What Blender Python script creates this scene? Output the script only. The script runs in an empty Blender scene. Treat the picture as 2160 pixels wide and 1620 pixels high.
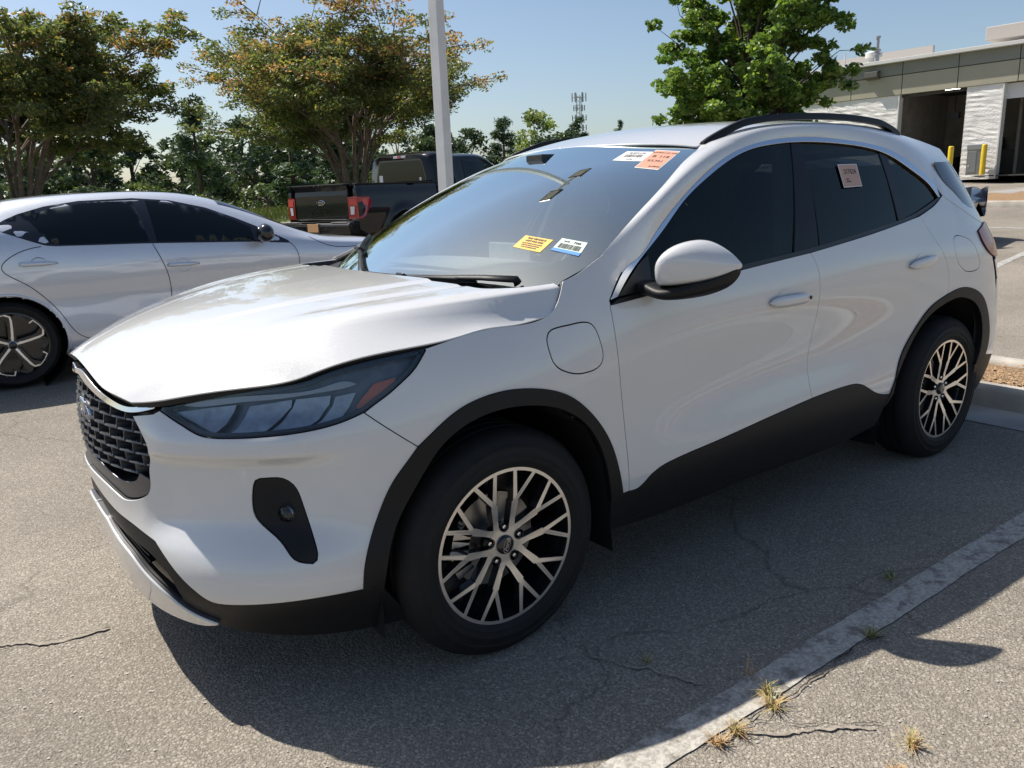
import bpy, bmesh, math, random
import numpy as np
from mathutils import Vector, Matrix
from mathutils.geometry import delaunay_2d_cdt
from mathutils.bvhtree import BVHTree
random.seed(7); RNG = np.random.default_rng(7)
scene = bpy.context.scene
# ---------------------------------------------------------------- camera
cam_data = bpy.data.cameras.new('camera'); cam = bpy.data.objects.new('camera', cam_data)
scene.collection.objects.link(cam); scene.camera = cam
cam_data.sensor_width = 36.0; cam_data.lens = 36.0*1649.0/2160.0; cam_data.clip_start = 0.05; cam_data.clip_end = 2000
YAW, PITCH, ROLL = 0.626, 0.243, 0.040
_f = Vector((math.sin(YAW)*math.cos(PITCH), math.cos(YAW)*math.cos(PITCH), -math.sin(PITCH)))
_r = Vector((math.cos(YAW), -math.sin(YAW), 0)); _d = _f.cross(_r)
_r2 = _r*math.cos(ROLL)+_d*math.sin(ROLL); _d2 = -_r*math.sin(ROLL)+_d*math.cos(ROLL)
cam.matrix_world = Matrix(((_r2.x, -_d2.x, -_f.x, -1.261), (_r2.y, -_d2.y, -_f.y, -2.698), (_r2.z, -_d2.z, -_f.z, 1.405), (0, 0, 0, 1)))
# ---------------------------------------------------------------- sky, sun, exposure
SUN = Vector((-0.331, 0.741, 1.138)).normalized()
world = bpy.data.worlds.new('World'); scene.world = world; world.use_nodes = True
wn = world.node_tree.nodes; wl = world.node_tree.links
sky = wn.new('ShaderNodeTexSky'); sky.sky_type = 'NISHITA'; sky.sun_disc = False
sky.sun_elevation = math.asin(SUN.z); sky.sun_rotation = math.atan2(SUN.x, SUN.y)
sky.air_density = 1.0; sky.dust_density = 1.5; sky.ozone_density = 1.6; sky.altitude = 200
wl.new(sky.outputs['Color'], wn['Background'].inputs['Color']); wn['Background'].inputs['Strength'].default_value = 0.092
sun_data = bpy.data.lights.new('sun', 'SUN'); sun_data.energy = 5.0; sun_data.angle = math.radians(0.53); sun_data.color = (1.0, .94, .85)
sun_o = bpy.data.objects.new('sun', sun_data); scene.collection.objects.link(sun_o)
sun_o.rotation_euler = SUN.to_track_quat('Z', 'Y').to_euler(); sun_o.location = (0, 0, 30)
scene.view_settings.view_transform = 'Standard'; scene.view_settings.look = 'None'
scene.view_settings.exposure = 0.45; scene.view_settings.gamma = 1.0
scene.cycles.max_bounces = 10; scene.cycles.transparent_max_bounces = 16
scene.cycles.sample_clamp_indirect = 6
# ---------------------------------------------------------------- helpers
COL = scene.collection
def tag(o, label=None, cat=None, group=None, kind=None):
    if label: o['label'] = label
    if cat: o['category'] = cat
    if group: o['group'] = group
    if kind: o['kind'] = kind
    return o
def empty(name, loc=(0, 0, 0), rz=0, label=None, cat=None, group=None):
    o = bpy.data.objects.new(name, None); COL.objects.link(o); o.location = loc; o.rotation_euler = (0, 0, rz); o.empty_display_size = .2
    return tag(o, label, cat, group)
def link(name, me, mat=None, parent=None):
    o = bpy.data.objects.new(name, me); COL.objects.link(o)
    if mat is not None:
        for m in (mat if isinstance(mat, (list, tuple)) else [mat]): me.materials.append(m)
    if parent is not None: o.parent = parent
    return o
def mesh(name, V, F, mat=None, parent=None, smooth=False, mi=None, normals=None):
    me = bpy.data.meshes.new(name); me.from_pydata([tuple(v) for v in V], [], [tuple(int(i) for i in f) for f in F]); me.update()
    if smooth: me.polygons.foreach_set('use_smooth', [True]*len(me.polygons))
    if mi is not None: me.polygons.foreach_set('material_index', [int(i) for i in mi])
    if normals is not None:
        me.polygons.foreach_set('use_smooth', [True]*len(me.polygons))
        me.normals_split_custom_set_from_vertices([tuple(n) for n in normals])
    me.update()
    return link(name, me, mat, parent)
def fixn(me):
    bm = bmesh.new(); bm.from_mesh(me); bmesh.ops.recalc_face_normals(bm, faces=bm.faces); bm.to_mesh(me); bm.free(); me.update()
class MB:
    """collects simple solids into one mesh"""
    def __init__(s): s.V = []; s.F = []; s.mi = []
    def add(s, V, F, mi=0):
        k = len(s.V); s.V += [tuple(v) for v in V]; s.F += [tuple(i+k for i in f) for f in F]; s.mi += [mi]*len(F); return s
    def box(s, c, d, rot=None, mi=0):
        V = [Vector((c[0], c[1], c[2]))+(rot @ Vector((x*d[0]/2, y*d[1]/2, z*d[2]/2)) if rot else Vector((x*d[0]/2, y*d[1]/2, z*d[2]/2))) for x in (-1, 1) for y in (-1, 1) for z in (-1, 1)]
        return s.add(V, [(0, 1, 3, 2), (4, 6, 7, 5), (0, 4, 5, 1), (2, 3, 7, 6), (0, 2, 6, 4), (1, 5, 7, 3)], mi)
    def tube(s, pts, r, n=8, mi=0, cap=True, flat=None):
        pts = [Vector(p) for p in pts]; rr = r if isinstance(r, (list, tuple)) else [r]*len(pts); V = []; F = []
        ref = Vector((0, 0, 1)); 
        t0 = (pts[1]-pts[0]).normalized()
        if abs(t0.dot(ref)) > .95: ref = Vector((1, 0, 0))
        u = (ref-t0*ref.dot(t0)).normalized()
        for i, p in enumerate(pts):
            t = (pts[min(i+1, len(pts)-1)]-pts[max(i-1, 0)]).normalized(); u = (u-t*u.dot(t)).normalized(); w = t.cross(u)
            fl = flat or (1, 1)
            for k in range(n):
                a = 2*math.pi*k/n; V.append(p+(u*math.cos(a)*fl[0]+w*math.sin(a)*fl[1])*rr[i])
        for i in range(len(pts)-1):
            for k in range(n): F.append((i*n+k, i*n+(k+1) % n, (i+1)*n+(k+1) % n, (i+1)*n+k))
        if cap: F.append(tuple(range(n-1, -1, -1))); F.append(tuple(range((len(pts)-1)*n, len(pts)*n)))
        return s.add(V, F, mi)
    def lathe(s, prof, axis='y', c=(0, 0, 0), n=48, mi=0, mis=None, ang=None):
        """prof: (radius, along-axis)"""
        m = len(prof); k0 = len(s.V); V = []
        for i in range(n):
            a = 2*math.pi*i/n
            for r, h in prof:
                p = (r*math.cos(a), h, r*math.sin(a)) if axis == 'y' else ((r*math.cos(a), r*math.sin(a), h) if axis == 'z' else (h, r*math.cos(a), r*math.sin(a)))
                V.append((p[0]+c[0], p[1]+c[1], p[2]+c[2]))
        s.V += V
        for i in range(n):
            for j in range(m-1):
                s.F.append((k0+i*m+j, k0+((i+1) % n)*m+j, k0+((i+1) % n)*m+j+1, k0+i*m+j+1)); s.mi.append(mis[j] if mis else mi)
        return s
    def build(s, name, mat=None, parent=None, smooth=False, bevel=0, sharp=None):
        o = mesh(name, s.V, s.F, mat, parent, smooth, s.mi); fixn(o.data)
        if bevel:
            m = o.modifiers.new('bevel', 'BEVEL'); m.width = bevel; m.segments = 2; m.limit_method = 'ANGLE'; m.angle_limit = math.radians(40)
        if smooth and sharp:
            try: o.data.set_sharp_from_angle(angle=math.radians(sharp))
            except Exception: pass
        return o
def poly_prism(pts, d, axis='y'):
    """closed polygon (2D list) extruded: returns V, F ; axis y -> pts are (x,z)"""
    n = len(pts); V = []
    for o in d:
        for a, b in pts: V.append((a, o, b) if axis == 'y' else ((a, b, o) if axis == 'z' else (o, a, b)))
    F = [tuple(range(n)), tuple(range(2*n-1, n-1, -1))]+[(i, i+n, (i+1) % n+n, (i+1) % n) for i in range(n)]
    return V, F
# ---------------------------------------------------------------- materials
MATS = {}
def mat(name, base=(.5, .5, .5), rough=.5, metal=0.0, coat=0.0, coat_r=.03, spec=.5, trans=0, emit=None, ior=1.5):
    m = bpy.data.materials.new(name); m.use_nodes = True; b = m.node_tree.nodes['Principled BSDF']
    b.inputs['Base Color'].default_value = (*base, 1); b.inputs['Roughness'].default_value = rough; b.inputs['Metallic'].default_value = metal
    b.inputs['Coat Weight'].default_value = coat; b.inputs['Coat Roughness'].default_value = coat_r; b.inputs['Specular IOR Level'].default_value = spec
    b.inputs['Transmission Weight'].default_value = trans; b.inputs['IOR'].default_value = ior
    if emit: b.inputs['Emission Color'].default_value = (*emit[0], 1); b.inputs['Emission Strength'].default_value = emit[1]
    MATS[name] = m; return m
def nodes(m): return m.node_tree.nodes, m.node_tree.links, m.node_tree.nodes['Principled BSDF']
def noise_var(m, scale=8, amount=.25, detail=4, rough_amt=0, bump=0, bump_scale=None, bump_dist=.01, coords='Object'):
    """breaks the flat colour: value noise on base colour (+ optional roughness and bump)"""
    n, l, b = nodes(m); tc = n.new('ShaderNodeTexCoord'); nz = n.new('ShaderNodeTexNoise'); nz.inputs['Scale'].default_value = scale; nz.inputs['Detail'].default_value = detail
    l.new(tc.outputs[coords], nz.inputs['Vector']); mr = n.new('ShaderNodeMapRange'); mr.inputs['From Min'].default_value = .3; mr.inputs['From Max'].default_value = .7
    mr.inputs['To Min'].default_value = 1-amount; mr.inputs['To Max'].default_value = 1+amount*.6; l.new(nz.outputs['Fac'], mr.inputs['Value'])
    hs = n.new('ShaderNodeHueSaturation'); hs.inputs['Color'].default_value = b.inputs['Base Color'].default_value; l.new(mr.outputs['Result'], hs.inputs['Value'])
    l.new(hs.outputs['Color'], b.inputs['Base Color'])
    if rough_amt:
        r0 = b.inputs['Roughness'].default_value; m2 = n.new('ShaderNodeMapRange'); m2.inputs['To Min'].default_value = r0-rough_amt; m2.inputs['To Max'].default_value = r0+rough_amt
        l.new(nz.outputs['Fac'], m2.inputs['Value']); l.new(m2.outputs['Result'], b.inputs['Roughness'])
    if bump:
        n2 = n.new('ShaderNodeTexNoise'); n2.inputs['Scale'].default_value = bump_scale or scale*4; n2.inputs['Detail'].default_value = 5; l.new(tc.outputs[coords], n2.inputs['Vector'])
        bp = n.new('ShaderNodeBump'); bp.inputs['Strength'].default_value = bump; bp.inputs['Distance'].default_value = bump_dist; l.new(n2.outputs['Fac'], bp.inputs['Height']); l.new(bp.outputs['Normal'], b.inputs['Normal'])
    return m
def paint(name, col, rough=.42, flake=.12, metal=0.0, scale=900, cior=1.65):
    m = mat(name, col, rough, metal, coat=1.0, coat_r=.02, spec=.5)
    m.node_tree.nodes['Principled BSDF'].inputs['Coat IOR'].default_value = cior
    n, l, b = nodes(m); tc = n.new('ShaderNodeTexCoord'); v = n.new('ShaderNodeTexVoronoi'); v.inputs['Scale'].default_value = scale; l.new(tc.outputs['Object'], v.inputs['Vector'])
    bp = n.new('ShaderNodeVectorMath'); bp.operation = 'SUBTRACT'; bp.inputs[1].default_value = (.5, .5, .5); l.new(v.outputs['Color'], bp.inputs[0])
    sc = n.new('ShaderNodeVectorMath'); sc.operation = 'SCALE'; sc.inputs['Scale'].default_value = flake; l.new(bp.outputs[0], sc.inputs[0])
    ge = n.new('ShaderNodeNewGeometry'); ad = n.new('ShaderNodeVectorMath'); ad.operation = 'ADD'; l.new(ge.outputs['Normal'], ad.inputs[0]); l.new(sc.outputs[0], ad.inputs[1])
    no = n.new('ShaderNodeVectorMath'); no.operation = 'NORMALIZE'; l.new(ad.outputs[0], no.inputs[0]); l.new(no.outputs[0], b.inputs['Normal'])
    # dust film
    nz = n.new('ShaderNodeTexNoise'); nz.inputs['Scale'].default_value = 2.2; nz.inputs['Detail'].default_value = 6; l.new(tc.outputs['Object'], nz.inputs['Vector'])
    mr = n.new('ShaderNodeMapRange'); mr.inputs['From Min'].default_value = .35; mr.inputs['From Max'].default_value = .75; mr.inputs['To Min'].default_value = .012; mr.inputs['To Max'].default_value = .045
    l.new(nz.outputs['Fac'], mr.inputs['Value']); l.new(mr.outputs['Result'], b.inputs['Coat Roughness'])
    return m
def thin_glass(name, tint=(.8, .9, .88), ior=1.5, dark=0.0, rough=0.0, boost=1.0):
    """thin pane: fresnel mirror over a tinted clear sheet"""
    m = bpy.data.materials.new(name); m.use_nodes = True; n = m.node_tree.nodes; l = m.node_tree.links; n.remove(n['Principled BSDF']); out = n['Material Output']
    tr = n.new('ShaderNodeBsdfTransparent'); tr.inputs['Color'].default_value = (*tint, 1)
    gl = n.new('ShaderNodeBsdfGlossy'); gl.inputs['Roughness'].default_value = rough; gl.inputs['Color'].default_value = (.90, 1, .96, 1)
    fr = n.new('ShaderNodeFresnel'); fr.inputs['IOR'].default_value = ior; mx = n.new('ShaderNodeMixShader')
    if boost != 1.0:
        mu = n.new('ShaderNodeMath'); mu.operation = 'MULTIPLY'; mu.use_clamp = True; mu.inputs[1].default_value = boost; l.new(fr.outputs[0], mu.inputs[0]); l.new(mu.outputs[0], mx.inputs[0])
    else: l.new(fr.outputs[0], mx.inputs[0])
    l.new(tr.outputs[0], mx.inputs[1]); l.new(gl.outputs[0], mx.inputs[2]); l.new(mx.outputs[0], out.inputs['Surface'])
    MATS[name] = m; return m
M_PAINT = paint('white_paint', (.625, .625, .618), rough=.30, flake=.10)
M_CLAD = noise_var(mat('black_cladding', (.008, .008, .009), .5, spec=.28), 40, .2, rough_amt=.08, bump=.15, bump_scale=900, bump_dist=.001)
M_BLACK = mat('black_trim', (.008, .008, .009), .35)
M_GLOSSB = mat('gloss_black', (.008, .008, .010), .08, coat=.6)
M_RUBBER_GAP = mat('rubber_and_gap_shade', (.01, .01, .011), .7)  # wiper rubber; also the black that paints shade into panel gaps
M_SATIN = mat('satin_grey', (.13, .132, .14), .38, metal=.75)
M_CHROME = mat('chrome', (.82, .83, .85), .10, metal=1.0)
M_CHROMES = mat('satin_chrome', (.70, .74, .80), .22, metal=1.0)
M_ALLOY = noise_var(mat('machined_alloy', (.80, .79, .78), .30, metal=1.0), 60, .03, rough_amt=.03)
M_POCKET = mat('dark_pocket', (.012, .012, .014), .25, coat=.5)
M_TYRE = noise_var(mat('tyre_rubber', (.012, .012, .0125), .7, spec=.3), 30, .3, rough_amt=.08, bump=.1, bump_scale=300, bump_dist=.001)
M_LINER = mat('wheel_well_liner', (.010, .010, .011), .9, spec=.2)
M_WS = thin_glass('windscreen_glass', (.80, .89, .88), ior=1.62, boost=4.6)
M_TINT = thin_glass('privacy_glass', (.05, .055, .06), ior=1.36)
M_TINTF = thin_glass('front_door_glass', (.14, .155, .16), ior=1.36)
M_FRIT = mat('black_frit', (.012, .013, .016), .06, coat=.8)
M_LENS = thin_glass('lamp_lens', (.93, .95, .97), ior=1.5)
M_INT = noise_var(mat('interior_plastic', (.38, .385, .39), .6), 30, .15, bump=.1, bump_scale=400, bump_dist=.001)
M_SEAT = noise_var(mat('seat_fabric', (.14, .145, .15), .85), 40, .2)
M_STEEL = mat('brushed_steel', (.55, .55, .55), .32, metal=1.0)
M_BRAKE = noise_var(mat('brake_disc', (.36, .35, .34), .35, metal=1.0), 20, .25)
# ---------------------------------------------------------------- car body surfaces (metres, front axle x=0, front is -x, w = |y|)
class Spl:
    """natural cubic spline through points (vector valued)"""
    def __init__(s, t, y):
        s.t = np.asarray(t, float); s.y = np.asarray(y, float); n = len(t)
        yy = s.y.reshape(n, -1); h = np.diff(s.t); A = np.eye(n); r = np.zeros_like(yy)
        for i in range(1, n-1):
            A[i, i-1] = h[i-1]; A[i, i] = 2*(h[i-1]+h[i]); A[i, i+1] = h[i]
            r[i] = 6*((yy[i+1]-yy[i])/h[i]-(yy[i]-yy[i-1])/h[i-1])
        s.m = np.linalg.solve(A, r); s.yy = yy; s.h = h
    def __call__(s, q):
        q = np.asarray(q, float); sh = q.shape; q = np.clip(q.ravel(), s.t[0], s.t[-1])
        i = np.clip(np.searchsorted(s.t, q)-1, 0, len(s.t)-2); h = s.h[i][:, None]
        a = (s.t[i+1]-q)[:, None]/h; b = 1-a
        v = a*s.yy[i]+b*s.yy[i+1]+((a**3-a)*s.m[i]+(b**3-b)*s.m[i+1])*h*h/6
        return v.reshape(sh+s.y.shape[1:])
class Lin:
    def __init__(s, t, y): s.t = t; s.y = y
    def __call__(s, q): return np.interp(q, s.t, s.y)
def sstep(a, b, x):
    t = np.clip((np.asarray(x, float)-a)/(b-a), 0, 1); return t*t*(3-2*t)
class Tensor:
    """bicubic surface value over knots (x, z)"""
    def __init__(s, xs, zs, V):
        s.zs = zs; s.sx = Spl(xs, np.asarray(V, float)); s.k = np.asarray(zs, float)
        s.E = Spl(zs, np.eye(len(zs)))
    def __call__(s, x, z):
        x, z = np.broadcast_arrays(np.asarray(x, float), np.asarray(z, float)); sh = x.shape
        a = s.sx(x.ravel()); b = s.E(z.ravel()); return (a*b).sum(1).reshape(sh)
# body side: half width over x and height fraction
ZL = [.18, .26, .34, .42, .50, .58, .66, .74, .82, .90, .98, 1.06, 1.14, 1.22, 1.32, 1.42, 1.52, 1.62]
WS = Tensor([-.3, 0., .3, .5, .75, 1.2, 1.65, 2.1, 2.45, 2.8, 3.1], ZL, [
    [.860, .885, .905, .920, .926, .929, .930, .928, .920, .903, .870, .820, .76, .70, .63, 0.58, 0.5, 0.42],
    [.860, .885, .905, .920, .927, .931, .933, .932, .926, .912, .885, .845, .79, .73, .66, 0.6, 0.54, 0.46],
    [.860, .885, .908, .922, .927, .928, .928, .927, .925, .918, .902, .878, .845, .80, .74, 0.68, 0.6, 0.54],
    [.855, .885, .910, .926, .927, .922, .918, .917, .919, .918, .908, .890, .866, .84, .79, 0.74, 0.68, 0.6],
    [.850, .885, .912, .930, .930, .917, .906, .905, .911, .917, .913, .897, .873, .85, .81, 0.77, 0.72, 0.66],
    [.850, .885, .912, .932, .934, .918, .900, .896, .904, .916, .920, .906, .882, .86, .82, 0.775, 0.725, 0.67],
    [.850, .885, .912, .932, .935, .922, .903, .898, .905, .917, .923, .914, .892, .868, .83, 0.785, 0.735, 0.68],
    [.850, .885, .912, .930, .934, .928, .916, .909, .912, .920, .924, .918, .895, .867, .822, .776, .722, .66],
    [.855, .885, .910, .926, .932, .933, .931, .929, .929, .929, .927, .918, .891, .862, .816, .768, .714, .65],
    [.855, .885, .908, .922, .930, .934, .936, .936, .935, .932, .927, .912, .882, .850, .803, .752, .696, .63],
    [.850, .880, .902, .916, .924, .928, .930, .930, .928, .924, .917, .896, .864, .830, .780, .727, .670, .605]])
# front: plan superellipse whose fullness changes with height
_z = [.18, .24, .30, .36, .41, .46, .52, .60, .68, .76, .82, .88, .95, 1.05]
F_n = Spl(_z, [2.5, 2.55, 2.8, 3.0, 2.95, 2.75, 2.42, 2.2, 2.12, 2.1, 2.06, 2.0, 2.0, 2.0])
F_x = Spl(_z, [-.90, -.925, -.935, -.945, -.953, -.96, -.967, -.975, -.982, -.984, -.978, -.967, -.955, -.93])
XS0 = 0.0                                     # where the front corner becomes the side
R_n = Lin([.18, .5, .9, 1.1, 1.4], [3.2, 3.4, 3.0, 2.7, 2.5])
R_x = Lin([.18, .3, .5, .7, .9, 1.05, 1.2, 1.4, 1.6], [3.56, 3.62, 3.66, 3.65, 3.62, 3.58, 3.50, 3.36, 3.2])
XS1 = 2.75
def body(s, z):
    """perimeter chart: s in [-1,0] front corner (centre -> side), s in [0,XS1] is x along the side, beyond: rear corner"""
    s, z = np.broadcast_arrays(np.asarray(s, float), np.asarray(z, float))
    w0 = WS(np.clip(s, 0, XS1), z); x = s.copy(); w = w0.copy()
    f = s < XS0
    if f.any():
        ph = (1+np.clip(s[f], -1, 0))*np.pi/2; n = F_n(z[f]); xf = F_x(z[f]); cp = np.abs(np.cos(ph)); sp = np.abs(np.sin(ph)); rho = (cp**n+sp**n)**(1/n)
        x[f] = xf*cp/rho; w[f] = w0[f]*sp/rho
        # brow under the headlamp: upper bumper volume stands proud, face below it falls back
        wf = w[f]; br = sstep(.40, .52, wf)*(1-sstep(.74, .86, wf))
        d = .020*br*sstep(.728, .752, z[f])*(1-sstep(.79, .86, z[f]))-.016*br*sstep(.48, .56, z[f])*(1-sstep(.705, .738, z[f]))
        nx = -np.cos(ph); nw = np.sin(ph); x[f] += d*nx; w[f] += d*nw
    r = s > XS1
    if r.any():
        ph = np.clip((s[r]-XS1), 0, 1)*np.pi/2; n = R_n(z[r]); xr = R_x(z[r]); cp = np.abs(np.cos(ph)); sp = np.abs(np.sin(ph)); rho = (cp**n+sp**n)**(1/n)
        x[r] = XS1+(xr-XS1)*sp/rho; w[r] = w0[r]*cp/rho
    return np.stack([x, w, z], -1)
# hood: height over plan, measured against the shoulder line
H_ws = Spl([-1.0, -.9, -.8, -.6, -.4, -.2, 0, .2, .4], [.36, .40, .44, .53, .63, .71, .765, .797, .815])
_hx = [-1.0, -.95, -.9, -.8, -.6, -.4, -.2, 0, .2, .4]
_hv = [0, .35, .7, .9, 1.0, 1.06, 1.12, 1.2, 1.3, 1.42]
_c = np.array([.915, .962, .990, 1.028, 1.070, 1.096, 1.113, 1.125, 1.131, 1.131])
_e = np.array([.850, .886, .916, .972, 1.037, 1.077, 1.099, 1.112, 1.120, 1.122])
_pr = {  # drop below shoulder at plan offsets (v-1)*0.5
    -1.0: [-.016, -.034, -.06, -.09, -.13], -.95: [-.016, -.034, -.06, -.09, -.13], -.9: [-.015, -.032, -.055, -.084, -.12], -.8: [-.013, -.029, -.05, -.078, -.115],
    -.6: [-.012, -.028, -.052, -.084, -.118], -.4: [-.012, -.030, -.060, -.094, -.138], -.2: [-.012, -.036, -.072, -.106, -.154],
    0: [-.012, -.040, -.078, -.112, -.165], .2: [-.012, -.040, -.080, -.114, -.170], .4: [-.012, -.040, -.080, -.114, -.170]}
H_z = Tensor(_hx, _hv, [[c, c-(c-e)*.10, c-(c-e)*.45, c-(c-e)*.76, e]+[e+d for d in _pr[x]] for x, c, e in zip(_hx, _c, _e)])
H_l1 = Spl([-1.0, -.8, -.6, -.3, 0, .3], [.16, .24, .31, .385, .43, .46])
H_l2 = Spl([-1.0, -.8, -.6, -.3, 0, .3], [.26, .34, .43, .53, .59, .63])
HEDGE = []                                   # [spline of (w, z) along the lower edge of the hood side]
def hood(x, v):
    P = _hood0(x, v)
    if not HEDGE: return P
    x, v = np.broadcast_arrays(np.asarray(x, float), np.asarray(v, float)); E = HEDGE[0](x); ws = H_ws(x); P = P.copy()
    kb = sstep(-.64, -.50, x); o = .040; wc = ws+o; zs = H_z(x, np.ones_like(v)); zc = zs-.26*o; wE = np.maximum(E[..., 0], wc+.01); w = P[..., 1]
    t = np.clip((w-wc)/(wE-wc), -9, 1.3); A = .16*sstep(-.45, .0, x)-.05*(1-sstep(-.6, -.3, x)); q = np.clip(t, 0, 1)
    zt = zc+(E[..., 1]-zc)*(t+A*np.sin(np.pi*q))
    zi = zs-.26*np.clip(w-ws, 0, None)                      # gently crowned strip above the crease
    z = np.where(w > ws, np.where(t > 0, zt, zi), P[..., 2]); r = .006   # soften the crease
    d = (w-wc); soft = np.where(np.abs(d) < r, (r-np.abs(d))**2/(4*r)*((zc-E[..., 1])/(wE-wc)*(1+A*np.pi)-.26), 0)
    P[..., 2] = np.where(v > 1, P[..., 2]*(1-kb)+kb*(z-soft), P[..., 2]); return P
def _hood0(x, v):
    x, v = np.broadcast_arrays(np.asarray(x, float), np.asarray(v, float))
    ws = H_ws(x); w = np.where(v < 1, v*ws, ws+(v-1)*.5); z = H_z(x, v)
    k = sstep(-.86, -.55, x)
    z = z+.007*k*(1-sstep(-.012, .012, w-H_l1(x)))-.004*sstep(-.6, -.3, x)*sstep(-.015, .0, w-H_l2(x))*(1-sstep(.0, .05, w-H_l2(x)))
    return np.stack([x, w, z], -1)
# windscreen: u = w fraction, v = base -> header
def wscreen(u, v):
    u, v = np.broadcast_arrays(np.asarray(u, float), np.asarray(v, float))
    b = np.stack([.06+.245*u**2, .80*u, 1.085+.028*u**2], -1); t = np.stack([1.0+.125*u**2, .632*u, 1.571-.041*u**2], -1)
    k = (v*(1-v))[..., None]; P = b*(1-v[..., None])+t*v[..., None]
    P = P+k*np.stack([-.10+0*u, .055*u, .16-.05*u**2], -1)
    return P
# side glass / pillars: half width over x and z
_zc = [.95, 1.05, 1.15, 1.25, 1.35, 1.45, 1.55, 1.62, 1.68]
WC = Tensor([.2, .6, 1.0, 1.5, 2.0, 2.5, 2.9, 3.2, 3.45], _zc, [
    [.905, .882, .850, .814, .774, .730, .680, .64, .60],
    [.910, .886, .854, .818, .778, .734, .684, .645, .605],
    [.914, .890, .859, .824, .784, .740, .690, .65, .61],
    [.918, .894, .864, .829, .789, .745, .695, .655, .615],
    [.918, .895, .865, .830, .790, .746, .696, .655, .615],
    [.912, .890, .861, .826, .786, .741, .690, .65, .61],
    [.900, .879, .850, .814, .772, .725, .672, .63, .59],
    [.880, .858, .826, .786, .740, .690, .635, .59, .55],
    [.850, .825, .790, .745, .695, .640, .58, .535, .49]])
def side(x, z):
    x, z = np.broadcast_arrays(np.asarray(x, float), np.asarray(z, float))
    return np.stack([x, WC(x, z), z], -1)
# roof: v from centre (0) to rail ditch (1)
RO_w = Spl([.9, 1.12, 1.4, 1.8, 2.2, 2.6, 3.0, 3.3, 3.5], [.632, .634, .632, .63, .622, .605, .575, .54, .51])
RO_e = Spl([.9, 1.12, 1.4, 1.8, 2.2, 2.6, 3.0, 3.3, 3.5], [1.480, 1.534, 1.597, 1.630, 1.630, 1.601, 1.553, 1.507, 1.47])
RO_c = Spl([.9, 1.0, 1.2, 1.5, 1.8, 2.2, 2.6, 3.0, 3.3, 3.5], [1.545, 1.572, 1.622, 1.662, 1.678, 1.678, 1.660, 1.618, 1.57, 1.535])
def roof(x, v):
    x, v = np.broadcast_arrays(np.asarray(x, float), np.asarray(v, float))
    c = RO_c(x); e = RO_e(x)
    return np.stack([x, RO_w(x)*v, c-(c-e)*(.75*v**2+.25*v**6)], -1)
SURF = {'body': body, 'hood': hood, 'wscreen': wscreen, 'side': side, 'roof': roof}
def snormal(fn, a, b, h=1e-3):
    a = np.asarray(a, float); b = np.asarray(b, float)
    n = np.cross(fn(a+h, b)-fn(a-h, b), fn(a, b+h)-fn(a, b-h)); l = np.linalg.norm(n, axis=-1, keepdims=True); return n/np.maximum(l, 1e-12)
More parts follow.
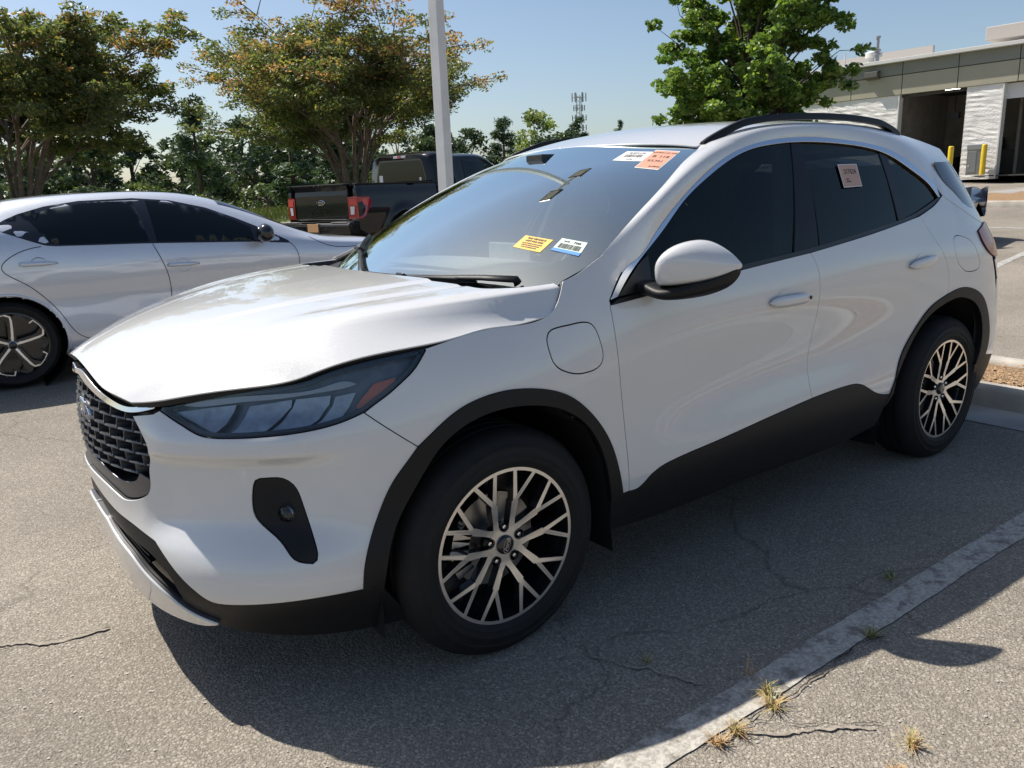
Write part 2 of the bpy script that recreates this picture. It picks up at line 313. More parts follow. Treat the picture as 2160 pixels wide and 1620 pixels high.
# outlines of panels and lamps in surface coordinates
SEG = {
    'grille_low': [(-1, 0.612), (-0.8894, 0.6082), (-0.8171, 0.5887)],
    'grille_corner': [(-0.8171, 0.5887), (-0.7947, 0.5815), (-0.767, 0.5846), (-0.7173, 0.6084), (-0.7019, 0.6252), (-0.6951, 0.6569)],
    'grille_side': [(-0.6951, 0.6569), (-0.6891, 0.7092), (-0.6761, 0.7596), (-0.6961, 0.7963), (-0.7273, 0.8393)],
    'grille_shelf': [(-0.7273, 0.8393), (-0.6725, 0.8512)],
    'grille_tip': [(-0.6725, 0.8512), (-0.6587, 0.8611)],
    'lamp_in': [(-0.6587, 0.8611), (-0.6274, 0.8438), (-0.5931, 0.8264), (-0.5653, 0.8116), (-0.5486, 0.8057), (-0.5234, 0.803)],
    'lamp_low': [(-0.5234, 0.803), (-0.4768, 0.8037), (-0.4315, 0.8066), (-0.3884, 0.8105), (-0.3448, 0.8174), (-0.3047, 0.8304), (-0.2724, 0.8473)],
    'lamp_rear': [(-0.2724, 0.8473), (-0.2533, 0.8652), (-0.2282, 0.8872), (-0.2018, 0.9141), (-0.1746, 0.9445), (-0.155, 0.976), (-0.1476, 0.9884)],
    'lamp_tip': [(-0.1476, 0.9884), (-0.1482, 0.996)],
    'lamp_top2': [(-0.1482, 0.996), (-0.1924, 0.9898), (-0.2421, 0.9817), (-0.2898, 0.9707), (-0.333, 0.956), (-0.3625, 0.9418)],
    'lamp_top': [(-0.3625, 0.9418), (-0.3865, 0.9339), (-0.4337, 0.9258), (-0.5074, 0.9156), (-0.5882, 0.8992), (-0.653, 0.8752)],
    'lamp_in2': [(-0.653, 0.8752), (-0.6587, 0.8611)],
    'grille_top': [(-0.6589, 0.8636), (-0.6589, 0.8784)],
    'bump_low': [(-1, 0.565), (-0.9151, 0.5495), (-0.8309, 0.5271), (-0.7658, 0.5157), (-0.7132, 0.5003), (-0.6862, 0.4908)],
    'bump_low2': [(-0.6862, 0.4908), (-0.6674, 0.4712), (-0.6433, 0.4433), (-0.613, 0.4067), (-0.5846, 0.3741), (-0.5602, 0.3502), (-0.5352, 0.3465), (-0.4968, 0.3498), (-0.4283, 0.3562), (-0.3623, 0.3604), (-0.3036, 0.3613)],
    'arch_f1': [(-0.3036, 0.3613), (-0.2991, 0.4216), (-0.2839, 0.5017), (-0.2612, 0.5797), (-0.2348, 0.6487), (-0.2025, 0.7059), (-0.1853, 0.736)],
    'fend_gap': [(-0.1853, 0.736), (-0.2725, 0.8437)],
    'arch_f2': [(-0.1853, 0.736), (-0.1638, 0.7607), (-0.1108, 0.8136), (-0.0293, 0.8446), (0.089, 0.8361), (0.2315, 0.7882), (0.3286, 0.7077), (0.4105, 0.5863), (0.4433, 0.4805), (0.4594, 0.4064)],
    'fend_low': [(0.4594, 0.4064), (0.4896, 0.407)],
    'door_f': [(0.4896, 0.407), (0.4803, 0.5699), (0.4639, 0.7347), (0.4435, 0.9254), (0.4394, 1.0229), (0.4384, 1.051)],
    'fend_apil': [(0.4384, 1.051), (0.4829, 1.104), (0.5218, 1.1422)],
    'fend_joint': [(0.5218, 1.1422), (0.487, 1.1793), (0.4597, 1.199)],
    'fend_ws': [(0.4597, 1.199), (0.3769, 1.16), (0.3182, 1.1376), (0.2843, 1.1291)],
    'fend_hood': [(0.2843, 1.1291), (0.2759, 1.1158), (0.2569, 1.0867), (0.2341, 1.0596), (0.2093, 1.0414), (0.1782, 1.0296), (0.0804, 1.0205), (-0.0129, 1.0217), (-0.0814, 1.011), (-0.1448, 0.9942)],
    'fog': [(-0.4747, 0.6768), (-0.4535, 0.6834), (-0.4242, 0.6809), (-0.4079, 0.6637), (-0.3962, 0.6202), (-0.3853, 0.5541), (-0.3753, 0.5049), (-0.3728, 0.475), (-0.3762, 0.4626), (-0.3893, 0.4625), (-0.4088, 0.4735), (-0.4263, 0.5053), (-0.4612, 0.5472), (-0.4813, 0.5791), (-0.4849, 0.6118), (-0.4808, 0.6569)],
    'arch_fi': [(-0.278, 0.18), (-0.2703, 0.3451), (-0.2391, 0.5234), (-0.1933, 0.6323), (-0.1338, 0.7393), (-0.0644, 0.7877), (0.049, 0.7926), (0.1911, 0.7559), (0.3067, 0.6736), (0.3769, 0.546), (0.4089, 0.3869), (0.4143, 0.3114)],
    'arch_ri': [(2.1028, 0.2824), (2.093, 0.381), (2.1609, 0.504), (2.2754, 0.6395), (2.4094, 0.7502), (2.5745, 0.8072), (2.7564, 0.8095), (2.8451, 0.7624), (2.9097, 0.6343), (2.9179, 0.5207), (2.9056, 0.4407)],
    'arch_r1': [(2.1496, 0.439), (2.186, 0.5765), (2.3055, 0.7012), (2.4297, 0.7967), (2.5881, 0.8464)],
    'arch_r2': [(2.5881, 0.8464), (2.7688, 0.8586), (2.8858, 0.8034), (2.9617, 0.6727), (2.9864, 0.552), (2.9745, 0.4738)],
    'sill': [(0.4896, 0.407), (0.5291, 0.4069), (0.5819, 0.4372), (0.6968, 0.47), (0.8949, 0.4863), (1.1693, 0.5094), (1.5199, 0.5361)],
    'sill2': [(1.5199, 0.5361), (1.7844, 0.5423), (1.849, 0.5372), (1.9, 0.522), (1.9828, 0.4793), (2.0639, 0.4508), (2.1496, 0.439)],
    'door_m': [(1.5199, 0.5361), (1.5168, 0.5997), (1.5192, 0.6564), (1.5284, 0.719), (1.5448, 0.8248), (1.5468, 0.9313), (1.545, 1.0032), (1.5401, 1.0572), (1.5111, 1.1216)],
    'belt_f': [(1.5111, 1.1216), (1.2683, 1.1051), (1.0527, 1.0894), (0.7268, 1.0635), (0.4359, 1.0409)],
    'belt_r': [(2.397, 1.2171), (2.048, 1.1747), (1.8039, 1.1493), (1.5111, 1.1216)],
    'door_r': [(2.5881, 0.8464), (2.5897, 0.9179), (2.5244, 1.0511), (2.4528, 1.1418), (2.397, 1.2171)],
    'tail': [(3.0267, 1.1441), (2.8938, 1.1191), (2.8979, 1.0724), (2.9425, 1.0141), (2.9959, 0.984)],
    'fuel': [(2.6584, 1.0961), (2.7602, 1.1025), (2.8156, 1.073), (2.8529, 1.0006), (2.8594, 0.9488), (2.8063, 0.9321), (2.7163, 0.9557), (2.6508, 1.0305)],
    'charge': [(0.1756, 0.972), (0.188, 0.9884), (0.213, 0.9965), (0.2655, 0.9999), (0.3246, 1.0013), (0.3493, 0.994), (0.3645, 0.9761), (0.3767, 0.9377), (0.3839, 0.892), (0.3762, 0.8676), (0.3527, 0.8526), (0.3102, 0.847), (0.2692, 0.8495), (0.2305, 0.8619), (0.1961, 0.8819), (0.1815, 0.9026), (0.1751, 0.9317)],
    'hood_front': [(-0.958, 0), (-0.9511, 0.6853), (-0.9268, 0.9784), (-0.9, 1.0957)],
    'hood_lamp': [(-0.9, 1.0957), (-0.8382, 1.2023), (-0.7757, 1.2703), (-0.6905, 1.327), (-0.6051, 1.3629), (-0.5465, 1.3721), (-0.5143, 1.3646), (-0.4722, 1.3425), (-0.4124, 1.325), (-0.3455, 1.3092), (-0.2749, 1.2927), (-0.2118, 1.282)],
    'hood_shut': [(-0.2118, 1.282), (-0.1153, 1.2418), (-0.0201, 1.2148), (0.0698, 1.2194), (0.1642, 1.1982), (0.1965, 1.1783), (0.2265, 1.149), (0.2577, 1.1053), (0.2874, 1.0529), (0.2784, 1.0125)],
    'hood_rear': [(0.2784, 1.0125), (0.211, 1.0165), (0.1181, 0.9902), (0.078, 0.9531), (0.0709, 0.8136), (0.0613, 0.6459), (0.0331, 0.5067)],
    'ws_near': [(1.0073, 0.0175), (1.0522, 0.083), (1.074, 0.2367), (1.0743, 0.4349), (1.0642, 0.6616), (1.0316, 0.8869), (1.0241, 0.9948)],
    'st_white': [(0.6431, 0.9337), (0.8062, 0.9373), (0.8232, 0.8373), (0.645, 0.8382)],
    'st_orange': [(0.8049, 0.959), (0.9506, 0.9567), (0.964, 0.7648), (0.8291, 0.7774)],
    'st_yellow': [(0.6795, 0.2765), (0.8301, 0.2476), (0.822, 0.1769), (0.6722, 0.2106)],
    'st_green': [(0.8616, 0.2585), (0.9854, 0.2278), (0.9946, 0.15), (0.8597, 0.1894)],
    'st_small': [(0.6419, 0.0566), (0.7253, 0.0457), (0.7211, 0.0291), (0.6424, 0.0399)],
    'chr_out': [(0.4442, 1.0528), (0.4912, 1.1034), (0.5388, 1.1431), (0.6158, 1.1761), (0.6992, 1.2341), (0.8311, 1.3202), (0.9658, 1.3946), (1.1047, 1.4591), (1.2458, 1.5088), (1.3839, 1.5403), (1.5214, 1.5592), (1.659, 1.5675), (1.8014, 1.5703), (1.9443, 1.565), (2.167, 1.5481), (2.3197, 1.5261), (2.4355, 1.4933), (2.5287, 1.4464), (2.6332, 1.3794), (2.7129, 1.3207)],
    'chr_tip': [(2.7129, 1.3207), (2.7243, 1.3016), (2.6769, 1.2832)],
    'chr_in': [(0.4789, 1.0594), (0.5134, 1.0916), (0.6039, 1.1588), (0.7544, 1.2519), (0.8894, 1.3397), (1.0382, 1.4127), (1.205, 1.4785), (1.3725, 1.5221), (1.5076, 1.5385), (1.6447, 1.5472), (1.784, 1.5488), (2.0014, 1.5407), (2.2271, 1.5177), (2.3715, 1.4807), (2.5052, 1.416), (2.6361, 1.3291), (2.6623, 1.2904)],
    'gl_belt': [(2.6623, 1.2904), (2.5498, 1.2618), (2.3812, 1.2242), (2.1042, 1.1892), (1.8531, 1.1627), (1.5455, 1.1347), (1.2972, 1.1176), (1.0767, 1.1032), (0.7431, 1.0736), (0.4768, 1.0522)],
    'gl_belt2': [(2.6726, 1.2767), (2.5383, 1.2426), (2.3711, 1.2056), (2.0958, 1.1714), (1.8457, 1.1458), (1.5393, 1.1186), (1.2917, 1.1023), (1.0711, 1.0868), (0.7384, 1.0583), (0.4401, 1.037)],
    'pil_b1': [(1.6357, 1.5481), (1.5174, 1.3271), (1.4337, 1.1266)],
    'pil_b2': [(1.715, 1.5502), (1.642, 1.3224), (1.6172, 1.1369)],
    'pil_c': [(2.29, 1.5048), (2.3204, 1.4236), (2.2683, 1.2569), (2.249, 1.2058)],
    'st_window': [(1.9042, 1.4567), (2.0505, 1.4568), (2.0349, 1.3618), (1.8946, 1.36)],
    'drl': [(-0.6311, 0.8824), (-0.508, 0.9021), (-0.4111, 0.9075), (-0.3412, 0.9191), (-0.2939, 0.9286), (-0.2814, 0.9209)],
    'drl2': [(-0.2814, 0.9209), (-0.2908, 0.9171), (-0.3421, 0.9069), (-0.4118, 0.8966), (-0.5084, 0.8867), (-0.5993, 0.8771), (-0.6311, 0.8824)],
    'amber': [(-0.2515, 0.9181), (-0.2096, 0.9291), (-0.2136, 0.916), (-0.2434, 0.876), (-0.2771, 0.8505), (-0.2873, 0.8616), (-0.2771, 0.8809)],
    'bowl1': [(-0.6361, 0.8599), (-0.5576, 0.8758), (-0.5025, 0.8838), (-0.508, 0.8634), (-0.5203, 0.8385), (-0.5381, 0.8172), (-0.5833, 0.8399)],
    'bowl2': [(-0.4791, 0.8799), (-0.3985, 0.8933), (-0.4011, 0.873), (-0.4174, 0.8516), (-0.4443, 0.8227), (-0.5156, 0.8151), (-0.4993, 0.8301), (-0.4865, 0.8574)],
    'bowl3': [(-0.3935, 0.893), (-0.3287, 0.8982), (-0.3334, 0.8732), (-0.3535, 0.84), (-0.3816, 0.8175), (-0.4436, 0.8163), (-0.4185, 0.8429), (-0.4009, 0.8706)],
    'bowl4': [(-0.3232, 0.8939), (-0.2831, 0.9014), (-0.2986, 0.8631), (-0.3159, 0.832), (-0.3769, 0.8181), (-0.3487, 0.8395), (-0.3294, 0.8703)],
    'intake_t': [(-0.8848, 0.4844), (-0.77, 0.466), (-0.7128, 0.455), (-0.6774, 0.4351), (-0.6509, 0.4058), (-0.6324, 0.3376)],
    'intake_b': [(-0.6383, 0.3231), (-0.6559, 0.344), (-0.687, 0.3707), (-0.7259, 0.3944), (-0.7676, 0.4254), (-0.8316, 0.4494), (-0.8993, 0.4833)],
    'skid_t': [(-0.8993, 0.4833), (-0.8337, 0.4452), (-0.7689, 0.4216), (-0.7268, 0.3917), (-0.6885, 0.3666), (-0.6579, 0.3393), (-0.6417, 0.3154), (-0.5716, 0.2596)],
    'chrome_t': [(-1, 0.925), (-0.9434, 0.9302), (-0.8706, 0.9011), (-0.8159, 0.8798), (-0.7737, 0.867), (-0.7372, 0.8614), (-0.7028, 0.8664), (-0.668, 0.8739)],
    'chrome_b': [(-0.6707, 0.8649), (-0.7014, 0.8541), (-0.7383, 0.8479), (-0.7783, 0.8533), (-0.8258, 0.866), (-0.8902, 0.889), (-0.9634, 0.9161)],
    'fog_lamp': [(-0.4355, 0.5755)],
    'handle_f': [(1.2154, 0.9582), (1.2431, 0.9711), (1.3298, 0.9813), (1.4198, 0.9827), (1.4572, 0.975), (1.4656, 0.9556), (1.4253, 0.9377), (1.3067, 0.9276), (1.2421, 0.9299)],
    'cup_f': [(1.2715, 0.9786), (1.295, 0.9939), (1.3303, 0.9974), (1.3655, 0.9902), (1.3778, 0.9725)],
    'handle_r': [(2.2146, 1.0082), (2.2464, 1.0264), (2.3341, 1.0381), (2.4332, 1.0409), (2.4538, 1.0285), (2.4404, 1.0103), (2.3351, 0.9935), (2.2535, 0.9859)],
    'cup_r': [(2.271, 1.0285), (2.2978, 1.0494), (2.3459, 1.0583), (2.3824, 1.0491), (2.389, 1.0337)],
    'd_low': [(2.6944, 1.2957), (2.779, 1.2519), (2.8766, 1.1988), (2.9958, 1.1464)],
    'd_rear': [(2.7619, 1.4616), (2.7637, 1.3918), (2.7895, 1.3514), (2.8401, 1.3109), (2.8643, 1.2686), (2.8929, 1.2279), (2.9386, 1.1857), (2.9958, 1.1464)],
}
# ---------------------------------------------------------------- panels cut from the surfaces
SC = {'body': (1.0, 1.0), 'hood': (1.0, .62), 'wscreen': (.74, 1.0), 'side': (1.0, 1.05), 'roof': (1.0, .62), 'band': (1.0, .16)}
def to2(surf, P):
    P = np.asarray(P, float).copy(); sa, sb = SC[surf]
    if surf == 'body': P[:, 0] = np.where(P[:, 0] < 0, P[:, 0]*1.42, P[:, 0])
    return P*[sa, sb]
def from2(surf, Q):
    Q = np.asarray(Q, float)/np.array(SC[surf])
    if surf == 'body': Q[:, 0] = np.where(Q[:, 0] < 0, Q[:, 0]/1.42, Q[:, 0])
    return Q
def dens(pts, step):
    pts = np.asarray(pts, float)
    if len(pts) < 2: return pts
    d = np.r_[0, np.cumsum(np.maximum(np.linalg.norm(np.diff(pts, axis=0), axis=1), 1e-6))]
    n = max(1, int(math.ceil(d[-1]/step)))
    q = np.linspace(0, d[-1], n+1)
    if len(pts) == 2: return np.c_[np.interp(q, d, pts[:, 0]), np.interp(q, d, pts[:, 1])]
    return Spl(d, pts)(q)
def seg2(surf, name, step):
    rev = isinstance(name, str) and name[0] == '-'
    if isinstance(name, str) and name[0] == '@':      # closed smooth outline
        P = to2(surf, SEG[name[1:]]); k = len(P); PP = np.r_[P[-3:], P, P[:4]]; d = np.r_[0, np.cumsum(np.linalg.norm(np.diff(PP, axis=0), axis=1))]
        return Spl(d, PP)(np.linspace(d[3], d[3+k], max(12, int((d[3+k]-d[3])/step))))
    P = SEG[name.lstrip('-')] if isinstance(name, str) else name
    Q = dens(to2(surf, P), step); return Q[::-1] if rev else Q
def loop2(surf, segs, step):
    out = []
    for sname in segs:
        Q = seg2(surf, sname, step)
        for q in Q:
            if not out or np.hypot(*(q-out[-1])) > 2e-4: out.append(q)
    if np.hypot(*(out[0]-out[-1])) < 1e-3: out.pop()
    return np.array(out)
def area2(L): return .5*np.sum(L[:, 0]*np.roll(L[:, 1], -1)-np.roll(L[:, 0], -1)*L[:, 1])
def inset2(L, g, keep=None):
    if abs(g) < 1e-9: return L
    if area2(L) < 0: g = -g
    a = L-np.roll(L, 1, 0); b = np.roll(L, -1, 0)-L
    a /= np.maximum(np.linalg.norm(a, axis=1, keepdims=True), 1e-9); b /= np.maximum(np.linalg.norm(b, axis=1, keepdims=True), 1e-9)
    na = np.c_[-a[:, 1], a[:, 0]]; nb = np.c_[-b[:, 1], b[:, 0]]; n = na+nb; n /= np.maximum(np.linalg.norm(n, axis=1, keepdims=True), 1e-9)
    c = np.clip((n*na).sum(1), .5, 1)[:, None]; R = L+n*g/c
    if keep is not None: R[keep] = L[keep]+(n*g/c)[keep]*[0, 1]
    return R
def inside(L, P):
    x, y = P[:, 0], P[:, 1]; r = np.zeros(len(P), bool); j = np.roll(np.arange(len(L)), 1)
    for (x1, y1), (x2, y2) in zip(L, L[j]):
        c = ((y1 > y) != (y2 > y)); 
        with np.errstate(divide='ignore', invalid='ignore'): r ^= c & (x < (x2-x1)*(y-y1)/(y2-y1)+x1)
    return r
def cdt(outer, holes, step, jitter=0):
    V = [tuple(p) for p in outer]; E = [(i, (i+1) % len(outer)) for i in range(len(outer))]
    for h in holes:
        k = len(V); V += [tuple(p) for p in h]; E += [(k+i, k+(i+1) % len(h)) for i in range(len(h))]
    nb = len(V); lo = outer.min(0); hi = outer.max(0)
    gx, gy = np.meshgrid(np.arange(lo[0]+step*.5, hi[0], step), np.arange(lo[1]+step*.5, hi[1], step*.87)); gx = gx.copy(); gx[1::2] += step*.5
    G = np.c_[gx.ravel(), gy.ravel()]; ok = inside(outer, G)
    for h in holes: ok &= ~inside(h, G)
    G = G[ok]; B = np.array(V)
    if len(G):
        keep = np.ones(len(G), bool)
        for c in range(0, len(G), 400):
            d = np.linalg.norm(G[c:c+400, None]-B[None], axis=2).min(1); keep[c:c+400] = d > step*.42
        V += [tuple(p) for p in G[keep]]
    r = delaunay_2d_cdt([Vector(v) for v in V], E, [], 0, 1e-7)
    P = np.array([(v.x, v.y) for v in r[0]]); T = np.array([t for t in r[2]], int)
    c = P[T].mean(1); ok = inside(outer, c)
    for h in holes: ok &= ~inside(h, c)
    T = T[ok]; a = P[T]; ar = (a[:, 1, 0]-a[:, 0, 0])*(a[:, 2, 1]-a[:, 0, 1])-(a[:, 2, 0]-a[:, 0, 0])*(a[:, 1, 1]-a[:, 0, 1])
    T = T[np.abs(ar) > 1e-10]; ar = ar[np.abs(ar) > 1e-10]; T[ar < 0] = T[ar < 0][:, ::-1]
    return P, T
def bedges(T):
    cnt = {}
    for t in T:
        for i in range(3):
            a, b = int(t[i]), int(t[(i+1) % 3]); cnt[(a, b)] = 1
    return [(a, b) for (a, b) in cnt if (b, a) not in cnt]
def panel(name, surf, segs, m, parent, holes=(), gap=.0018, off=0.0, step=.03, depth=.016, lip=.0022, rim=None, mirror='both', fn=None, dish=0.0, bstep=.014, mi_rim=None, hole_gap=None):
    """a sheet cut out of a surface along an outline, with a rounded edge and an inward flange; both sides of the car"""
    F = fn or SURF[surf]
    outer = loop2(surf, segs, bstep); ctr = None
    cen = {'body': -1.0, 'hood': 0.0, 'wscreen': 0.0, 'roof': 0.0}.get(surf)
    def centre_mask(Q):
        A = from2(surf, Q); c = A[:, 0] if surf in ('body', 'wscreen') else A[:, 1]
        return np.abs(c-cen) < 1e-3 if cen is not None and mirror == 'weld' else np.zeros(len(Q), bool)
    cm = centre_mask(outer)
    o2 = inset2(outer, gap)
    if cm.any():
        o2[cm] = np.where(np.array([surf in ('body', 'wscreen')]*2)[None] & np.array([True, False])[None], outer[cm], o2[cm]) if surf in ('body', 'wscreen') else np.c_[o2[cm][:, 0], outer[cm][:, 1]]
    hs = [inset2(loop2(surf, h, bstep), -(gap if hole_gap is None else hole_gap)) for h in holes]
    P2, T = cdt(o2, hs, step)
    A = from2(surf, P2)
    P = F(A[:, 0], A[:, 1]); N = snormal(F, A[:, 0], A[:, 1])
    if surf == 'wscreen' or True:   # orient outwards
        ref = P-np.array([1.3, 0, .75]); 
        if np.mean((N*ref).sum(1)) < 0: N = -N
    if dish:
        d = np.full(len(P2), 9.0)
        for c in range(0, len(P2), 400): d[c:c+400] = np.linalg.norm(P2[c:c+400, None]-o2[None], axis=2).min(1)
        P = P-N*(dish*sstep(0, .05, d))[:, None]
    P = P+N*off
    # triangle orientation
    g = np.cross(P[T[:, 1]]-P[T[:, 0]], P[T[:, 2]]-P[T[:, 0]]); 
    if np.mean((g*N[T[:, 0]]).sum(1)) < 0: T = T[:, ::-1]
    be = bedges(T); V = P.tolist(); NN = N.tolist(); Fc = T.tolist(); mi = [0]*len(Fc)
    if depth > 0:
        bi = sorted({i for e in be for i in e}); out = {}
        for a, b in be:
            t = P[b]-P[a]; 
            for i in (a, b): out[i] = out.get(i, 0)+np.cross(t/max(np.linalg.norm(t), 1e-9), N[i])
        idx = {}
        for i in bi:
            o = out[i]/max(np.linalg.norm(out[i]), 1e-9); n = N[i]; k = len(V)
            V += [P[i].tolist(), (P[i]-n*lip+o*lip*.25).tolist(), (P[i]-n*lip+o*lip*.25).tolist(), (P[i]-n*depth).tolist()]
            NN += [(n*.8+o*.6).tolist(), o.tolist(), o.tolist(), o.tolist()]; idx[i] = k
        iscen = lambda i: abs(P[i][1]) < 2e-3 and mirror == 'weld'
        for a, b in be:
            if iscen(a) and iscen(b): continue
            ka, kb = idx[a], idx[b]
            Fc += [[ka, ka+1, kb+1, kb], [ka+2, ka+3, kb+3, kb+2]]; mi += [0, 1]
    V = np.array(V); NN = np.array(NN); mats = [m, rim or M_RUBBER_GAP]  # flange black by default, standing in for shade inside the gap
    near = V*[1, -1, 1]; nn = NN*[1, -1, 1]; Fn = [f[::-1] for f in Fc]
    if mirror == 'weld':
        k = len(V); return mesh(name, np.r_[near, V], Fn+[[i+k for i in f] for f in Fc], mats, parent, mi=mi+mi, normals=np.r_[nn, NN])
    p1, p2 = parent if isinstance(parent, tuple) else (parent, parent)
    o = mesh(name, near, Fn, mats, p1, mi=mi, normals=nn)
    if mirror == 'both':
        o2_ = mesh(name, V, Fc, mats, p2, mi=mi, normals=NN); return o, o2_
    return o
def sfind(z, w, lo=-1.0, hi=0.0):
    """front chart coordinate where the half width is w"""
    s = np.linspace(lo, hi, 300); b = body(s, np.full(300, z)); return float(np.interp(w, b[:, 1], s))
def front_pt(w, z, off=0.0):
    s = sfind(z, abs(w)); P = body(np.array([s]), np.array([z]))[0]; N = snormal(body, np.array([s]), np.array([z]))[0]
    if N[0] > 0: N = -N
    P = P+N*off; return Vector((P[0], math.copysign(1, w)*P[1] if w else 0.0, P[2]))
def text_mesh(txt, size, mat_, parent, M, name='lettering', shear=0.0, bold=0.0, ext=.0006, align='CENTER', sx=1.0):
    c = bpy.data.curves.new('txt', 'FONT'); c.body = txt; c.size = size; c.align_x = align; c.align_y = 'CENTER'; c.shear = shear; c.offset = bold; c.extrude = ext; c.resolution_u = 3
    o = bpy.data.objects.new('txt', c); COL.objects.link(o); dg = bpy.context.evaluated_depsgraph_get(); me = bpy.data.meshes.new_from_object(o.evaluated_get(dg)); bpy.data.objects.remove(o); bpy.data.curves.remove(c)
    me.transform(Matrix.Diagonal((sx, 1, 1, 1))); me.transform(M); me.materials.clear(); return link(name, me, mat_, parent)
def oval_solid(name, a, b, x0, x1, m, parent, dome=0.0, n=44):
    V = []; F = []; rings = [(1.0, x1), (1.0, x0+.002), (.96, x0)]+([(.7, x0-dome*.6), (.35, x0-dome*.95)] if dome else [])
    for sc, x in rings:
        for i in range(n): t = 2*math.pi*i/n; V.append((x, a*sc*math.cos(t), b*sc*math.sin(t)))
    V.append((x0-dome, 0, 0)); k = len(rings)
    for r in range(k-1):
        for i in range(n): F.append((r*n+i, r*n+(i+1) % n, (r+1)*n+(i+1) % n, (r+1)*n+i))
    for i in range(n): F.append(((k-1)*n+i, (k-1)*n+(i+1) % n, len(V)-1))
    return mesh(name, V, F, m, parent, True)
# ---------------------------------------------------------------- terrain
def _sm(a, b, x):
    t = np.clip((np.asarray(x, float)-a)/(b-a), 0, 1); return t*t*(3-2*t)
_gy = ([-80, 1.5, 5.2, 10.7, 16, 22, 40, 80, 1500], [0, 0, .08, .12, .62, .80, .5, .2, 0])
_gx = ([-80, 5, 10, 20, 33, 60, 1500], [0, 0, .16, .62, .86, .9, .9])
def gz(x, y):
    return np.interp(y, *_gy)*(1-.55*_sm(6, 30, x))+np.interp(x, *_gx)
def sheet(name, xs, ys, m, dz=0.0, z=gz, kind='structure', parent=None, mask=None):
    X, Y = np.meshgrid(xs, ys, indexing='ij'); Z = z(X, Y)+dz; V = np.c_[X.ravel(), Y.ravel(), Z.ravel()]; n = len(ys)
    F = [(i*n+j, (i+1)*n+j, (i+1)*n+j+1, i*n+j+1) for i in range(len(xs)-1) for j in range(n-1)]
    o = mesh(name, V, F, m, parent, True)
    if kind: o['kind'] = kind
    return o
def asphalt(name, base=(.20, .185, .165), stone=(.36, .335, .30), sc=75.0):
    m = mat(name, base, .92, spec=.25); n, l, b = nodes(m); tc = n.new('ShaderNodeTexCoord')
    def tex(t, s, **k):
        x = n.new(t); x.inputs['Scale'].default_value = s
        for a, v in k.items(): x.inputs[a].default_value = v
        return x
    nd = tex('ShaderNodeTexNoise', 14, Detail=3); l.new(tc.outputs['Object'], nd.inputs['Vector'])
    wv = n.new('ShaderNodeVectorMath'); wv.operation = 'MULTIPLY_ADD'; wv.inputs[1].default_value = (.02, .02, .02); l.new(nd.outputs['Color'], wv.inputs[0]); l.new(tc.outputs['Object'], wv.inputs[2])
    v1 = tex('ShaderNodeTexVoronoi', sc); l.new(wv.outputs[0], v1.inputs['Vector'])
    v2 = tex('ShaderNodeTexVoronoi', sc*2.3); l.new(wv.outputs[0], v2.inputs['Vector'])
    # stones: cells of random value, only some exposed
    sep = n.new('ShaderNodeSeparateColor'); l.new(v1.outputs['Color'], sep.inputs[0])
    r1 = n.new('ShaderNodeMapRange'); r1.inputs['From Min'].default_value = .45; r1.inputs['From Max'].default_value = .95; l.new(sep.outputs['Red'], r1.inputs['Value'])
    edge = n.new('ShaderNodeMapRange'); edge.inputs['From Min'].default_value = .62; edge.inputs['From Max'].default_value = .40; l.new(v1.outputs['Distance'], edge.inputs['Value'])
    mu = n.new('ShaderNodeMath'); mu.operation = 'MULTIPLY'; l.new(r1.outputs[0], mu.inputs[0]); l.new(edge.outputs[0], mu.inputs[1])
    sep2 = n.new('ShaderNodeSeparateColor'); l.new(v2.outputs['Color'], sep2.inputs[0])
    c0 = n.new('ShaderNodeMixRGB'); c0.inputs[1].default_value = (base[0]*.55, base[1]*.55, base[2]*.56, 1); c0.inputs[2].default_value = (base[0]*1.25, base[1]*1.25, base[2]*1.22, 1); l.new(sep2.outputs['Green'], c0.inputs[0])
    c1 = n.new('ShaderNodeMixRGB'); c1.inputs[2].default_value = (*stone, 1); l.new(mu.outputs[0], c1.inputs[0]); l.new(c0.outputs[0], c1.inputs[1])
    # stone tint
    hs = n.new('ShaderNodeHueSaturation'); l.new(c1.outputs[0], hs.inputs['Color'])
    big = tex('ShaderNodeTexNoise', .55, Detail=7, Roughness=.6); l.new(tc.outputs['Object'], big.inputs['Vector'])
    mr = n.new('ShaderNodeMapRange'); mr.inputs['From Min'].default_value = .3; mr.inputs['From Max'].default_value = .7; mr.inputs['To Min'].default_value = .74; mr.inputs['To Max'].default_value = 1.22; l.new(big.outputs['Fac'], mr.inputs['Value'])
    # cracks
    vc = tex('ShaderNodeTexVoronoi', .42); vc.feature = 'DISTANCE_TO_EDGE'; nc = tex('ShaderNodeTexNoise', 2.2, Detail=8); l.new(tc.outputs['Object'], nc.inputs['Vector'])
    wc = n.new('ShaderNodeVectorMath'); wc.operation = 'MULTIPLY_ADD'; wc.inputs[1].default_value = (.55, .55, 0); l.new(nc.outputs['Color'], wc.inputs[0]); l.new(tc.outputs['Object'], wc.inputs[2]); l.new(wc.outputs[0], vc.inputs['Vector'])
    cr = n.new('ShaderNodeMapRange'); cr.inputs['From Min'].default_value = .0006; cr.inputs['From Max'].default_value = .0042; cr.inputs['To Min'].default_value = .72; cr.inputs['To Max'].default_value = 1.0; l.new(vc.outputs['Distance'], cr.inputs['Value'])
    m2 = n.new('ShaderNodeMath'); m2.operation = 'MULTIPLY'; l.new(mr.outputs[0], m2.inputs[0]); l.new(cr.outputs[0], m2.inputs[1]); l.new(m2.outputs[0], hs.inputs['Value'])
    l.new(hs.outputs[0], b.inputs['Base Color'])
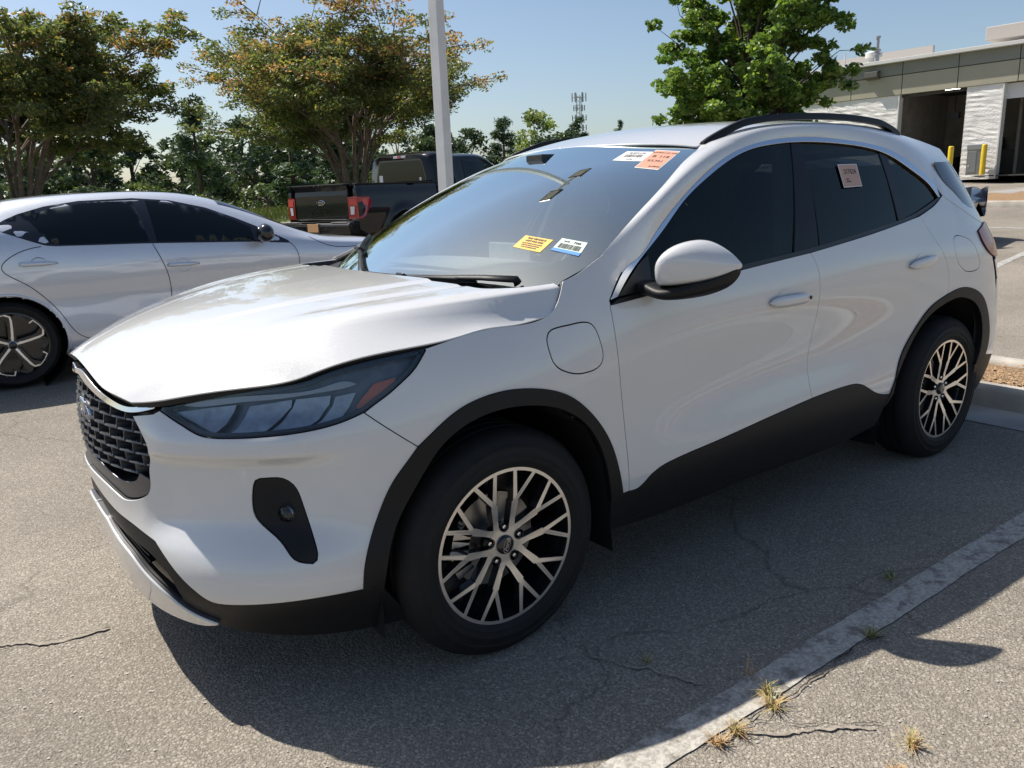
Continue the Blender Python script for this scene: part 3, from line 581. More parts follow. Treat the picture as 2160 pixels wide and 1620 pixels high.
    hm = n.new('ShaderNodeMath'); hm.operation = 'MULTIPLY_ADD'; hm.inputs[1].default_value = .7; l.new(sep.outputs['Blue'], hm.inputs[0]); l.new(edge.outputs[0], hm.inputs[2])
    hm2 = n.new('ShaderNodeMath'); hm2.operation = 'MULTIPLY'; l.new(hm.outputs[0], hm2.inputs[0]); l.new(cr.outputs[0], hm2.inputs[1])
    bp = n.new('ShaderNodeBump'); bp.inputs['Strength'].default_value = .55; bp.inputs['Distance'].default_value = .004; l.new(hm2.outputs[0], bp.inputs['Height']); l.new(bp.outputs['Normal'], b.inputs['Normal'])
    return m
M_ASPH = asphalt('asphalt', (.248, .220, .183), (.39, .35, .295), 120.0)
M_ROAD = asphalt('road_asphalt', (.185, .175, .165), (.28, .265, .25), 40)
def grow_axis(lo, hi, fine0, fine1, f, g=1.25, mx=8.0):
    a = list(np.arange(fine0, fine1+1e-6, f)); d = f; x = fine1
    while x < hi: d = min(d*g, mx); x += d; a.append(x)
    d = f; x = fine0
    while x > lo: d = min(d*g, mx); x -= d; a.insert(0, x)
    return np.array(a)
ground = sheet('ground', grow_axis(-160, 900, -6, 8, .5, mx=60), grow_axis(-60, 900, -6, 18, .5, mx=60), M_ASPH)
# ---------------------------------------------------------------- painted stall line with ragged edges
def worn_paint(name, col=(.43, .405, .36), under=(.19, .17, .145), thr=.47):
    m = mat(name, col, .85); n, l, b = nodes(m); tc = n.new('ShaderNodeTexCoord')
    a = n.new('ShaderNodeTexNoise'); a.inputs['Scale'].default_value = 16; a.inputs['Detail'].default_value = 9; a.inputs['Roughness'].default_value = .72; l.new(tc.outputs['Object'], a.inputs['Vector'])
    r = n.new('ShaderNodeMapRange'); r.inputs['From Min'].default_value = thr-.05; r.inputs['From Max'].default_value = thr+.06; l.new(a.outputs['Fac'], r.inputs['Value'])
    v = n.new('ShaderNodeTexVoronoi'); v.inputs['Scale'].default_value = 120; l.new(tc.outputs['Object'], v.inputs['Vector']); sp = n.new('ShaderNodeSeparateColor'); l.new(v.outputs['Color'], sp.inputs[0])
    c0 = n.new('ShaderNodeMixRGB'); c0.inputs[1].default_value = (col[0]*.72, col[1]*.72, col[2]*.70, 1); c0.inputs[2].default_value = (col[0]*1.15, col[1]*1.15, col[2]*1.15, 1); l.new(sp.outputs['Red'], c0.inputs[0])
    mx = n.new('ShaderNodeMixRGB'); mx.inputs[1].default_value = (*under, 1); l.new(r.outputs[0], mx.inputs[0]); l.new(c0.outputs[0], mx.inputs[2]); l.new(mx.outputs[0], b.inputs['Base Color'])
    bp = n.new('ShaderNodeBump'); bp.inputs['Strength'].default_value = .6; bp.inputs['Distance'].default_value = .004; l.new(sp.outputs['Blue'], bp.inputs['Height']); l.new(bp.outputs['Normal'], b.inputs['Normal'])
    return m
M_LINE = worn_paint('worn_line_paint', thr=.44); M_LINE2 = worn_paint('faded_line_paint', (.42, .41, .39), thr=.46)
def wobble(x, s, a=1.0): return a*(math.sin(x*7.3+s)+.6*math.sin(x*19.1+2.1*s)+.45*math.sin(x*47+s*3.3)+.3*math.sin(x*113+s))/2.3
def stripe(name, p0, p1, width, m, rag=.006, n=None, dz=.004, kind='structure'):
    p0 = Vector((*p0, 0)); p1 = Vector((*p1, 0)); d = p1-p0; L = d.length; d /= L; s = Vector((-d.y, d.x, 0)); n = n or max(4, int(L/.02)); V = []
    for i in range(n+1):
        t = L*i/n
        for k, sg in ((0, -1), (1, 1)):
            q = p0+d*t+s*sg*(width/2+wobble(t, 3.0*k+1, rag)); V.append((q.x, q.y, float(gz(q.x, q.y))+dz))
    o = mesh(name, V, [(2*i, 2*i+1, 2*i+3, 2*i+2) for i in range(n)], m)
    if kind: o['kind'] = kind
    return o
stripe('stall_line', (-3.2, -1.49), (3.70, -1.535), .105, M_LINE, .005)
stripe('stall_line', (.6, 1.22), (3.70, 1.22), .105, M_LINE, .005)
for yy in (-1.3, 1.5, 4.3): stripe('road_line', (8.3, yy+.2), (13.8, yy+.9), .11, M_LINE2, .006)
stripe('road_line', (15.0, -8), (14.2, 6.5), .12, M_LINE2, .006)
# open crack along the line and two more in the lot
M_CRACK = mat('crack_dark', (.022, .020, .018), 1.0)
M_SAND = noise_var(mat('crack_sand', (.30, .262, .215), .95), 60, .35)
def crack(name, pts, w, m, rag, dz=.0075, seed=1):
    rr = random.Random(seed); P = []
    for (a, b) in zip(pts[:-1], pts[1:]):
        a = Vector(a); b = Vector(b); n = max(2, int((b-a).length/.012))
        P += [a+(b-a)*(i/n) for i in range(n)]
    P.append(Vector(pts[-1])); V = []; off = 0
    for i, p in enumerate(P):
        off += rr.uniform(-rag, rag); off *= .93; t = (P[min(i+1, len(P)-1)]-P[max(i-1, 0)]).normalized(); s = Vector((-t.y, t.x)); ww = w*(.35+.65*abs(math.sin(i*.23+seed)))*rr.uniform(.5, 1.2)
        for sg in (-1, 1): q = p+s*(off+sg*ww/2); V.append((q.x, q.y, float(gz(q.x, q.y))+dz))
    o = mesh(name, V, [(2*i, 2*i+1, 2*i+3, 2*i+2) for i in range(len(P)-1)], m); o['kind'] = 'structure'; return o
crack('pavement_crack', [(.28, -1.585), (.62, -1.60), (.93, -1.592)], .006, M_CRACK, .006, seed=2)
crack('pavement_crack', [(.10, -1.58), (.3, -1.60), (.36, -1.66), (.55, -1.80)], .003, M_CRACK, .007, seed=5)
crack('pavement_crack', [(.16, -1.58), (.25, -1.60), (.34, -1.67), (.52, -1.79)], .013, M_SAND, .007, dz=.006, seed=8)
crack('pavement_crack', [(-2.6, .9), (-1.95, .55), (-1.40, .22), (-1.0, .06)], .0028, M_CRACK, .01, seed=11)
crack('pavement_crack', [(-2.6, .9), (-1.95, .56), (-1.40, .23), (-1.0, .06)], .022, M_SAND, .01, dz=.006, seed=12)
crack('pavement_crack', [(.30, -1.40), (.16, -1.1), (.22, -.98)], .014, M_SAND, .010, dz=.006, seed=14)
crack('pavement_crack', [(-1.62, -1.18), (-1.42, -.95), (-1.30, -.80), (-1.22, -.70)], .006, M_CRACK, .008, seed=17)
# loose chips of aggregate lying on the lot
def chips(name, n, box, size, m, label, seed):
    rr = np.random.default_rng(seed); V = []; F = []
    for i in range(n):
        x = rr.uniform(box[0], box[1]); y = rr.uniform(box[2], box[3]); s = size*rr.uniform(.5, 1.6); z = float(gz(x, y)); a = rr.uniform(0, 6.3); k = len(V)
        for j in range(5):
            t = a+j*1.257+rr.uniform(-.3, .3); V.append((x+math.cos(t)*s*rr.uniform(.6, 1), y+math.sin(t)*s*rr.uniform(.5, .9), z+.003))
        V.append((x+rr.uniform(-.2, .2)*s, y, z+s*.55)); F += [(k+j, k+(j+1) % 5, k+5) for j in range(5)]
    o = mesh(name, V, F, m); tag(o, label, 'gravel', kind='stuff'); return o
M_CHIP = noise_var(mat('stone_chip', (.46, .43, .38), .85), 300, .4)
chips('loose_gravel', 2600, (-3.0, 2.6, -2.7, 1.5), .0042, M_CHIP, 'pale loose stone chips scattered over the asphalt', 4)
# dry weeds in the joint
M_STRAW = mat('dry_grass', (.46, .29, .13), .8); M_STRAW2 = mat('yellow_grass', (.42, .36, .14), .8); M_WEED = mat('weed_green', (.10, .14, .045), .8)
def tuft(x, y, h, n, mats, label, seed):
    rr = random.Random(seed); V = []; F = []; mi = []; z0 = float(gz(x, y))+.004
    for i in range(n):
        a = rr.uniform(0, 6.283); lean = rr.uniform(.35, 1.25); L = h*rr.uniform(.5, 1.2); w = rr.uniform(.0011, .0022); bx = x+rr.uniform(-.012, .012); by = y+rr.uniform(-.012, .012); k = len(V); dx, dy = math.cos(a), math.sin(a)
        for j in range(4):
            t = j/3; r = L*lean*(t**1.4); zz = L*max(.12, 1-.62*lean)*math.sin(t*1.5); ww = w*(1-.8*t)
            for sg in (-1, 1): V.append((bx+dx*r-dy*ww*sg, by+dy*r+dx*ww*sg, z0+zz))
        F += [(k+2*j, k+2*j+1, k+2*j+3, k+2*j+2) for j in range(3)]; mi += [rr.randrange(len(mats))]*3
    o = mesh('weed_tuft', V, F, mats, mi=mi); tag(o, label, 'weed', 'dry weeds in the paving joints'); return o
for i, (x, y, h, n, ms, lb) in enumerate([
    (.415, -1.540, .050, 60, [M_STRAW2, M_STRAW, M_WEED], 'yellow green weed tuft in the stall line joint, middle of the row'),
    (.375, -1.590, .055, 70, [M_STRAW, M_STRAW2], 'straw coloured weed tuft just below the yellow green one at the line'),
    (.215, -1.595, .050, 70, [M_STRAW, M_STRAW, M_STRAW2], 'orange dry weed tuft at the joint of the stall line, right of its twin'),
    (.145, -1.590, .042, 46, [M_STRAW], 'small orange dry weed tuft nearest the lower edge of the stall line'),
    (.900, -1.572, .045, 50, [M_STRAW2, M_WEED], 'pale green weed at the end of the crack by the mirror shadow'),
    (1.30, -1.420, .045, 34, [M_WEED, M_STRAW2], 'green weed on the inner edge of the stall line in car shadow'),
    (.52, -1.90, .045, 60, [M_STRAW, M_STRAW2], 'dry orange weed in the crack at the bottom of the picture'),
    (.40, -1.93, .03, 40, [M_STRAW], 'low dry weed left of the crack at the bottom of the picture'),
    (.45, -1.455, .060, 8, [M_STRAW], 'single thin seed stalk standing at the shadow edge'),
    (.27, -1.22, .03, 20, [M_WEED, M_STRAW2], 'tiny weed in the crack beside the front wheel')]): tuft(x, y, h, n, ms, lb, 20+i)
# ---------------------------------------------------------------- island with kerbs
M_CONC = noise_var(mat('kerb_concrete', (.40, .37, .32), .9), 5, .25, 8, bump=.5, bump_scale=140, bump_dist=.004)
def kerb(name, p0, p1, w, h, label=None):
    """rounded kerb running p0->p1 in plan"""
    p0 = Vector((*p0, 0)); p1 = Vector((*p1, 0)); d = (p1-p0); L = d.length; d /= L; s = Vector((-d.y, d.x, 0)); n = max(2, int(L/.6)); prof = [(-w/2-.02, -.05), (-w/2-.012, .02), (-w/2, h-.03), (-w/2+.012, h-.01), (-w/2+.035, h), (w/2-.035, h), (w/2-.012, h-.01), (w/2, h-.03), (w/2+.012, .02), (w/2+.02, -.05)]; V = []
    for i in range(n+1):
        q = p0+d*(L*i/n)
        for a, b in prof: r = q+s*a; V.append((r.x, r.y, float(gz(q.x, q.y))+b))
    k = len(prof); F = [(i*k+j, i*k+j+1, (i+1)*k+j+1, (i+1)*k+j) for i in range(n) for j in range(k-1)]+[tuple(range(k)), tuple(n*k+j for j in range(k))]
    o = mesh(name, V, F, M_CONC, None, True); o.data.set_sharp_from_angle(angle=math.radians(50)); o['kind'] = 'structure'; return o
M_MULCH = noise_var(mat('dry_mulch', (.36, .23, .125), .95), 45, .55, 8, bump=1.0, bump_scale=70, bump_dist=.03)
def mound(name, x0, x1, y0, y1, h, m, step=.12, seed=0, amp=.02):
    xs = np.arange(x0, x1+1e-6, step); ys = np.arange(y0, y1+1e-6, step); rr = np.random.default_rng(seed)
    X, Y = np.meshgrid(xs, ys, indexing='ij'); u = (X-x0)/(x1-x0); Z = gz(X, Y)+h+.03*np.sin(np.pi*u)+rr.normal(0, amp, X.shape)*(np.sin(np.pi*u)**.5+.1); n = len(ys)
    o = mesh(name, np.c_[X.ravel(), Y.ravel(), Z.ravel()], [(i*n+j, (i+1)*n+j, (i+1)*n+j+1, i*n+j+1) for i in range(len(xs)-1) for j in range(n-1)], m, None, True); o['kind'] = 'structure'; return o
kerb('kerb', (3.86, -9), (3.86, 9.6), .15, .13); kerb('kerb', (4.66, -9), (4.66, 9.6), .15, .13)
mound('planting_bed', 3.90, 4.62, -9, 9.6, .09, M_MULCH, .09, 3, .012)
chips('mulch_chips', 2200, (3.95, 4.58, -3.5, 2.5), .013, noise_var(mat('bark_chip', (.42, .27, .15), .9), 40, .5), 'brown bark chips over the narrow planting bed', 9)
bpy.data.objects['mulch_chips'].location.z = .115
# far island in front of the service building
kerb('kerb', (19.6, -14), (18.2, 8.6), .16, .14); kerb('kerb', (22.4, -14), (21.0, 8.6), .16, .14)
V = []; nn = 80; rr_ = np.random.default_rng(2)
for i in range(nn+1):
    t = i/nn
    for j in range(9):
        x = 19.66+2.68*j/8-1.4*t; y = -14+22.6*t; V.append((x, y, float(gz(x, y))+.10+.10*math.sin(math.pi*j/8)+rr_.normal(0, .018)))
o = mesh('planting_bed', V, [(i*9+j, i*9+9+j, i*9+10+j, i*9+j+1) for i in range(nn) for j in range(8)], M_MULCH, None, True); o['kind'] = 'structure'
# concrete gutter pan and stain by the rear wheel
M_GUT = noise_var(mat('gutter_concrete', (.33, .315, .285), .9), 3, .3, 9, bump=.4, bump_scale=120, bump_dist=.004)
sheet('gutter', np.linspace(3.42, 3.775, 5), np.linspace(-9, 9.6, 40), M_GUT, .004)
# ---------------------------------------------------------------- lawn and rear kerb
M_LAWN = noise_var(mat('lawn_soil', (.14, .17, .045), .95), 1.5, .4, 8)
kerb('kerb', (-60, 17.0), (16.5, 17.0), .16, .15)
def gzl(x, y): return gz(x, y)+.12
sheet('lawn', grow_axis(-140, 300, -12, 20, 1.0, mx=40), grow_axis(17.05, 700, 17.05, 30, 1.0, mx=40), M_LAWN, 0, gzl)
M_GRASS = [mat('grass_green', (.17, .23, .045), .7), mat('grass_light', (.28, .30, .08), .7), mat('grass_dry', (.34, .29, .12), .8)]
def grass(name, x0, x1, y0, y1, n, h, label, seed):
    rr = np.random.default_rng(seed); x = rr.uniform(x0, x1, n); y = rr.uniform(y0, y1, n); z = gzl(x, y)-.02; a = rr.uniform(0, 6.283, n); L = h*rr.uniform(.5, 1.3, n)*(1+1.2*_sm(y0+1.5, y0+4, y)); w = .012*L/.12; dx = np.cos(a); dy = np.sin(a); l1 = rr.uniform(-.4, .4, n)*L; l2 = rr.uniform(-.4, .4, n)*L
    V = np.stack([np.c_[x-dx*w, y-dy*w, z], np.c_[x+dx*w, y+dy*w, z], np.c_[x+l1, y+l2, z+L]], 1).reshape(-1, 3); F = np.arange(3*n).reshape(-1, 3)
    o = mesh(name, V, F, M_GRASS, mi=rr.choice(3, n, p=[.5, .32, .18])); tag(o, label, 'grass', kind='stuff'); return o
grass('grass', -16, 15, 17.1, 22.5, 42000, .10, 'sunlit grass strip behind the parked cars', 5)
# ---------------------------------------------------------------- trees
def leaf_mat(name, col, tr=.45, rough=.45):
    m = bpy.data.materials.new(name); m.use_nodes = True; n = m.node_tree.nodes; l = m.node_tree.links; b = n['Principled BSDF']; b.inputs['Base Color'].default_value = (*col, 1); b.inputs['Roughness'].default_value = rough; b.inputs['Specular IOR Level'].default_value = .5
    t = n.new('ShaderNodeBsdfTranslucent'); t.inputs['Color'].default_value = (min(1, col[0]*1.5), min(1, col[1]*1.5), col[2]*.9, 1); mx = n.new('ShaderNodeMixShader'); mx.inputs[0].default_value = tr; l.new(b.outputs[0], mx.inputs[1]); l.new(t.outputs[0], mx.inputs[2]); l.new(mx.outputs[0], n['Material Output'].inputs['Surface']); return m
L_G1 = leaf_mat('leaf_green', (.135, .17, .058), .5); L_G2 = leaf_mat('leaf_dark', (.085, .115, .05), .5); L_G3 = leaf_mat('leaf_yellow', (.26, .22, .06)); L_O = leaf_mat('leaf_orange', (.40, .24, .11), .5); L_R = leaf_mat('leaf_rust', (.36, .19, .12), .5)
L_M1 = leaf_mat('maple_leaf', (.14, .225, .045)); L_M2 = leaf_mat('maple_leaf_dark', (.07, .135, .03)); L_M3 = leaf_mat('maple_leaf_light', (.25, .34, .07))
L_P1 = leaf_mat('pine_needle', (.065, .11, .05), .3); L_P2 = leaf_mat('pine_dark', (.035, .065, .036), .25); L_B1 = leaf_mat('hedge_leaf', (.05, .078, .042), .3); L_B2 = leaf_mat('hedge_leaf_light', (.075, .11, .04), .3)
M_BARK = noise_var(mat('bark', (.10, .072, .052), .9), 12, .45, 8, bump=.8, bump_scale=30, bump_dist=.02); M_BARKP = noise_var(mat('pale_bark', (.18, .135, .10), .8), 10, .45, 8, bump=.5, bump_scale=25, bump_dist=.01)
def leaves(P, size, n_each, spread, rng, flat=.55, mats=(0,), pm=None, aspect=.5, up=.3):
    """leaf quads scattered around cluster centres P (k,3)"""
    P = np.asarray(P, float); k = len(P); N = k*n_each; C0 = np.repeat(P, n_each, 0); d = rng.normal(0, 1, (N, 3)); d /= np.maximum(np.linalg.norm(d, axis=1, keepdims=True), 1e-6); d *= (rng.uniform(0, 1, (N, 1))**.5)*spread; d[:, 2] *= flat; c = C0+d
    a = rng.normal(0, 1, (N, 3)); a[:, 2] *= .6; a /= np.linalg.norm(a, axis=1, keepdims=True); u = rng.normal(0, 1, (N, 3)); u[:, 2] += up; b = np.cross(a, u); b /= np.maximum(np.linalg.norm(b, axis=1, keepdims=True), 1e-6); s = size*rng.uniform(.6, 1.35, (N, 1)); a = a*s; b = b*s*aspect
    V = np.stack([c-a, c+b*.9-a*.15, c+a, c-b*.9-a*.15], 1).reshape(-1, 3); F = np.arange(4*N).reshape(-1, 4)
    return V, F, c
def spline_pts(p, n): 
    t = np.arange(len(p), dtype=float); return [Vector(q) for q in Spl(t, np.array([tuple(v) for v in p]))(np.linspace(0, len(p)-1, n))]
def crape(name, x, y, H, RX, label, seed, stems, leaf_n, hue):
    rng = np.random.default_rng(seed); rr = random.Random(seed); z0 = float(gzl(x, y)); T = empty(name, (x, y, z0)); tag(T, label, 'tree')
    mb = MB(); tips = []
    for i in range(stems):
        a = 6.283*i/stems+rr.uniform(-.3, .3); lean = rr.uniform(.35, 1.0); r0 = rr.uniform(.055, .085)
        top = Vector((math.cos(a)*RX*.42*lean, math.sin(a)*RX*.42*lean, H*rr.uniform(.46, .56))); p = spline_pts([(math.cos(a)*.18, math.sin(a)*.18, -.1), (math.cos(a)*.30, math.sin(a)*.30, H*.12), tuple(top*.62+Vector((0, 0, H*.05))), tuple(top)], 9)
        mb.tube(p, [r0*(1-.5*k/8) for k in range(9)], 7)
        for j in range(5):
            b = p[rr.randrange(4, 9)]; a2 = a+rr.uniform(-1.3, 1.3); el = rr.uniform(.25, 1.15); L = RX*rr.uniform(.40, .78); e = b+Vector((math.cos(a2)*math.cos(el)*L, math.sin(a2)*math.cos(el)*L, math.sin(el)*L*.95)); mid = (b+e)/2+Vector((rr.uniform(-.2, .2), rr.uniform(-.2, .2), rr.uniform(.1, .35))); q = spline_pts([tuple(b), tuple(mid), tuple(e)], 7); mb.tube(q, [r0*.5*(1-.7*k/6) for k in range(7)], 5, cap=False)
            for s in range(12):
                bb = q[rr.randrange(2, 7)]; a3 = a2+rr.uniform(-1.4, 1.4); el3 = rr.uniform(-.15, .9); L3 = RX*rr.uniform(.14, .34); e3 = bb+Vector((math.cos(a3)*math.cos(el3)*L3, math.sin(a3)*math.cos(el3)*L3, math.sin(el3)*L3)); mb.tube([bb, (bb+e3)/2+Vector((0, 0, .05)), e3], [.016, .011, .006], 4, cap=False)
                tips += [e3, bb*.4+e3*.6+Vector((rr.uniform(-.15, .15), rr.uniform(-.15, .15), rr.uniform(-.05, .15)))]
    mb.build('trunk', M_BARKP, T, True)
    # lower fill so the crown spreads like an umbrella
    tips = np.array([tuple(t) for t in tips]); V, F, c = leaves(tips, .052, leaf_n, RX*.082, rng, flat=.5, aspect=.5)
    hh = (c[:, 2]/H); rad = np.hypot(c[:, 0], c[:, 1])/RX; w = np.clip((hh-.55)*1.6+(rad-.45)*.9, 0, 1)*hue; cl = np.repeat(rng.uniform(0, 1, len(tips)), leaf_n)
    pick = rng.uniform(0, 1, len(c)); mi = np.where(pick < .55, 0, 1); mi = np.where((pick > .86), 2, mi); mi = np.where((cl*.7+rng.uniform(0, .6, len(c))) < w, np.where(rng.uniform(0, 1, len(c)) < .65, 3, np.where(rng.uniform(0, 1, len(c)) < .5, 4, 2)), mi)
    mesh('crown', V, F, [L_G1, L_G2, L_G3, L_O, L_R], T, mi=mi); return T
crape('crape_myrtle', 9.0, 19.0, 5.3, 4.2, 'multi stemmed tree with orange tinted leaves behind the black pickup', 11, 11, 88, .66)
crape('crape_myrtle', .5, 18.2, 4.9, 3.3, 'spreading dark green tree behind the silver sedan at the left edge', 23, 11, 96, .40)
def maple(name, x, y, H, R, label, seed):
    rng = np.random.default_rng(seed); rr = random.Random(seed); z0 = float(gz(x, y)); T = empty(name, (x, y, z0)); tag(T, label, 'tree'); mb = MB(); tr = spline_pts([(0, 0, -.1), (.05, 0, H*.25), (-.05, .05, H*.55), (.05, 0, H*.9)], 10); mb.tube(tr, [.16*(1-.8*k/9) for k in range(10)], 8); tips = []
    zc_m = H*.60; hz = H*.42
    for i in range(95):
        a = rr.uniform(0, 6.283); s = rr.uniform(-1, 1); rad = R*math.sqrt(max(0, 1-s*s))*rr.uniform(.80, 1.04)+.1; e = Vector((math.cos(a)*rad, math.sin(a)*rad, zc_m+s*hz)); t = min(.95, max(.18, (e.z/H)*.72)); b = tr[int(t*9)]; q = spline_pts([tuple(b), tuple(b*.45+e*.55+Vector((0, 0, .18))), tuple(e)], 6); mb.tube(q, [.045*(1-.8*k/5) for k in range(6)], 5, cap=False)
        for s_ in range(8):
            bb = q[rr.randrange(2, 6)]; o = Vector([max(-1.3, min(1.3, rr.gauss(0, g_))) for g_ in (1, 1, .6)])*R*.15; tips.append(bb+o)
            if s_ < 4: mb.tube([bb, bb+o], [.010, .004], 4, cap=False)
    mb.build('trunk', M_BARK, T, True); V, F, c = leaves(np.array([tuple(t) for t in tips]), .085, 85, R*.125, rng, flat=.55, aspect=.62); pk = rng.uniform(0, 1, len(c)); cl = np.repeat(rng.uniform(0, 1, len(tips)), 85); mi = np.where(pk < .55, 0, 1); mi = np.where(pk+cl*.5 > 1.05, 2, mi); mesh('crown', V, F, [L_M1, L_M2, L_M3], T, mi=mi); return T
maple('maple_tree', 19.0, 12.8, 7.0, 2.35, 'bright green leafy tree in front of the service building', 31)
def pine(name, x, y, H, R, label, seed, group=None, dark=.5, n=60):
    rng = np.random.default_rng(seed); rr = random.Random(seed); z0 = float(gzl(x, y)); T = empty(name, (x, y, z0)); tag(T, label, 'tree', group); mb = MB(); mb.tube([(0, 0, -.2), (.05, 0, H*.5), (0, 0, H*.97)], [.16, .10, .02], 7); tips = []
    for k in range(int(H*5)):
        t = rr.uniform(.10, .99); a = rr.uniform(0, 6.283); L = R*(1-t)**.8*rr.uniform(.7, 1.1)+.12; z = H*t; e = Vector((math.cos(a)*L, math.sin(a)*L, z-.10*L+.2)); mb.tube([(0, 0, z), tuple(e)], [.03, .008], 4, cap=False)
        for s in range(5): u = rr.uniform(.35, 1); tips.append((e.x*u+rr.gauss(0, .12), e.y*u+rr.gauss(0, .12), z+(e.z-z)*u+rr.gauss(0, .1)))
    mb.build('trunk', M_BARK, T, True); V, F, c = leaves(np.array(tips), .20, n//2, .38, rng, flat=.6, aspect=.16, up=1.0); mesh('crown', V, F, [L_P1, L_P2], T, mi=(rng.uniform(0, 1, len(c)) < dark).astype(int)); return T
def broad(name, x, y, H, R, label, seed, group=None, mats=None, n=46, size=.16):
    rng = np.random.default_rng(seed); rr = random.Random(seed); z0 = float(gzl(x, y)); T = empty(name, (x, y, z0)); tag(T, label, 'tree', group); mb = MB(); mb.tube([(0, 0, -.2), (.1, 0, H*.4), (0, .1, H*.8)], [.18, .13, .04], 7); tips = []
    for k in range(int(70*R/3)):
        a = rr.uniform(0, 6.283); t = rr.uniform(.06, 1); prof = (math.sin(math.pi*min(1, .15+.85*t)))**.5; L = R*prof*rr.uniform(.35, 1)**.5; e = (math.cos(a)*L, math.sin(a)*L, H*t); tips.append(e)
        if k % 3 == 0: mb.tube([(0, 0, H*t*.6), e], [.05, .01], 4, cap=False)
    mb.build('trunk', M_BARK, T, True); V, F, c = leaves(np.array(tips), size, n, R*.26, rng, flat=.75, aspect=.6); mats = mats or [L_B1, L_B2]; cl = np.repeat(rng.uniform(0, 1, len(tips)), n); mesh('crown', V, F, mats, T, mi=((cl+rng.uniform(0, .7, len(c))) > 1.15).astype(int)); return T
# tree line beyond the lawn
pine('pine_tree', 9.3, 35.9, 4.6, 1.6, 'tall pointed young pine in the gap between the two spreading trees', 41, dark=.3)
pine('pine_tree', 10.7, 28.1, 2.5, .85, 'short young pine standing left of the pickup tailgate', 43, dark=.25, n=90)
pine('pine_tree', 13.5, 30.1, 3.0, .95, 'small pine standing behind the pickup bed', 44, dark=.3, n=90)
pine('pine_tree', 32.8, 44.3, 5.0, 2.0, 'pine with bushy top right of the light pole', 45, dark=.35)
broad('tree', 39.6, 49.1, 6.0, 2.7, 'rounded light green tree near the cell tower', 46, mats=[L_G1, L_M3])
pine('pine_tree', 51.4, 57.5, 6.7, 2.9, 'dark pine crown standing in front of the cell tower', 47, dark=.4)
pine('pine_tree', 89.1, 90.7, 10.0, 2.9, 'small far pine right of the cell tower', 48, dark=.5)
broad('tree', 14.8, 44.7, 4.9, 2.6, 'tall dark tree right behind the pointed pine', 49)
rt = random.Random(5)
ROW = [(-5.5, 55.5, 4.9), (-1.8, 55.4, 4.7), (1.8, 55.2, 4.9), (4.2, 54.0, 4.8), (7.0, 54.7, 4.7), (9.9, 53.2, 4.9), (12.7, 52.6, 4.7), (15.2, 52.9, 4.8), (18.5, 50.8, 5.2), (20.8, 50.0, 4.9), (23.7, 48.7, 4.5), (26.0, 47.5, 4.5), (28.3, 46.2, 4.6), (31.1, 46.4, 4.7), (35.7, 43.0, 3.8), (37.2, 41.7, 3.6), (41.5, 47.5, 3.9), (45.5, 45.0, 3.6), (-3.5, 48.0, 3.6), (3.0, 47.0, 3.5), (6.5, 46.0, 3.7), (11.5, 45.5, 3.7), (17.0, 44.0, 4.1), (20.5, 42.5, 3.8), (24.5, 41.0, 3.6)]
for i, (x, y, H) in enumerate(ROW):
    broad('tree', x, y, H*rt.uniform(.92, 1.08), rt.uniform(1.9, 2.6), 'dark tree in the dense row beyond the lawn', 60+i, 'trees of the dense row beyond the lawn', n=70, size=.15)
for i in range(16):
    x = -10+2.3*i+rt.uniform(-.6, .6); y = 29+rt.uniform(-.8, 2.6)
    broad('shrub', x, y, rt.uniform(.8, 1.5), rt.uniform(.8, 1.3), 'low shrub along the foot of the tree row', 90+i, 'shrubs along the foot of the tree row', mats=[L_B2, L_G1] if i % 2 else [L_B1, L_G1], n=60, size=.085)
# ---------------------------------------------------------------- light pole on a concrete pedestal
M_WPOLE = noise_var(mat('white_pole_paint', (.66, .655, .63), .45), 3, .10, 6)
px_, py_ = 4.26, 6.22; pz_ = float(gz(px_, py_)); LP = empty('light_pole', (px_, py_, pz_), math.radians(18), 'white square light pole rising behind the windscreen', 'light pole')
MB().lathe([(.0, -.2), (.28, -.2), (.28, .74), (.265, .76), (.0, .76)], axis='z', n=36).build('pedestal', M_CONC, LP, True, sharp=40)
MB().box((0, 0, .785), (.34, .34, .05)).box((0, 0, .83), (.24, .24, .05)).build('base_cover', M_WPOLE, LP, bevel=.008)
V = []
for z, w in ((.80, .0765), (8.2, .0685)): V += [(w*sx, w*sy, z) for sx, sy in ((-1, -1), (1, -1), (1, 1), (-1, 1))]
mesh('shaft', V, [(i, (i+1) % 4, 4+(i+1) % 4, 4+i) for i in range(4)]+[(7, 6, 5, 4)], M_WPOLE, LP).modifiers.new('b', 'BEVEL').width = .01
for k in range(6): MB().lathe([(0, -.004), (.006, -.003), (.006, .0)], axis='x', n=10).build('bolt', M_STEEL, LP).location = (.0775, .03, 1.9+k*.35)
for sg in (-1, 1):
    arm = MB().box((sg*.28, 0, 8.06), (.46, .07, .10)).build('arm', M_WPOLE, LP, bevel=.006)
    hd = MB(); hd.add([(sg*a, b, z) for a, b, z in ((.48, -.19, 8.0), (.48, .19, 8.0), (1.18, .19, 8.0), (1.18, -.19, 8.0), (.48, -.17, 8.17), (.48, .17, 8.17), (1.16, .15, 8.10), (1.16, -.15, 8.10))], [(0, 1, 2, 3), (4, 7, 6, 5), (0, 4, 5, 1), (1, 5, 6, 2), (2, 6, 7, 3), (3, 7, 4, 0)]); o = hd.build('lamp_head', mat('lamp_bronze', (.07, .06, .05), .45), LP, bevel=.01)
    MB().box((sg*.83, 0, 7.997), (.56, .30, .006)).build('lens', M_DIFF if 'M_DIFF' in globals() else mat('lamp_diffuser', (.6, .6, .58), .2), o)
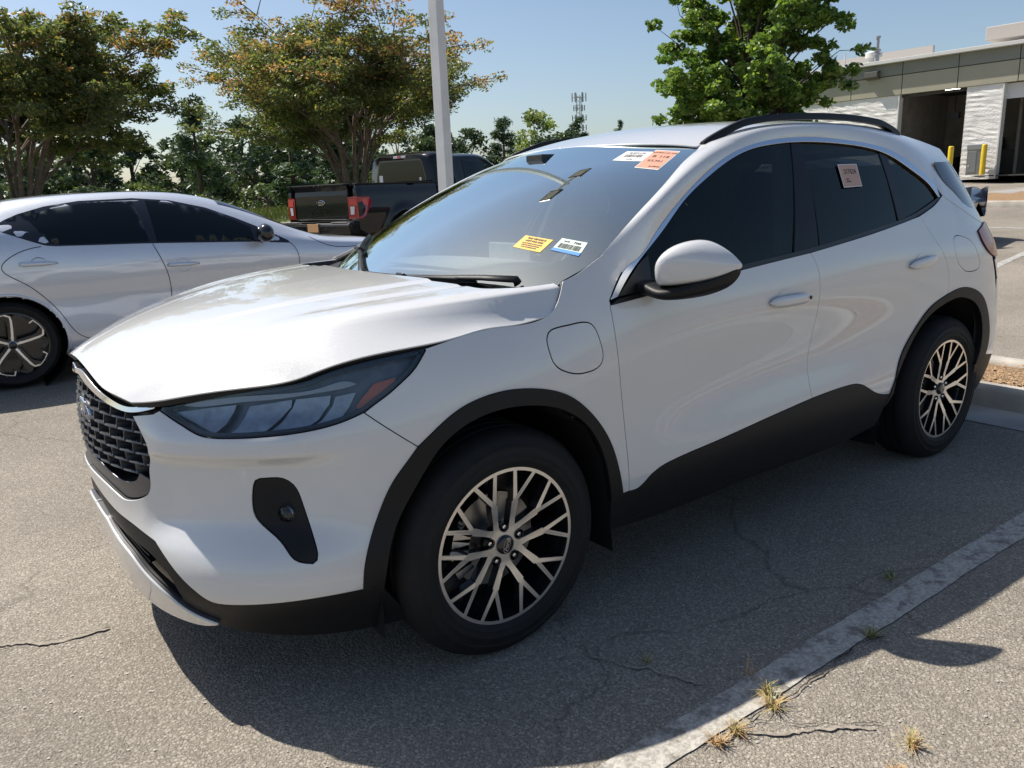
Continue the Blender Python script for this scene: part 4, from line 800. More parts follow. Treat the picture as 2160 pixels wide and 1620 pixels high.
# ---------------------------------------------------------------- cell tower
tw = empty('cell_tower', (91.1, 102.5, float(gzl(91, 102))), 0, 'grey lattice cell tower on the horizon', 'tower')
M_GALV = mat('galvanised', (.30, .31, .33), .5, metal=.3); mb = MB(); Ht = 15.3
for k in range(3):
    a = 2.094*k; mb.tube([(math.cos(a)*.9, math.sin(a)*.9, -1), (math.cos(a)*.42, math.sin(a)*.42, Ht)], .06, 5)
for j in range(24):
    z = Ht*j/24; r = .9-.48*j/24
    for k in range(3):
        a = 2.094*k; b = a+2.094; mb.tube([(math.cos(a)*r, math.sin(a)*r, z), (math.cos(b)*r, math.sin(b)*r, z+Ht/24)], .03, 4)
mb.build('mast', M_GALV, tw)
for j, z in enumerate((Ht-.3, Ht-2.0, Ht-3.6, Ht-5.2, Ht-7.0)):
    for k in range(6):
        a = 1.047*k+.3; r = 1.15 if j != 1 else .9; mb = MB(); mb.box((math.cos(a)*r, math.sin(a)*r, z), (.16, .28, 1.35 if j == 0 else .9), Matrix.Rotation(a, 3, 'Z')); mb.tube([(0, 0, z), (math.cos(a)*r, math.sin(a)*r, z)], .035, 4); mb.build('antenna', M_GALV, tw)
# ---------------------------------------------------------------- service building
BA = Vector((-.05, .99875, 0)).normalized(); BO = Vector((32.9, 13.1, 0)); BN = Vector((-BA.y, BA.x, 0))   # BN points to the lot
bld = empty('service_building', (BO.x, BO.y, 0), math.atan2(BA.y, BA.x), 'beige and white block service building with open garage bays', 'building')   # local x = along facade (away), local y = toward the lot
M_BLOCK = noise_var(mat('split_face_block', (.78, .755, .72), .92), 3, .10, 6)
nb_, lb_, bb_ = nodes(M_BLOCK); vb = nb_.new('ShaderNodeTexNoise'); vb.inputs['Scale'].default_value = 16; vb.inputs['Detail'].default_value = 8; tcb = nb_.new('ShaderNodeTexCoord'); mpb = nb_.new('ShaderNodeMapping'); mpb.inputs['Scale'].default_value = (.7, .7, 1.6); lb_.new(tcb.outputs['Object'], mpb.inputs['Vector']); lb_.new(mpb.outputs['Vector'], vb.inputs['Vector']); bpb = nb_.new('ShaderNodeBump'); bpb.inputs['Strength'].default_value = 1.0; bpb.inputs['Distance'].default_value = .02; lb_.new(vb.outputs['Fac'], bpb.inputs['Height']); lb_.new(bpb.outputs['Normal'], bb_.inputs['Normal'])
M_FASC = noise_var(mat('fascia_panel', (.36, .335, .25), .6), 1.2, .06); M_FASC_SHADE = noise_var(mat('fascia_panel_shaded', (.22, .22, .185), .6), 1.2, .06); M_TRIMW = mat('metal_trim', (.62, .61, .58), .5); M_INTW = noise_var(mat('bay_wall', (.30, .285, .26), .8), 2, .2); M_BAYD = noise_var(mat('bay_dark', (.07, .068, .065), .8), 2, .3)  # upper fascia row: colour darkened to hold the roof edge's shadow
zb = 1.10; zt = 4.66
def rough_wall(name, x0, x1, z0, z1, y0, y1, parent):
    """split-face wall: front face built as small uneven facets"""
    rng = np.random.default_rng(int(abs(x0)*100)+3); nx = max(3, int((x1-x0)/.22)); nz = max(3, int((z1-z0)/.09)); V = []; F = []
    for i in range(nx+1):
        for j in range(nz+1):
            d = rng.uniform(-.013, .013) if 0 < i < nx and 0 < j < nz else 0
            if j % 2 == 0: d -= .006
            V.append((x0+(x1-x0)*i/nx, y1+d, z0+(z1-z0)*j/nz))
    F = [(i*(nz+1)+j, i*(nz+1)+j+1, (i+1)*(nz+1)+j+1, (i+1)*(nz+1)+j) for i in range(nx) for j in range(nz)]
    k = len(V); V += [(x0, y1, z0), (x1, y1, z0), (x1, y1, z1), (x0, y1, z1), (x0, y0, z0), (x1, y0, z0), (x1, y0, z1), (x0, y0, z1)]; F += [tuple(k+i for i in f) for f in ((0, 4, 7, 3), (1, 2, 6, 5), (3, 7, 6, 2), (0, 1, 5, 4), (4, 5, 6, 7))]
    return mesh(name, V, F, M_BLOCK, parent)
rough_wall('block_wall', 2.58, 11.5, zb, zt, -.30, 0, bld); rough_wall('block_pier', -1.42, -.12, zb, zt, -.30, 0, bld); rough_wall('block_pier', -6.4, -4.7, zb, zt, -.30, 0, bld)
for xx in (2.55, -1.45): MB().box((xx, -.14, (zb+zt)/2), (.05, .34, zt-zb)).build('door_jamb', M_TRIMW, bld)
# fascia: two rows of panels with open joints
edges = [-6.4, -4.12, -1.92, .25, 2.46, 4.67, 6.88, 9.1, 11.5]
for a, b in zip(edges[:-1], edges[1:]):
    MB().box(((a+b)/2, -.06, (zt+.01+5.45)/2), (b-a-.03, .22, 5.45-zt-.01)).build('fascia_panel', M_FASC, bld, bevel=.008)
    MB().box(((a+b)/2, -.03, (5.475+5.96)/2), (b-a-.03, .22, .485)).build('fascia_panel', M_FASC_SHADE, bld, bevel=.008)
MB().box((2.55, -.2, (zt+5.93)/2+.005), (17.85, .14, 5.93-zt-.02)).build('fascia_backing', M_BLACK, bld)
cap = MB(); cap.box((2.55, .08, 6.03), (17.95, .50, .14)); cap.build('roof_edge', M_TRIMW, bld, bevel=.01)
MB().box((2.55, -6.2, 5.88), (17.8, 12.2, .12)).build('roof', noise_var(mat('roof_membrane', (.55, .54, .52), .8), 1, .1), bld)
MB().box((11.4, -6.2, 3.4), (.2, 12.0, 4.9)).box((2.55, -12.2, 3.4), (17.8, .2, 4.9)).box((-6.35, -6.2, 3.4), (.2, 12.0, 4.9)).build('outer_wall', M_BLOCK, bld)
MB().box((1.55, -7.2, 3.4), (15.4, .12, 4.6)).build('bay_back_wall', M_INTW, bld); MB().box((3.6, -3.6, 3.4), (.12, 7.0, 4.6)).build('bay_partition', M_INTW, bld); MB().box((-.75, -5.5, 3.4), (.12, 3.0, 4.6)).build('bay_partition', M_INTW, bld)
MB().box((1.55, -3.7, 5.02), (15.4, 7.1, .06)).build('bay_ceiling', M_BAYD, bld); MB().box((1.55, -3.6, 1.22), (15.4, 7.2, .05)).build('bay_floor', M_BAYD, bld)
MB().box((-3.1, -.20, 4.36), (3.25, .08, .56)).build('roll_up_door', M_TRIMW, bld)
MB().box((.9, -.22, 4.60), (3.3, .08, .10)).build('roll_up_door', M_BAYD, bld)
wl_ = MB(); wl_.add([(x, y, z) for z, yy in ((5.40, .14), (5.48, .36), (5.70, .36), (5.74, .10)) for x, y in ((3.40, yy), (3.97, yy))]+[(3.40, .05, 5.40), (3.97, .05, 5.40), (3.40, .05, 5.74), (3.97, .05, 5.74)], [(0, 1, 3, 2), (2, 3, 5, 4), (4, 5, 7, 6), (0, 2, 4, 6, 10, 8), (1, 9, 11, 7, 5, 3), (6, 7, 11, 10), (8, 9, 1, 0)]); wlo = wl_.build('wall_light', mat('bronze_housing', (.10, .095, .085), .5), bld, bevel=.01)
lampin = MB().box((1.5, -2.6, 4.86), (.5, .25, .06)).build('bay_light', mat('bay_lamp', (.9, .9, .85), .4, emit=((1, .95, .82), 9.0)), bld)
hr = empty('hose_reel', (0, 0, 0)); hr.parent = bld
MB().tube([(1.25, -2.4, 4.9), (1.25, -2.4, 3.9)], .02).box((1.25, -2.4, 3.78), (.42, .20, .24)).build('reel', M_BLACK, hr, bevel=.03); MB().tube([(-3.0, -2.0, 4.9), (-3.0, -2.0, 3.95)], .02).box((-3.0, -2.0, 3.85), (.5, .3, .22)).build('reel', M_BLACK, hr, bevel=.03)
MB().box((1.6, -6.6, 2.1), (1.6, .6, 1.6)).box((.3, -6.4, 1.8), (.7, .8, 1.0)).box((2.6, -5.8, 1.7), (.8, .7, .8)).build('work_bench', M_BLACK, bld)
# roof plant
vt = MB(); vt.lathe([(.0, 0), (.34, 0), (.34, .22), (.30, .26), (.24, .30), (.24, .50), (.36, .54), (.36, .72), (.30, .78), (.0, .80)], axis='z', n=28, c=(4.6, -1.6, 6.0)); vt.build('roof_vent', M_TRIMW, bld, True, sharp=35)
vp = MB(); vp.lathe([(.0, 0), (.10, 0), (.10, .55), (.16, .56), (.16, .62), (.10, .63), (.10, .72), (.15, .73), (.15, .80), (.07, .82), (.07, 1.25), (.11, 1.26), (.11, 1.34), (.0, 1.36)], axis='z', n=18, c=(4.25, -1.2, 6.0)); vp.build('flue_pipe', M_GALV, bld, True, sharp=35)
MB().box((-2.9, -1.5, 6.58), (4.9, 2.2, .50)).build('roof_unit', mat('roof_unit_beige', (.52, .475, .43), .6), bld, bevel=.02)
MB().box((6.2, -5.0, 6.55), (5.4, .2, 1.2)).build('rear_parapet', mat('parapet_beige', (.50, .46, .42), .7), bld)
MB().tube([(5.4, -.6, 5.9), (5.4, -.6, 6.75)], .03).build('mast', M_TRIMW, bld)
# bollards, cabinet
M_YELP = noise_var(mat('yellow_bollard_paint', (.72, .50, .02), .45), 6, .12)
def loc(a, b, z): p = BO+BA*a+BN*b; return (p.x, p.y, z)
for a, lb in ((.05, 'yellow bollard at the left corner of the block pier'), (-1.18, 'yellow bollard right of the steel cabinet')):
    o = MB().lathe([(.0, 1.16), (.07, 1.155), (.095, 1.13), (.10, 1.10), (.10, 0)], axis='z', n=24).build('bollard', M_YELP, None, True); o.location = loc(a, .55, 1.27); tag(o, lb, 'bollard', 'yellow bollards at the garage door')
cb = empty('steel_cabinet', loc(-.84, .42, 1.28), math.atan2(BA.y, BA.x), 'stainless steel cabinet standing between the two yellow bollards', 'cabinet')
M_STEELD = mat('cabinet_steel', (.34, .335, .32), .35, metal=.9); MB().box((0, 0, .48), (.52, .34, .96)).build('body', M_STEELD, cb, bevel=.01); MB().box((0, .01, 1.06), (.56, .38, .20)).build('hood', M_STEEL, cb, bevel=.015); MB().box((.06, .18, .50), (.30, .02, .80)).build('door', mat('cabinet_door', (.42, .42, .42), .35, metal=1), cb, bevel=.004); MB().box((.16, .20, .34), (.06, .03, .08)).build('latch', M_CHROME, cb, bevel=.004)
M_ROADB = M_ROAD
sheet('apron', np.linspace(22.6, 32.0, 10), np.linspace(-12, 8.6, 12), noise_var(mat('concrete_apron', (.30, .285, .26), .9), 1.5, .15, 8), .012)
# ---------------------------------------------------------------- other vehicles
M_SILVER = paint('silver_paint', (.62, .65, .71), rough=.30, flake=.10, metal=.35); M_DKBLUE = paint('dark_blue_paint', (.022, .030, .055), rough=.3, flake=.08, metal=.3, cior=1.5); M_BLKP = paint('black_paint', (.004, .0045, .006), rough=.3, flake=.03, cior=1.40); M_BLKP.node_tree.nodes['Principled BSDF'].inputs['Specular IOR Level'].default_value = .15
M_CARGLS = thin_glass('tinted_car_glass', (.05, .06, .065), ior=1.5); M_REDL = mat('red_lens', (.30, .008, .014), .12, coat=1.0); M_REDB = mat('red_lens_bright', (.55, .02, .04), .15, coat=1.0); M_CLEARL = mat('clear_lamp', (.6, .62, .66), .1, coat=1.0)
def simple_wheel(parent, x, y, z, R, rim, spokes=5, label=None):
    """wheel facing -y (rotated for the other side)"""
    W = empty('wheel', (x, y, z)); W.parent = parent
    if y > 0: W.rotation_euler = (0, 0, math.pi)
    MB().lathe([(rim-.004, .01), (rim+.01, -.008), (rim+.05, -.014), (R-.03, -.008), (R-.008, .012), (R, .03), (R, .17), (R-.03, .20), (rim, .19)], n=56).build('tyre', M_TYRE, W, True, sharp=45)
    mb = MB(); mb.lathe([(rim+.004, .0), (rim-.008, -.002), (rim-.012, .012), (rim-.02, .10), (0, .11)], n=48, mi=0)
    mb.build('rim_barrel', M_POCKET, W, True, sharp=35)
    for k in range(spokes):
        a = math.radians(90+360/spokes*k-6); p = lambda r, t, y_: (r*math.cos(t), y_, r*math.sin(t)); q = rim*.98
        def bar(pts, w0, w1, dep, nm, m, par):
            V = []; F = []
            for i, (r, t, y_) in enumerate(pts):
                c = np.array([r*math.cos(t), r*math.sin(t)]); j = min(i+1, len(pts)-1); h = max(i-1, 0); d = np.array([pts[j][0]*math.cos(pts[j][1])-pts[h][0]*math.cos(pts[h][1]), pts[j][0]*math.sin(pts[j][1])-pts[h][0]*math.sin(pts[h][1])]); d /= np.linalg.norm(d); nn = np.array([-d[1], d[0]])*(w0+(w1-w0)*i/(len(pts)-1))/2
                for g in (-1, 1): V.append((c[0]+nn[0]*g, y_, c[1]+nn[1]*g))
                for g in (-1, 1): V.append((c[0]+nn[0]*g, y_+dep, c[1]+nn[1]*g))
            for i in range(len(pts)-1): o = 4*i; F += [(o, o+1, o+5, o+4), (o+1, o+3, o+7, o+5), (o+2, o, o+4, o+6), (o+3, o+2, o+6, o+7)]
            F += [(0, 2, 3, 1), (len(V)-4, len(V)-3, len(V)-1, len(V)-2)]
            return mesh(nm, V, F, m, par)
        sp = bar([(.03, a, .016), (q*.5, a, .010), (q*.80, a-.10, .006), (q*.97, a-.30, .003)], .050, .075, .03, 'spoke', M_POCKET, W); bar([(.03, a, .016), (q*.5, a, .010), (q*.8, a+.10, .006), (q*.97, a+.22, .003)], .045, .04, .03, 'spoke', M_POCKET, W)
        bar([(.035, a, .0125), (q*.5, a, .0065), (q*.78, a+.02, .0025), (q*.90, a+.05, .0015), (q*.985, a+.22, -.001), (q*.99, a+.42, -.001), (q*.98, a+.62, -.001), (q*.84, a+.66, .001)], .017, .010, .006, 'spoke_edge', M_ALLOY, sp)
    MB().lathe([(0, .002), (.028, .004), (.034, .01), (.036, .03)], n=24, mis=[0, 1, 1]).build('centre_cap', [M_POCKET, M_ALLOY], W, True)
    for k in range(5): a = math.radians(90+72*k); MB().lathe([(0, -.002), (.009, 0), (.011, .02)], n=8).build('lug_nut', M_CHROME, W, True).location = (.057*math.cos(a), .014, .057*math.sin(a))
    return W
def hull(stations, xs, nsec):
    """stations: (x, [(w,z)...]) -> dense half grid"""
    T = [s[0] for s in stations]; A = Spl(T, np.array([s[1] for s in stations], float)); G = A(xs); k = G.shape[1]
    E = Spl(np.arange(k, dtype=float), np.eye(k))(np.linspace(0, k-1, nsec)); return np.einsum('nk,xkc->xnc', E, G)
def sedan(name, loc_, rz, P, label, glass=M_CARGLS):
    R0 = empty(name, loc_, rz, label, 'car')
    zc = Spl([-1.10, -.85, -.6, -.3, 0, .40, .74, 1.02, 1.31, 1.54, 1.77, 2.01, 2.25, 2.44, 2.62, 2.94, 3.24, 3.5, 3.70, 3.80], [1.02, 1.085, 1.165, 1.29, 1.38, 1.435, 1.452, 1.455, 1.44, 1.412, 1.35, 1.25, 1.135, 1.045, .99, .955, .915, .86, .77, .62])
    zbf = Spl([-1.10, -.6, -.2, .2, .4, 1.09, 1.93, 2.4, 2.9, 3.3, 3.6, 3.80], [.99, 1.06, 1.09, 1.075, 1.05, 1.02, .98, .945, .90, .85, .76, .60])
    w0f = Spl([-1.12, -1.0, -.8, -.5, 0, .6, 1.5, 2.4, 2.9, 3.3, 3.55, 3.7, 3.80], [.55, .70, .82, .885, .915, .922, .925, .92, .905, .85, .74, .60, .40])
    st = []
    for x in (-1.10, -.98, -.8, -.55, -.3, 0, .3, .6, 1.0, 1.4, 1.75, 2.05, 2.35, 2.6, 2.9, 3.2, 3.45, 3.62, 3.74, 3.80):
        w0 = float(w0f(x)); zt_ = float(zc(x)); zb_ = min(float(zbf(x)), zt_-.03); cabn = float(sstep(-.9, .2, x)*(1-sstep(1.6, 2.5, x))); wr = w0*(.78-.16*cabn)
        lo = .17+.10*sstep(3.4, 3.8, x)+.12*sstep(-.7, -1.1, -abs(x)) if x > 3 else .18+(.14 if x < -.8 else 0)
        lo = float(lo); h = zt_-zb_
        st.append((x, [(w0*.82, lo), (w0*.95, lo+.04), (w0, lo+.15), (w0*.995, lo+.32), (w0*.985, lo+.46), (w0*1.0, min(lo+.62, zb_-.12)), (w0*.965, zb_), ((w0*.965+wr)/2+.02, zb_+h*.52), (wr, zb_+h*.90), (wr*.6, zt_-h*.025), (0, zt_)]))
    xs = np.linspace(-1.10, 3.80, 150); G = hull(st, xs, 60); n = 60
    V = []; F = []
    keep = lambda c: not ((math.hypot(c[0], c[2]-.33) < .375 or math.hypot(c[0]-2.825, c[2]-.33) < .375) and c[1] > .45)
    for sg in (-1, 1):
        k0 = len(V); V += (G.reshape(-1, 3) if False else np.concatenate([np.repeat(xs[:, None, None], n, 1), G], 2).reshape(-1, 3)*[1, sg, 1]).tolist()
        for i in range(149):
            for j in range(n-1):
                q = [k0+i*n+j, k0+i*n+j+1, k0+(i+1)*n+j+1, k0+(i+1)*n+j]; c = np.mean([V[t] for t in q], 0)
                if keep((c[0], abs(c[1]), c[2])): F.append(q if sg < 0 else q[::-1])
        for i0, rev in ((0, sg > 0), (149, sg < 0)):
            ring = [k0+i0*n+j for j in range(n)]; F.append(ring[::-1] if rev else ring)
    body_o = mesh('body', V, F, P, R0, True)
    bv = BVHTree.FromPolygons([Vector(v) for v in V], F)
    def hit(x, z, sg=-1):
        h = bv.ray_cast(Vector((x, sg*1.6, z)), Vector((0, -sg, 0))); return (h[0], h[1]) if h[0] is not None else (Vector((x, sg*.9, z)), Vector((0, sg, 0)))
    def sheet2(nm, pts, m, off, par, sg=-1, step=.06, th=0):
        L = dens(np.array(pts+[pts[0]], float), .04) if False else np.array(pts, float)
        out = []
        for a, b in zip(L, np.roll(L, -1, 0)):
            k = max(1, int(np.hypot(*(b-a))/.05)); out += [a+(b-a)*t/k for t in range(k)]
        L = np.array(out); Pq, T = cdt(L, [], step); VV = []
        for p in Pq:
            q, nn = hit(p[0], p[1], sg); VV.append(q+Vector((0, sg*off, 0)))
        FF = T.tolist() if sg < 0 else T[:, ::-1].tolist()
        return mesh(nm, VV, FF, m, par, True)
    def line(nm, pts, w, m, par, sg=-1, off=.0015):
        D_ = dens(np.array(pts, float), .03); VV = []
        for i, p in enumerate(D_):
            t = D_[min(i+1, len(D_)-1)]-D_[max(i-1, 0)]; t /= np.linalg.norm(t); s = np.array([-t[1], t[0]])*w/2
            for g in (-1, 1): q, nn = hit(*(p+s*g), sg); VV.append(q+Vector((0, sg*off, 0)))
        return mesh(nm, VV, [(2*i, 2*i+1, 2*i+3, 2*i+2) for i in range(len(D_)-1)], m, par)
    up = [(.00, 1.20), (.10, 1.255), (.20, 1.295), (.39, 1.345), (.64, 1.378), (1.04, 1.385), (1.32, 1.358), (1.60, 1.285), (1.82, 1.19), (2.02, 1.09), (2.24, .965)]
    lo = [(2.24, .945), (1.93, .975), (1.09, 1.02), (.40, 1.045), (.33, 1.055), (.22, 1.10), (.08, 1.165)]
    for sg in (-1, 1):
        sheet2('side_glass', up+lo, M_GLOSSB, .002, body_o, sg)
        g1 = [p for p in up if p[0] < 1.2]+[(1.10, 1.37), (1.08, 1.03)]+[p for p in lo if p[0] < 1.05]
        sheet2('rear_door_glass', [(.25, 1.27), (.42, 1.325), (.66, 1.357), (1.03, 1.363), (1.07, 1.04), (.44, 1.06), (.36, 1.08)], glass, .006, body_o, sg)
        sheet2('front_door_glass', [(1.13, 1.363), (1.32, 1.338), (1.58, 1.268), (1.80, 1.172), (1.93, 1.10), (1.93, .995), (1.13, 1.035)], glass, .006, body_o, sg)
        d1 = line('door_gap', [(1.09, 1.015), (1.14, .88), (1.18, .70), (1.175, .56), (1.12, .34), (1.09, .27)], .006, M_RUBBER_GAP, body_o, sg); line('door_gap', [(.30, 1.05), (.16, 1.02), (.02, .905), (.14, .79), (.26, .67), (.36, .52), (.46, .35), (.53, .31), (1.09, .27)], .006, M_RUBBER_GAP, body_o, sg)
        line('door_gap', [(2.22, .97), (2.28, .91), (2.31, .76), (2.28, .55), (2.22, .33), (1.09, .27)], .006, M_RUBBER_GAP, body_o, sg); line('hood_gap', [(2.45, .985), (2.62, .895), (2.9, .87), (3.3, .83)], .006, M_RUBBER_GAP, body_o, sg)
        for hx in (.265, 1.305):
            q, nn = hit(hx, .92 if hx < 1 else .83, sg); mh = MB(); mh.tube([(hx-.125, q.y+sg*.006, q.z+.006), (hx-.11, q.y+sg*.03, q.z+.008), (hx+.05, q.y+sg*.032, q.z+.004), (hx+.125, q.y+sg*.006, q.z)], [.012, .017, .015, .006], 8, flat=(1.1, .8)); o = mh.build('door_handle', M_SILVER if P is M_SILVER else P, body_o, True)
            MB().lathe([(.0, .012), (.035, .010), (.052, .002), (.056, -.003)], n=20).build('handle_cup', P, body_o, True).location = (hx+.0, q.y+(.001 if sg < 0 else -.001), q.z-.002)
        q, nn = hit(2.0, 1.0, sg); mm = MB(); mm.lathe([(.0, -.10), (.05, -.092), (.085, -.05), (.095, 0), (.085, .05), (.04, .085), (0, .09)], axis='y', n=24); o = mm.build('door_mirror', M_GLOSSB, R0, True); o.location = (1.98, sg*1.04, 1.05); o.scale = (.75, 1.0, .85)
        MB().tube([(2.0, sg*.88, .985), (1.99, sg*1.0, 1.0)], .022, 8).build('mirror_stalk', M_GLOSSB, R0, True)
        # arch lips, wells, sill
        for cx in (0, 2.825):
            pts = []
            for a in np.linspace(-.35, math.pi+.35, 40):
                x_, z_ = cx+.380*math.cos(a), .33+.380*math.sin(a); q, nn = hit(cx+.396*math.cos(a), max(.20, .33+.396*math.sin(a)), sg); pts.append((x_, q.y-sg*.008, z_))
            MB().tube(pts, .014, 6).build('arch_lip', P, body_o, True)
            MB().lathe([(.385, 0), (.385, -sg*.42), (0, -sg*.42)], n=40).build('wheel_well', M_LINER, R0).location = (cx, sg*.905, .33)
            simple_wheel(R0, cx, sg*.885, .328, .328, .245)
        sk = MB(); sk.add([(x, sg*y, z) for x, y, z in ((.40, .895, .27), (2.42, .895, .27), (2.42, .93, .22), (.40, .93, .22), (.40, .90, .15), (2.42, .90, .15))], [(0, 1, 2, 3), (3, 2, 5, 4)]); sk.build('sill', P, body_o)
    # screens and lamps as raised patches on the shell
    def top_patch(nm, xa, xb, ja, jb, m, off=.004):
        i0, i1 = [int(np.argmin(np.abs(xs-v))) for v in (xa, xb)]; VV = []; FF = []
        for sg in (-1, 1):
            k0 = len(VV); js = list(range(ja, jb+1))
            for i in range(i0, i1+1):
                for j in js: VV.append((xs[i], sg*G[i, j, 0], G[i, j, 1]+off))
            m_ = len(js); FF += [[k0+a*m_+b, k0+a*m_+b+1, k0+(a+1)*m_+b+1, k0+(a+1)*m_+b] if sg < 0 else [k0+(a+1)*m_+b, k0+(a+1)*m_+b+1, k0+a*m_+b+1, k0+a*m_+b] for a in range(i1-i0) for b in range(m_-1)]
        return mesh(nm, VV, FF, m, body_o, True)
    top_patch('windscreen', 1.72, 2.42, 46, 59, M_FRIT); top_patch('rear_screen', -.62, .12, 48, 59, M_FRIT); top_patch('sunroof', .75, 1.5, 52, 59, M_FRIT)
    MB().add([(-.20, -.012, 1.35), (.02, -.012, 1.38), (-.20, .012, 1.35), (.02, .012, 1.38), (-.19, 0, 1.42), (-.10, 0, 1.415)], [(0, 1, 5, 4), (2, 4, 5, 3), (0, 4, 2), (1, 3, 5)]).build('antenna_fin', P, body_o)
    for sg in (-1, 1):
        sheet2('tail_lamp', [(-1.06, .90), (-.80, .93), (-.62, .97), (-.80, .80), (-1.05, .78)], M_REDL, .006, body_o, sg); sheet2('headlamp', [(3.72, .66), (3.5, .73), (3.2, .80), (3.3, .72), (3.6, .60)], M_CLEARL, .006, body_o, sg)
    MB().box((1.3, 0, .26), (2.2, 1.5, .12)).box((1.4, 0, .24), (4.4, .9, .1)).build('underbody', M_LINER, R0)
    MB().box((1.3, 0, .8), (1.9, 1.5, .10)).box((1.55, -.37, 1.0), (.12, .46, .55)).box((1.55, .37, 1.0), (.12, .46, .55)).box((.6, 0, .95), (.14, 1.2, .5)).build('cabin', M_SEAT, R0, bevel=.03)
    return R0
sedan('sedan', (-.88, 5.17, float(gz(-.8, 5.1))), 0.0, M_SILVER, 'silver sedan with black mirror parked beyond the SUV hood')
sedan('sedan', (11.6, 6.85, float(gz(11.4, 5.0))+.02), math.radians(-83), M_DKBLUE, 'dark blue car just visible behind the tail of the SUV')
# ---------------------------------------------------------------- black pickup seen from behind
def pickup(name, loc_, rz, label):
    R0 = empty(name, loc_, rz, label, 'pickup'); P = M_BLKP      # local x forward from tailgate, right side = -y
    def prism_y(pts, y0, y1, nm, m, par, bevel=.012):
        V, F = poly_prism(pts, (y0, y1), 'y'); mb = MB().add(V, F); return mb.build(nm, m, par, bevel=bevel)
    arch = lambda cx, r, n=16: [(cx+r*math.cos(a), .42+r*math.sin(a)) for a in np.linspace(0, math.pi, n)]
    def side_shape(x0, x1, zt_): return [(x0+.02, .60), (x0, .80), (x0, zt_), (x1, zt_), (x1, .42)]+arch(1.16, .52)+[(.62, .42), (.40, .50)]
    for sg in (-1, 1):
        # bed side with a flared arch
        pts = [(.02, .62), (.0, .80), (.0, 1.32), (.05, 1.40), (1.74, 1.405), (1.74, .42)]+[(1.16+.50*math.cos(a), .42+.50*math.sin(a)) for a in np.linspace(0, math.pi, 18)]+[(.62, .42), (.25, .50)]
        # build with horizontal bulges: three depth layers
        xsn = np.array(pts); outer = []; cen = xsn.mean(0)
        L = []
        for a, b in zip(xsn, np.roll(xsn, -1, 0)):
            k = max(1, int(np.hypot(*(b-a))/.06)); L += [a+(b-a)*t/k for t in range(k)]
        L = np.array(L); Pq, T = cdt(L, [], .05)
        def bulge(p):
            z = p[1]; r = math.hypot(p[0]-1.16, z-.42); return .965+.035*math.exp(-((z-.95)/.22)**2)-.03*sstep(1.2, 1.42, z)+.045*(1-sstep(.50, .66, r))-.02*(1-sstep(.0, .10, p[0]))
        VV = [(p[0], sg*float(bulge(p)), p[1]) for p in Pq]; be = bedges(T); FF = T.tolist() if sg < 0 else T[:, ::-1].tolist(); nb0 = len(VV)
        idx = {}
        for a, b in be:
            for i in (a, b):
                if i not in idx: idx[i] = len(VV); VV.append((VV[i][0], sg*.86, VV[i][2]))
            FF.append((b, a, idx[a], idx[b]) if sg < 0 else (a, b, idx[b], idx[a]))
        o = mesh('bed_side', VV, FF, P, R0, True); o.data.set_sharp_from_angle(angle=math.radians(45))
        MB().box((.87, sg*.92, 1.408), (1.76, .11, .022)).build('bed_rail_cap', M_CLAD, R0, bevel=.006)
        lam = MB(); lam.add([(x, sg*y, z) for x, y, z in ((-.030, .74, .80), (-.030, .74, 1.19), (-.014, .965, 1.19), (.24, 1.012, 1.19), (.30, 1.016, 1.10), (.14, 1.012, .86), (.06, 1.0, .80), (-.014, .965, .80), (.10, .74, .80), (.10, .74, 1.19))], [(0, 1, 2, 7), (2, 3, 4, 5, 6, 7), (1, 9, 3, 2), (0, 7, 6, 8)]); tl = lam.build('tail_lamp', M_REDL, R0, bevel=.012)
        MB().add([(x, sg*y, z) for x, y, z in ((-.037, .78, 1.04), (-.037, .78, 1.15), (-.018, .95, 1.15), (-.018, .95, 1.04), (.19, 1.014, 1.15), (.21, 1.017, 1.08), (.19, 1.016, 1.04))], [(0, 1, 2, 3), (3, 2, 4, 5, 6)]).build('light_bar', M_REDB, tl)
        MB().add([(x, sg*y, z) for x, y, z in ((-.037, .80, .88), (-.037, .80, 1.02), (-.024, .90, 1.02), (-.026, .88, .88))], [(0, 1, 2, 3)]).build('reverse_lamp', M_CLEARL, tl)
        for cx in (1.16, 4.87): simple_wheel(R0, cx, sg*.93, .41, .41, .255, 6); MB().lathe([(.50, 0), (.50, -sg*.45), (0, -sg*.45)], n=32).build('wheel_well', M_LINER, R0).location = (cx, sg*.90, .42)
        # cab side lower and fender
        prism_y([(1.78, .42), (1.78, 1.34), (4.05, 1.30), (5.55, 1.22), (5.72, 1.0), (5.72, .55), (5.40, .42)]+[(4.87+.50*math.cos(a), .42+.50*math.sin(a)) for a in np.linspace(0, math.pi, 16)]+[(4.37, .42)], sg*.86, sg*.985, 'cab_side', P, R0, .03)
        MB().box((3.0, sg*1.0, .46), (2.2, .14, .05)).build('running_board', M_CLAD, R0, bevel=.01)
        for hx in (2.35, 3.35): MB().box((hx, sg*1.0, 1.12), (.20, .03, .035)).build('door_handle', P, R0, bevel=.01)
        MB().box((3.95, sg*1.17, 1.38), (.10, .24, .26)).tube([(3.92, sg*.98, 1.30), (3.94, sg*1.08, 1.32)], .03).build('door_mirror', M_GLOSSB, R0, bevel=.03)
    # tailgate with raised centre
    tg = MB(); tg.add([(x, y, z) for y in (-.73, .73) for x, z in ((-.02, .78), (-.02, 1.22), (-.012, 1.30), (-.05, 1.40), (.04, 1.43), (.06, 1.40), (.06, .78))], [tuple(range(7)), tuple(range(13, 6, -1))]+[(i, i+7, (i+1) % 7+7, (i+1) % 7) for i in range(7)]); tgo = tg.build('tailgate', P, R0, bevel=.012)
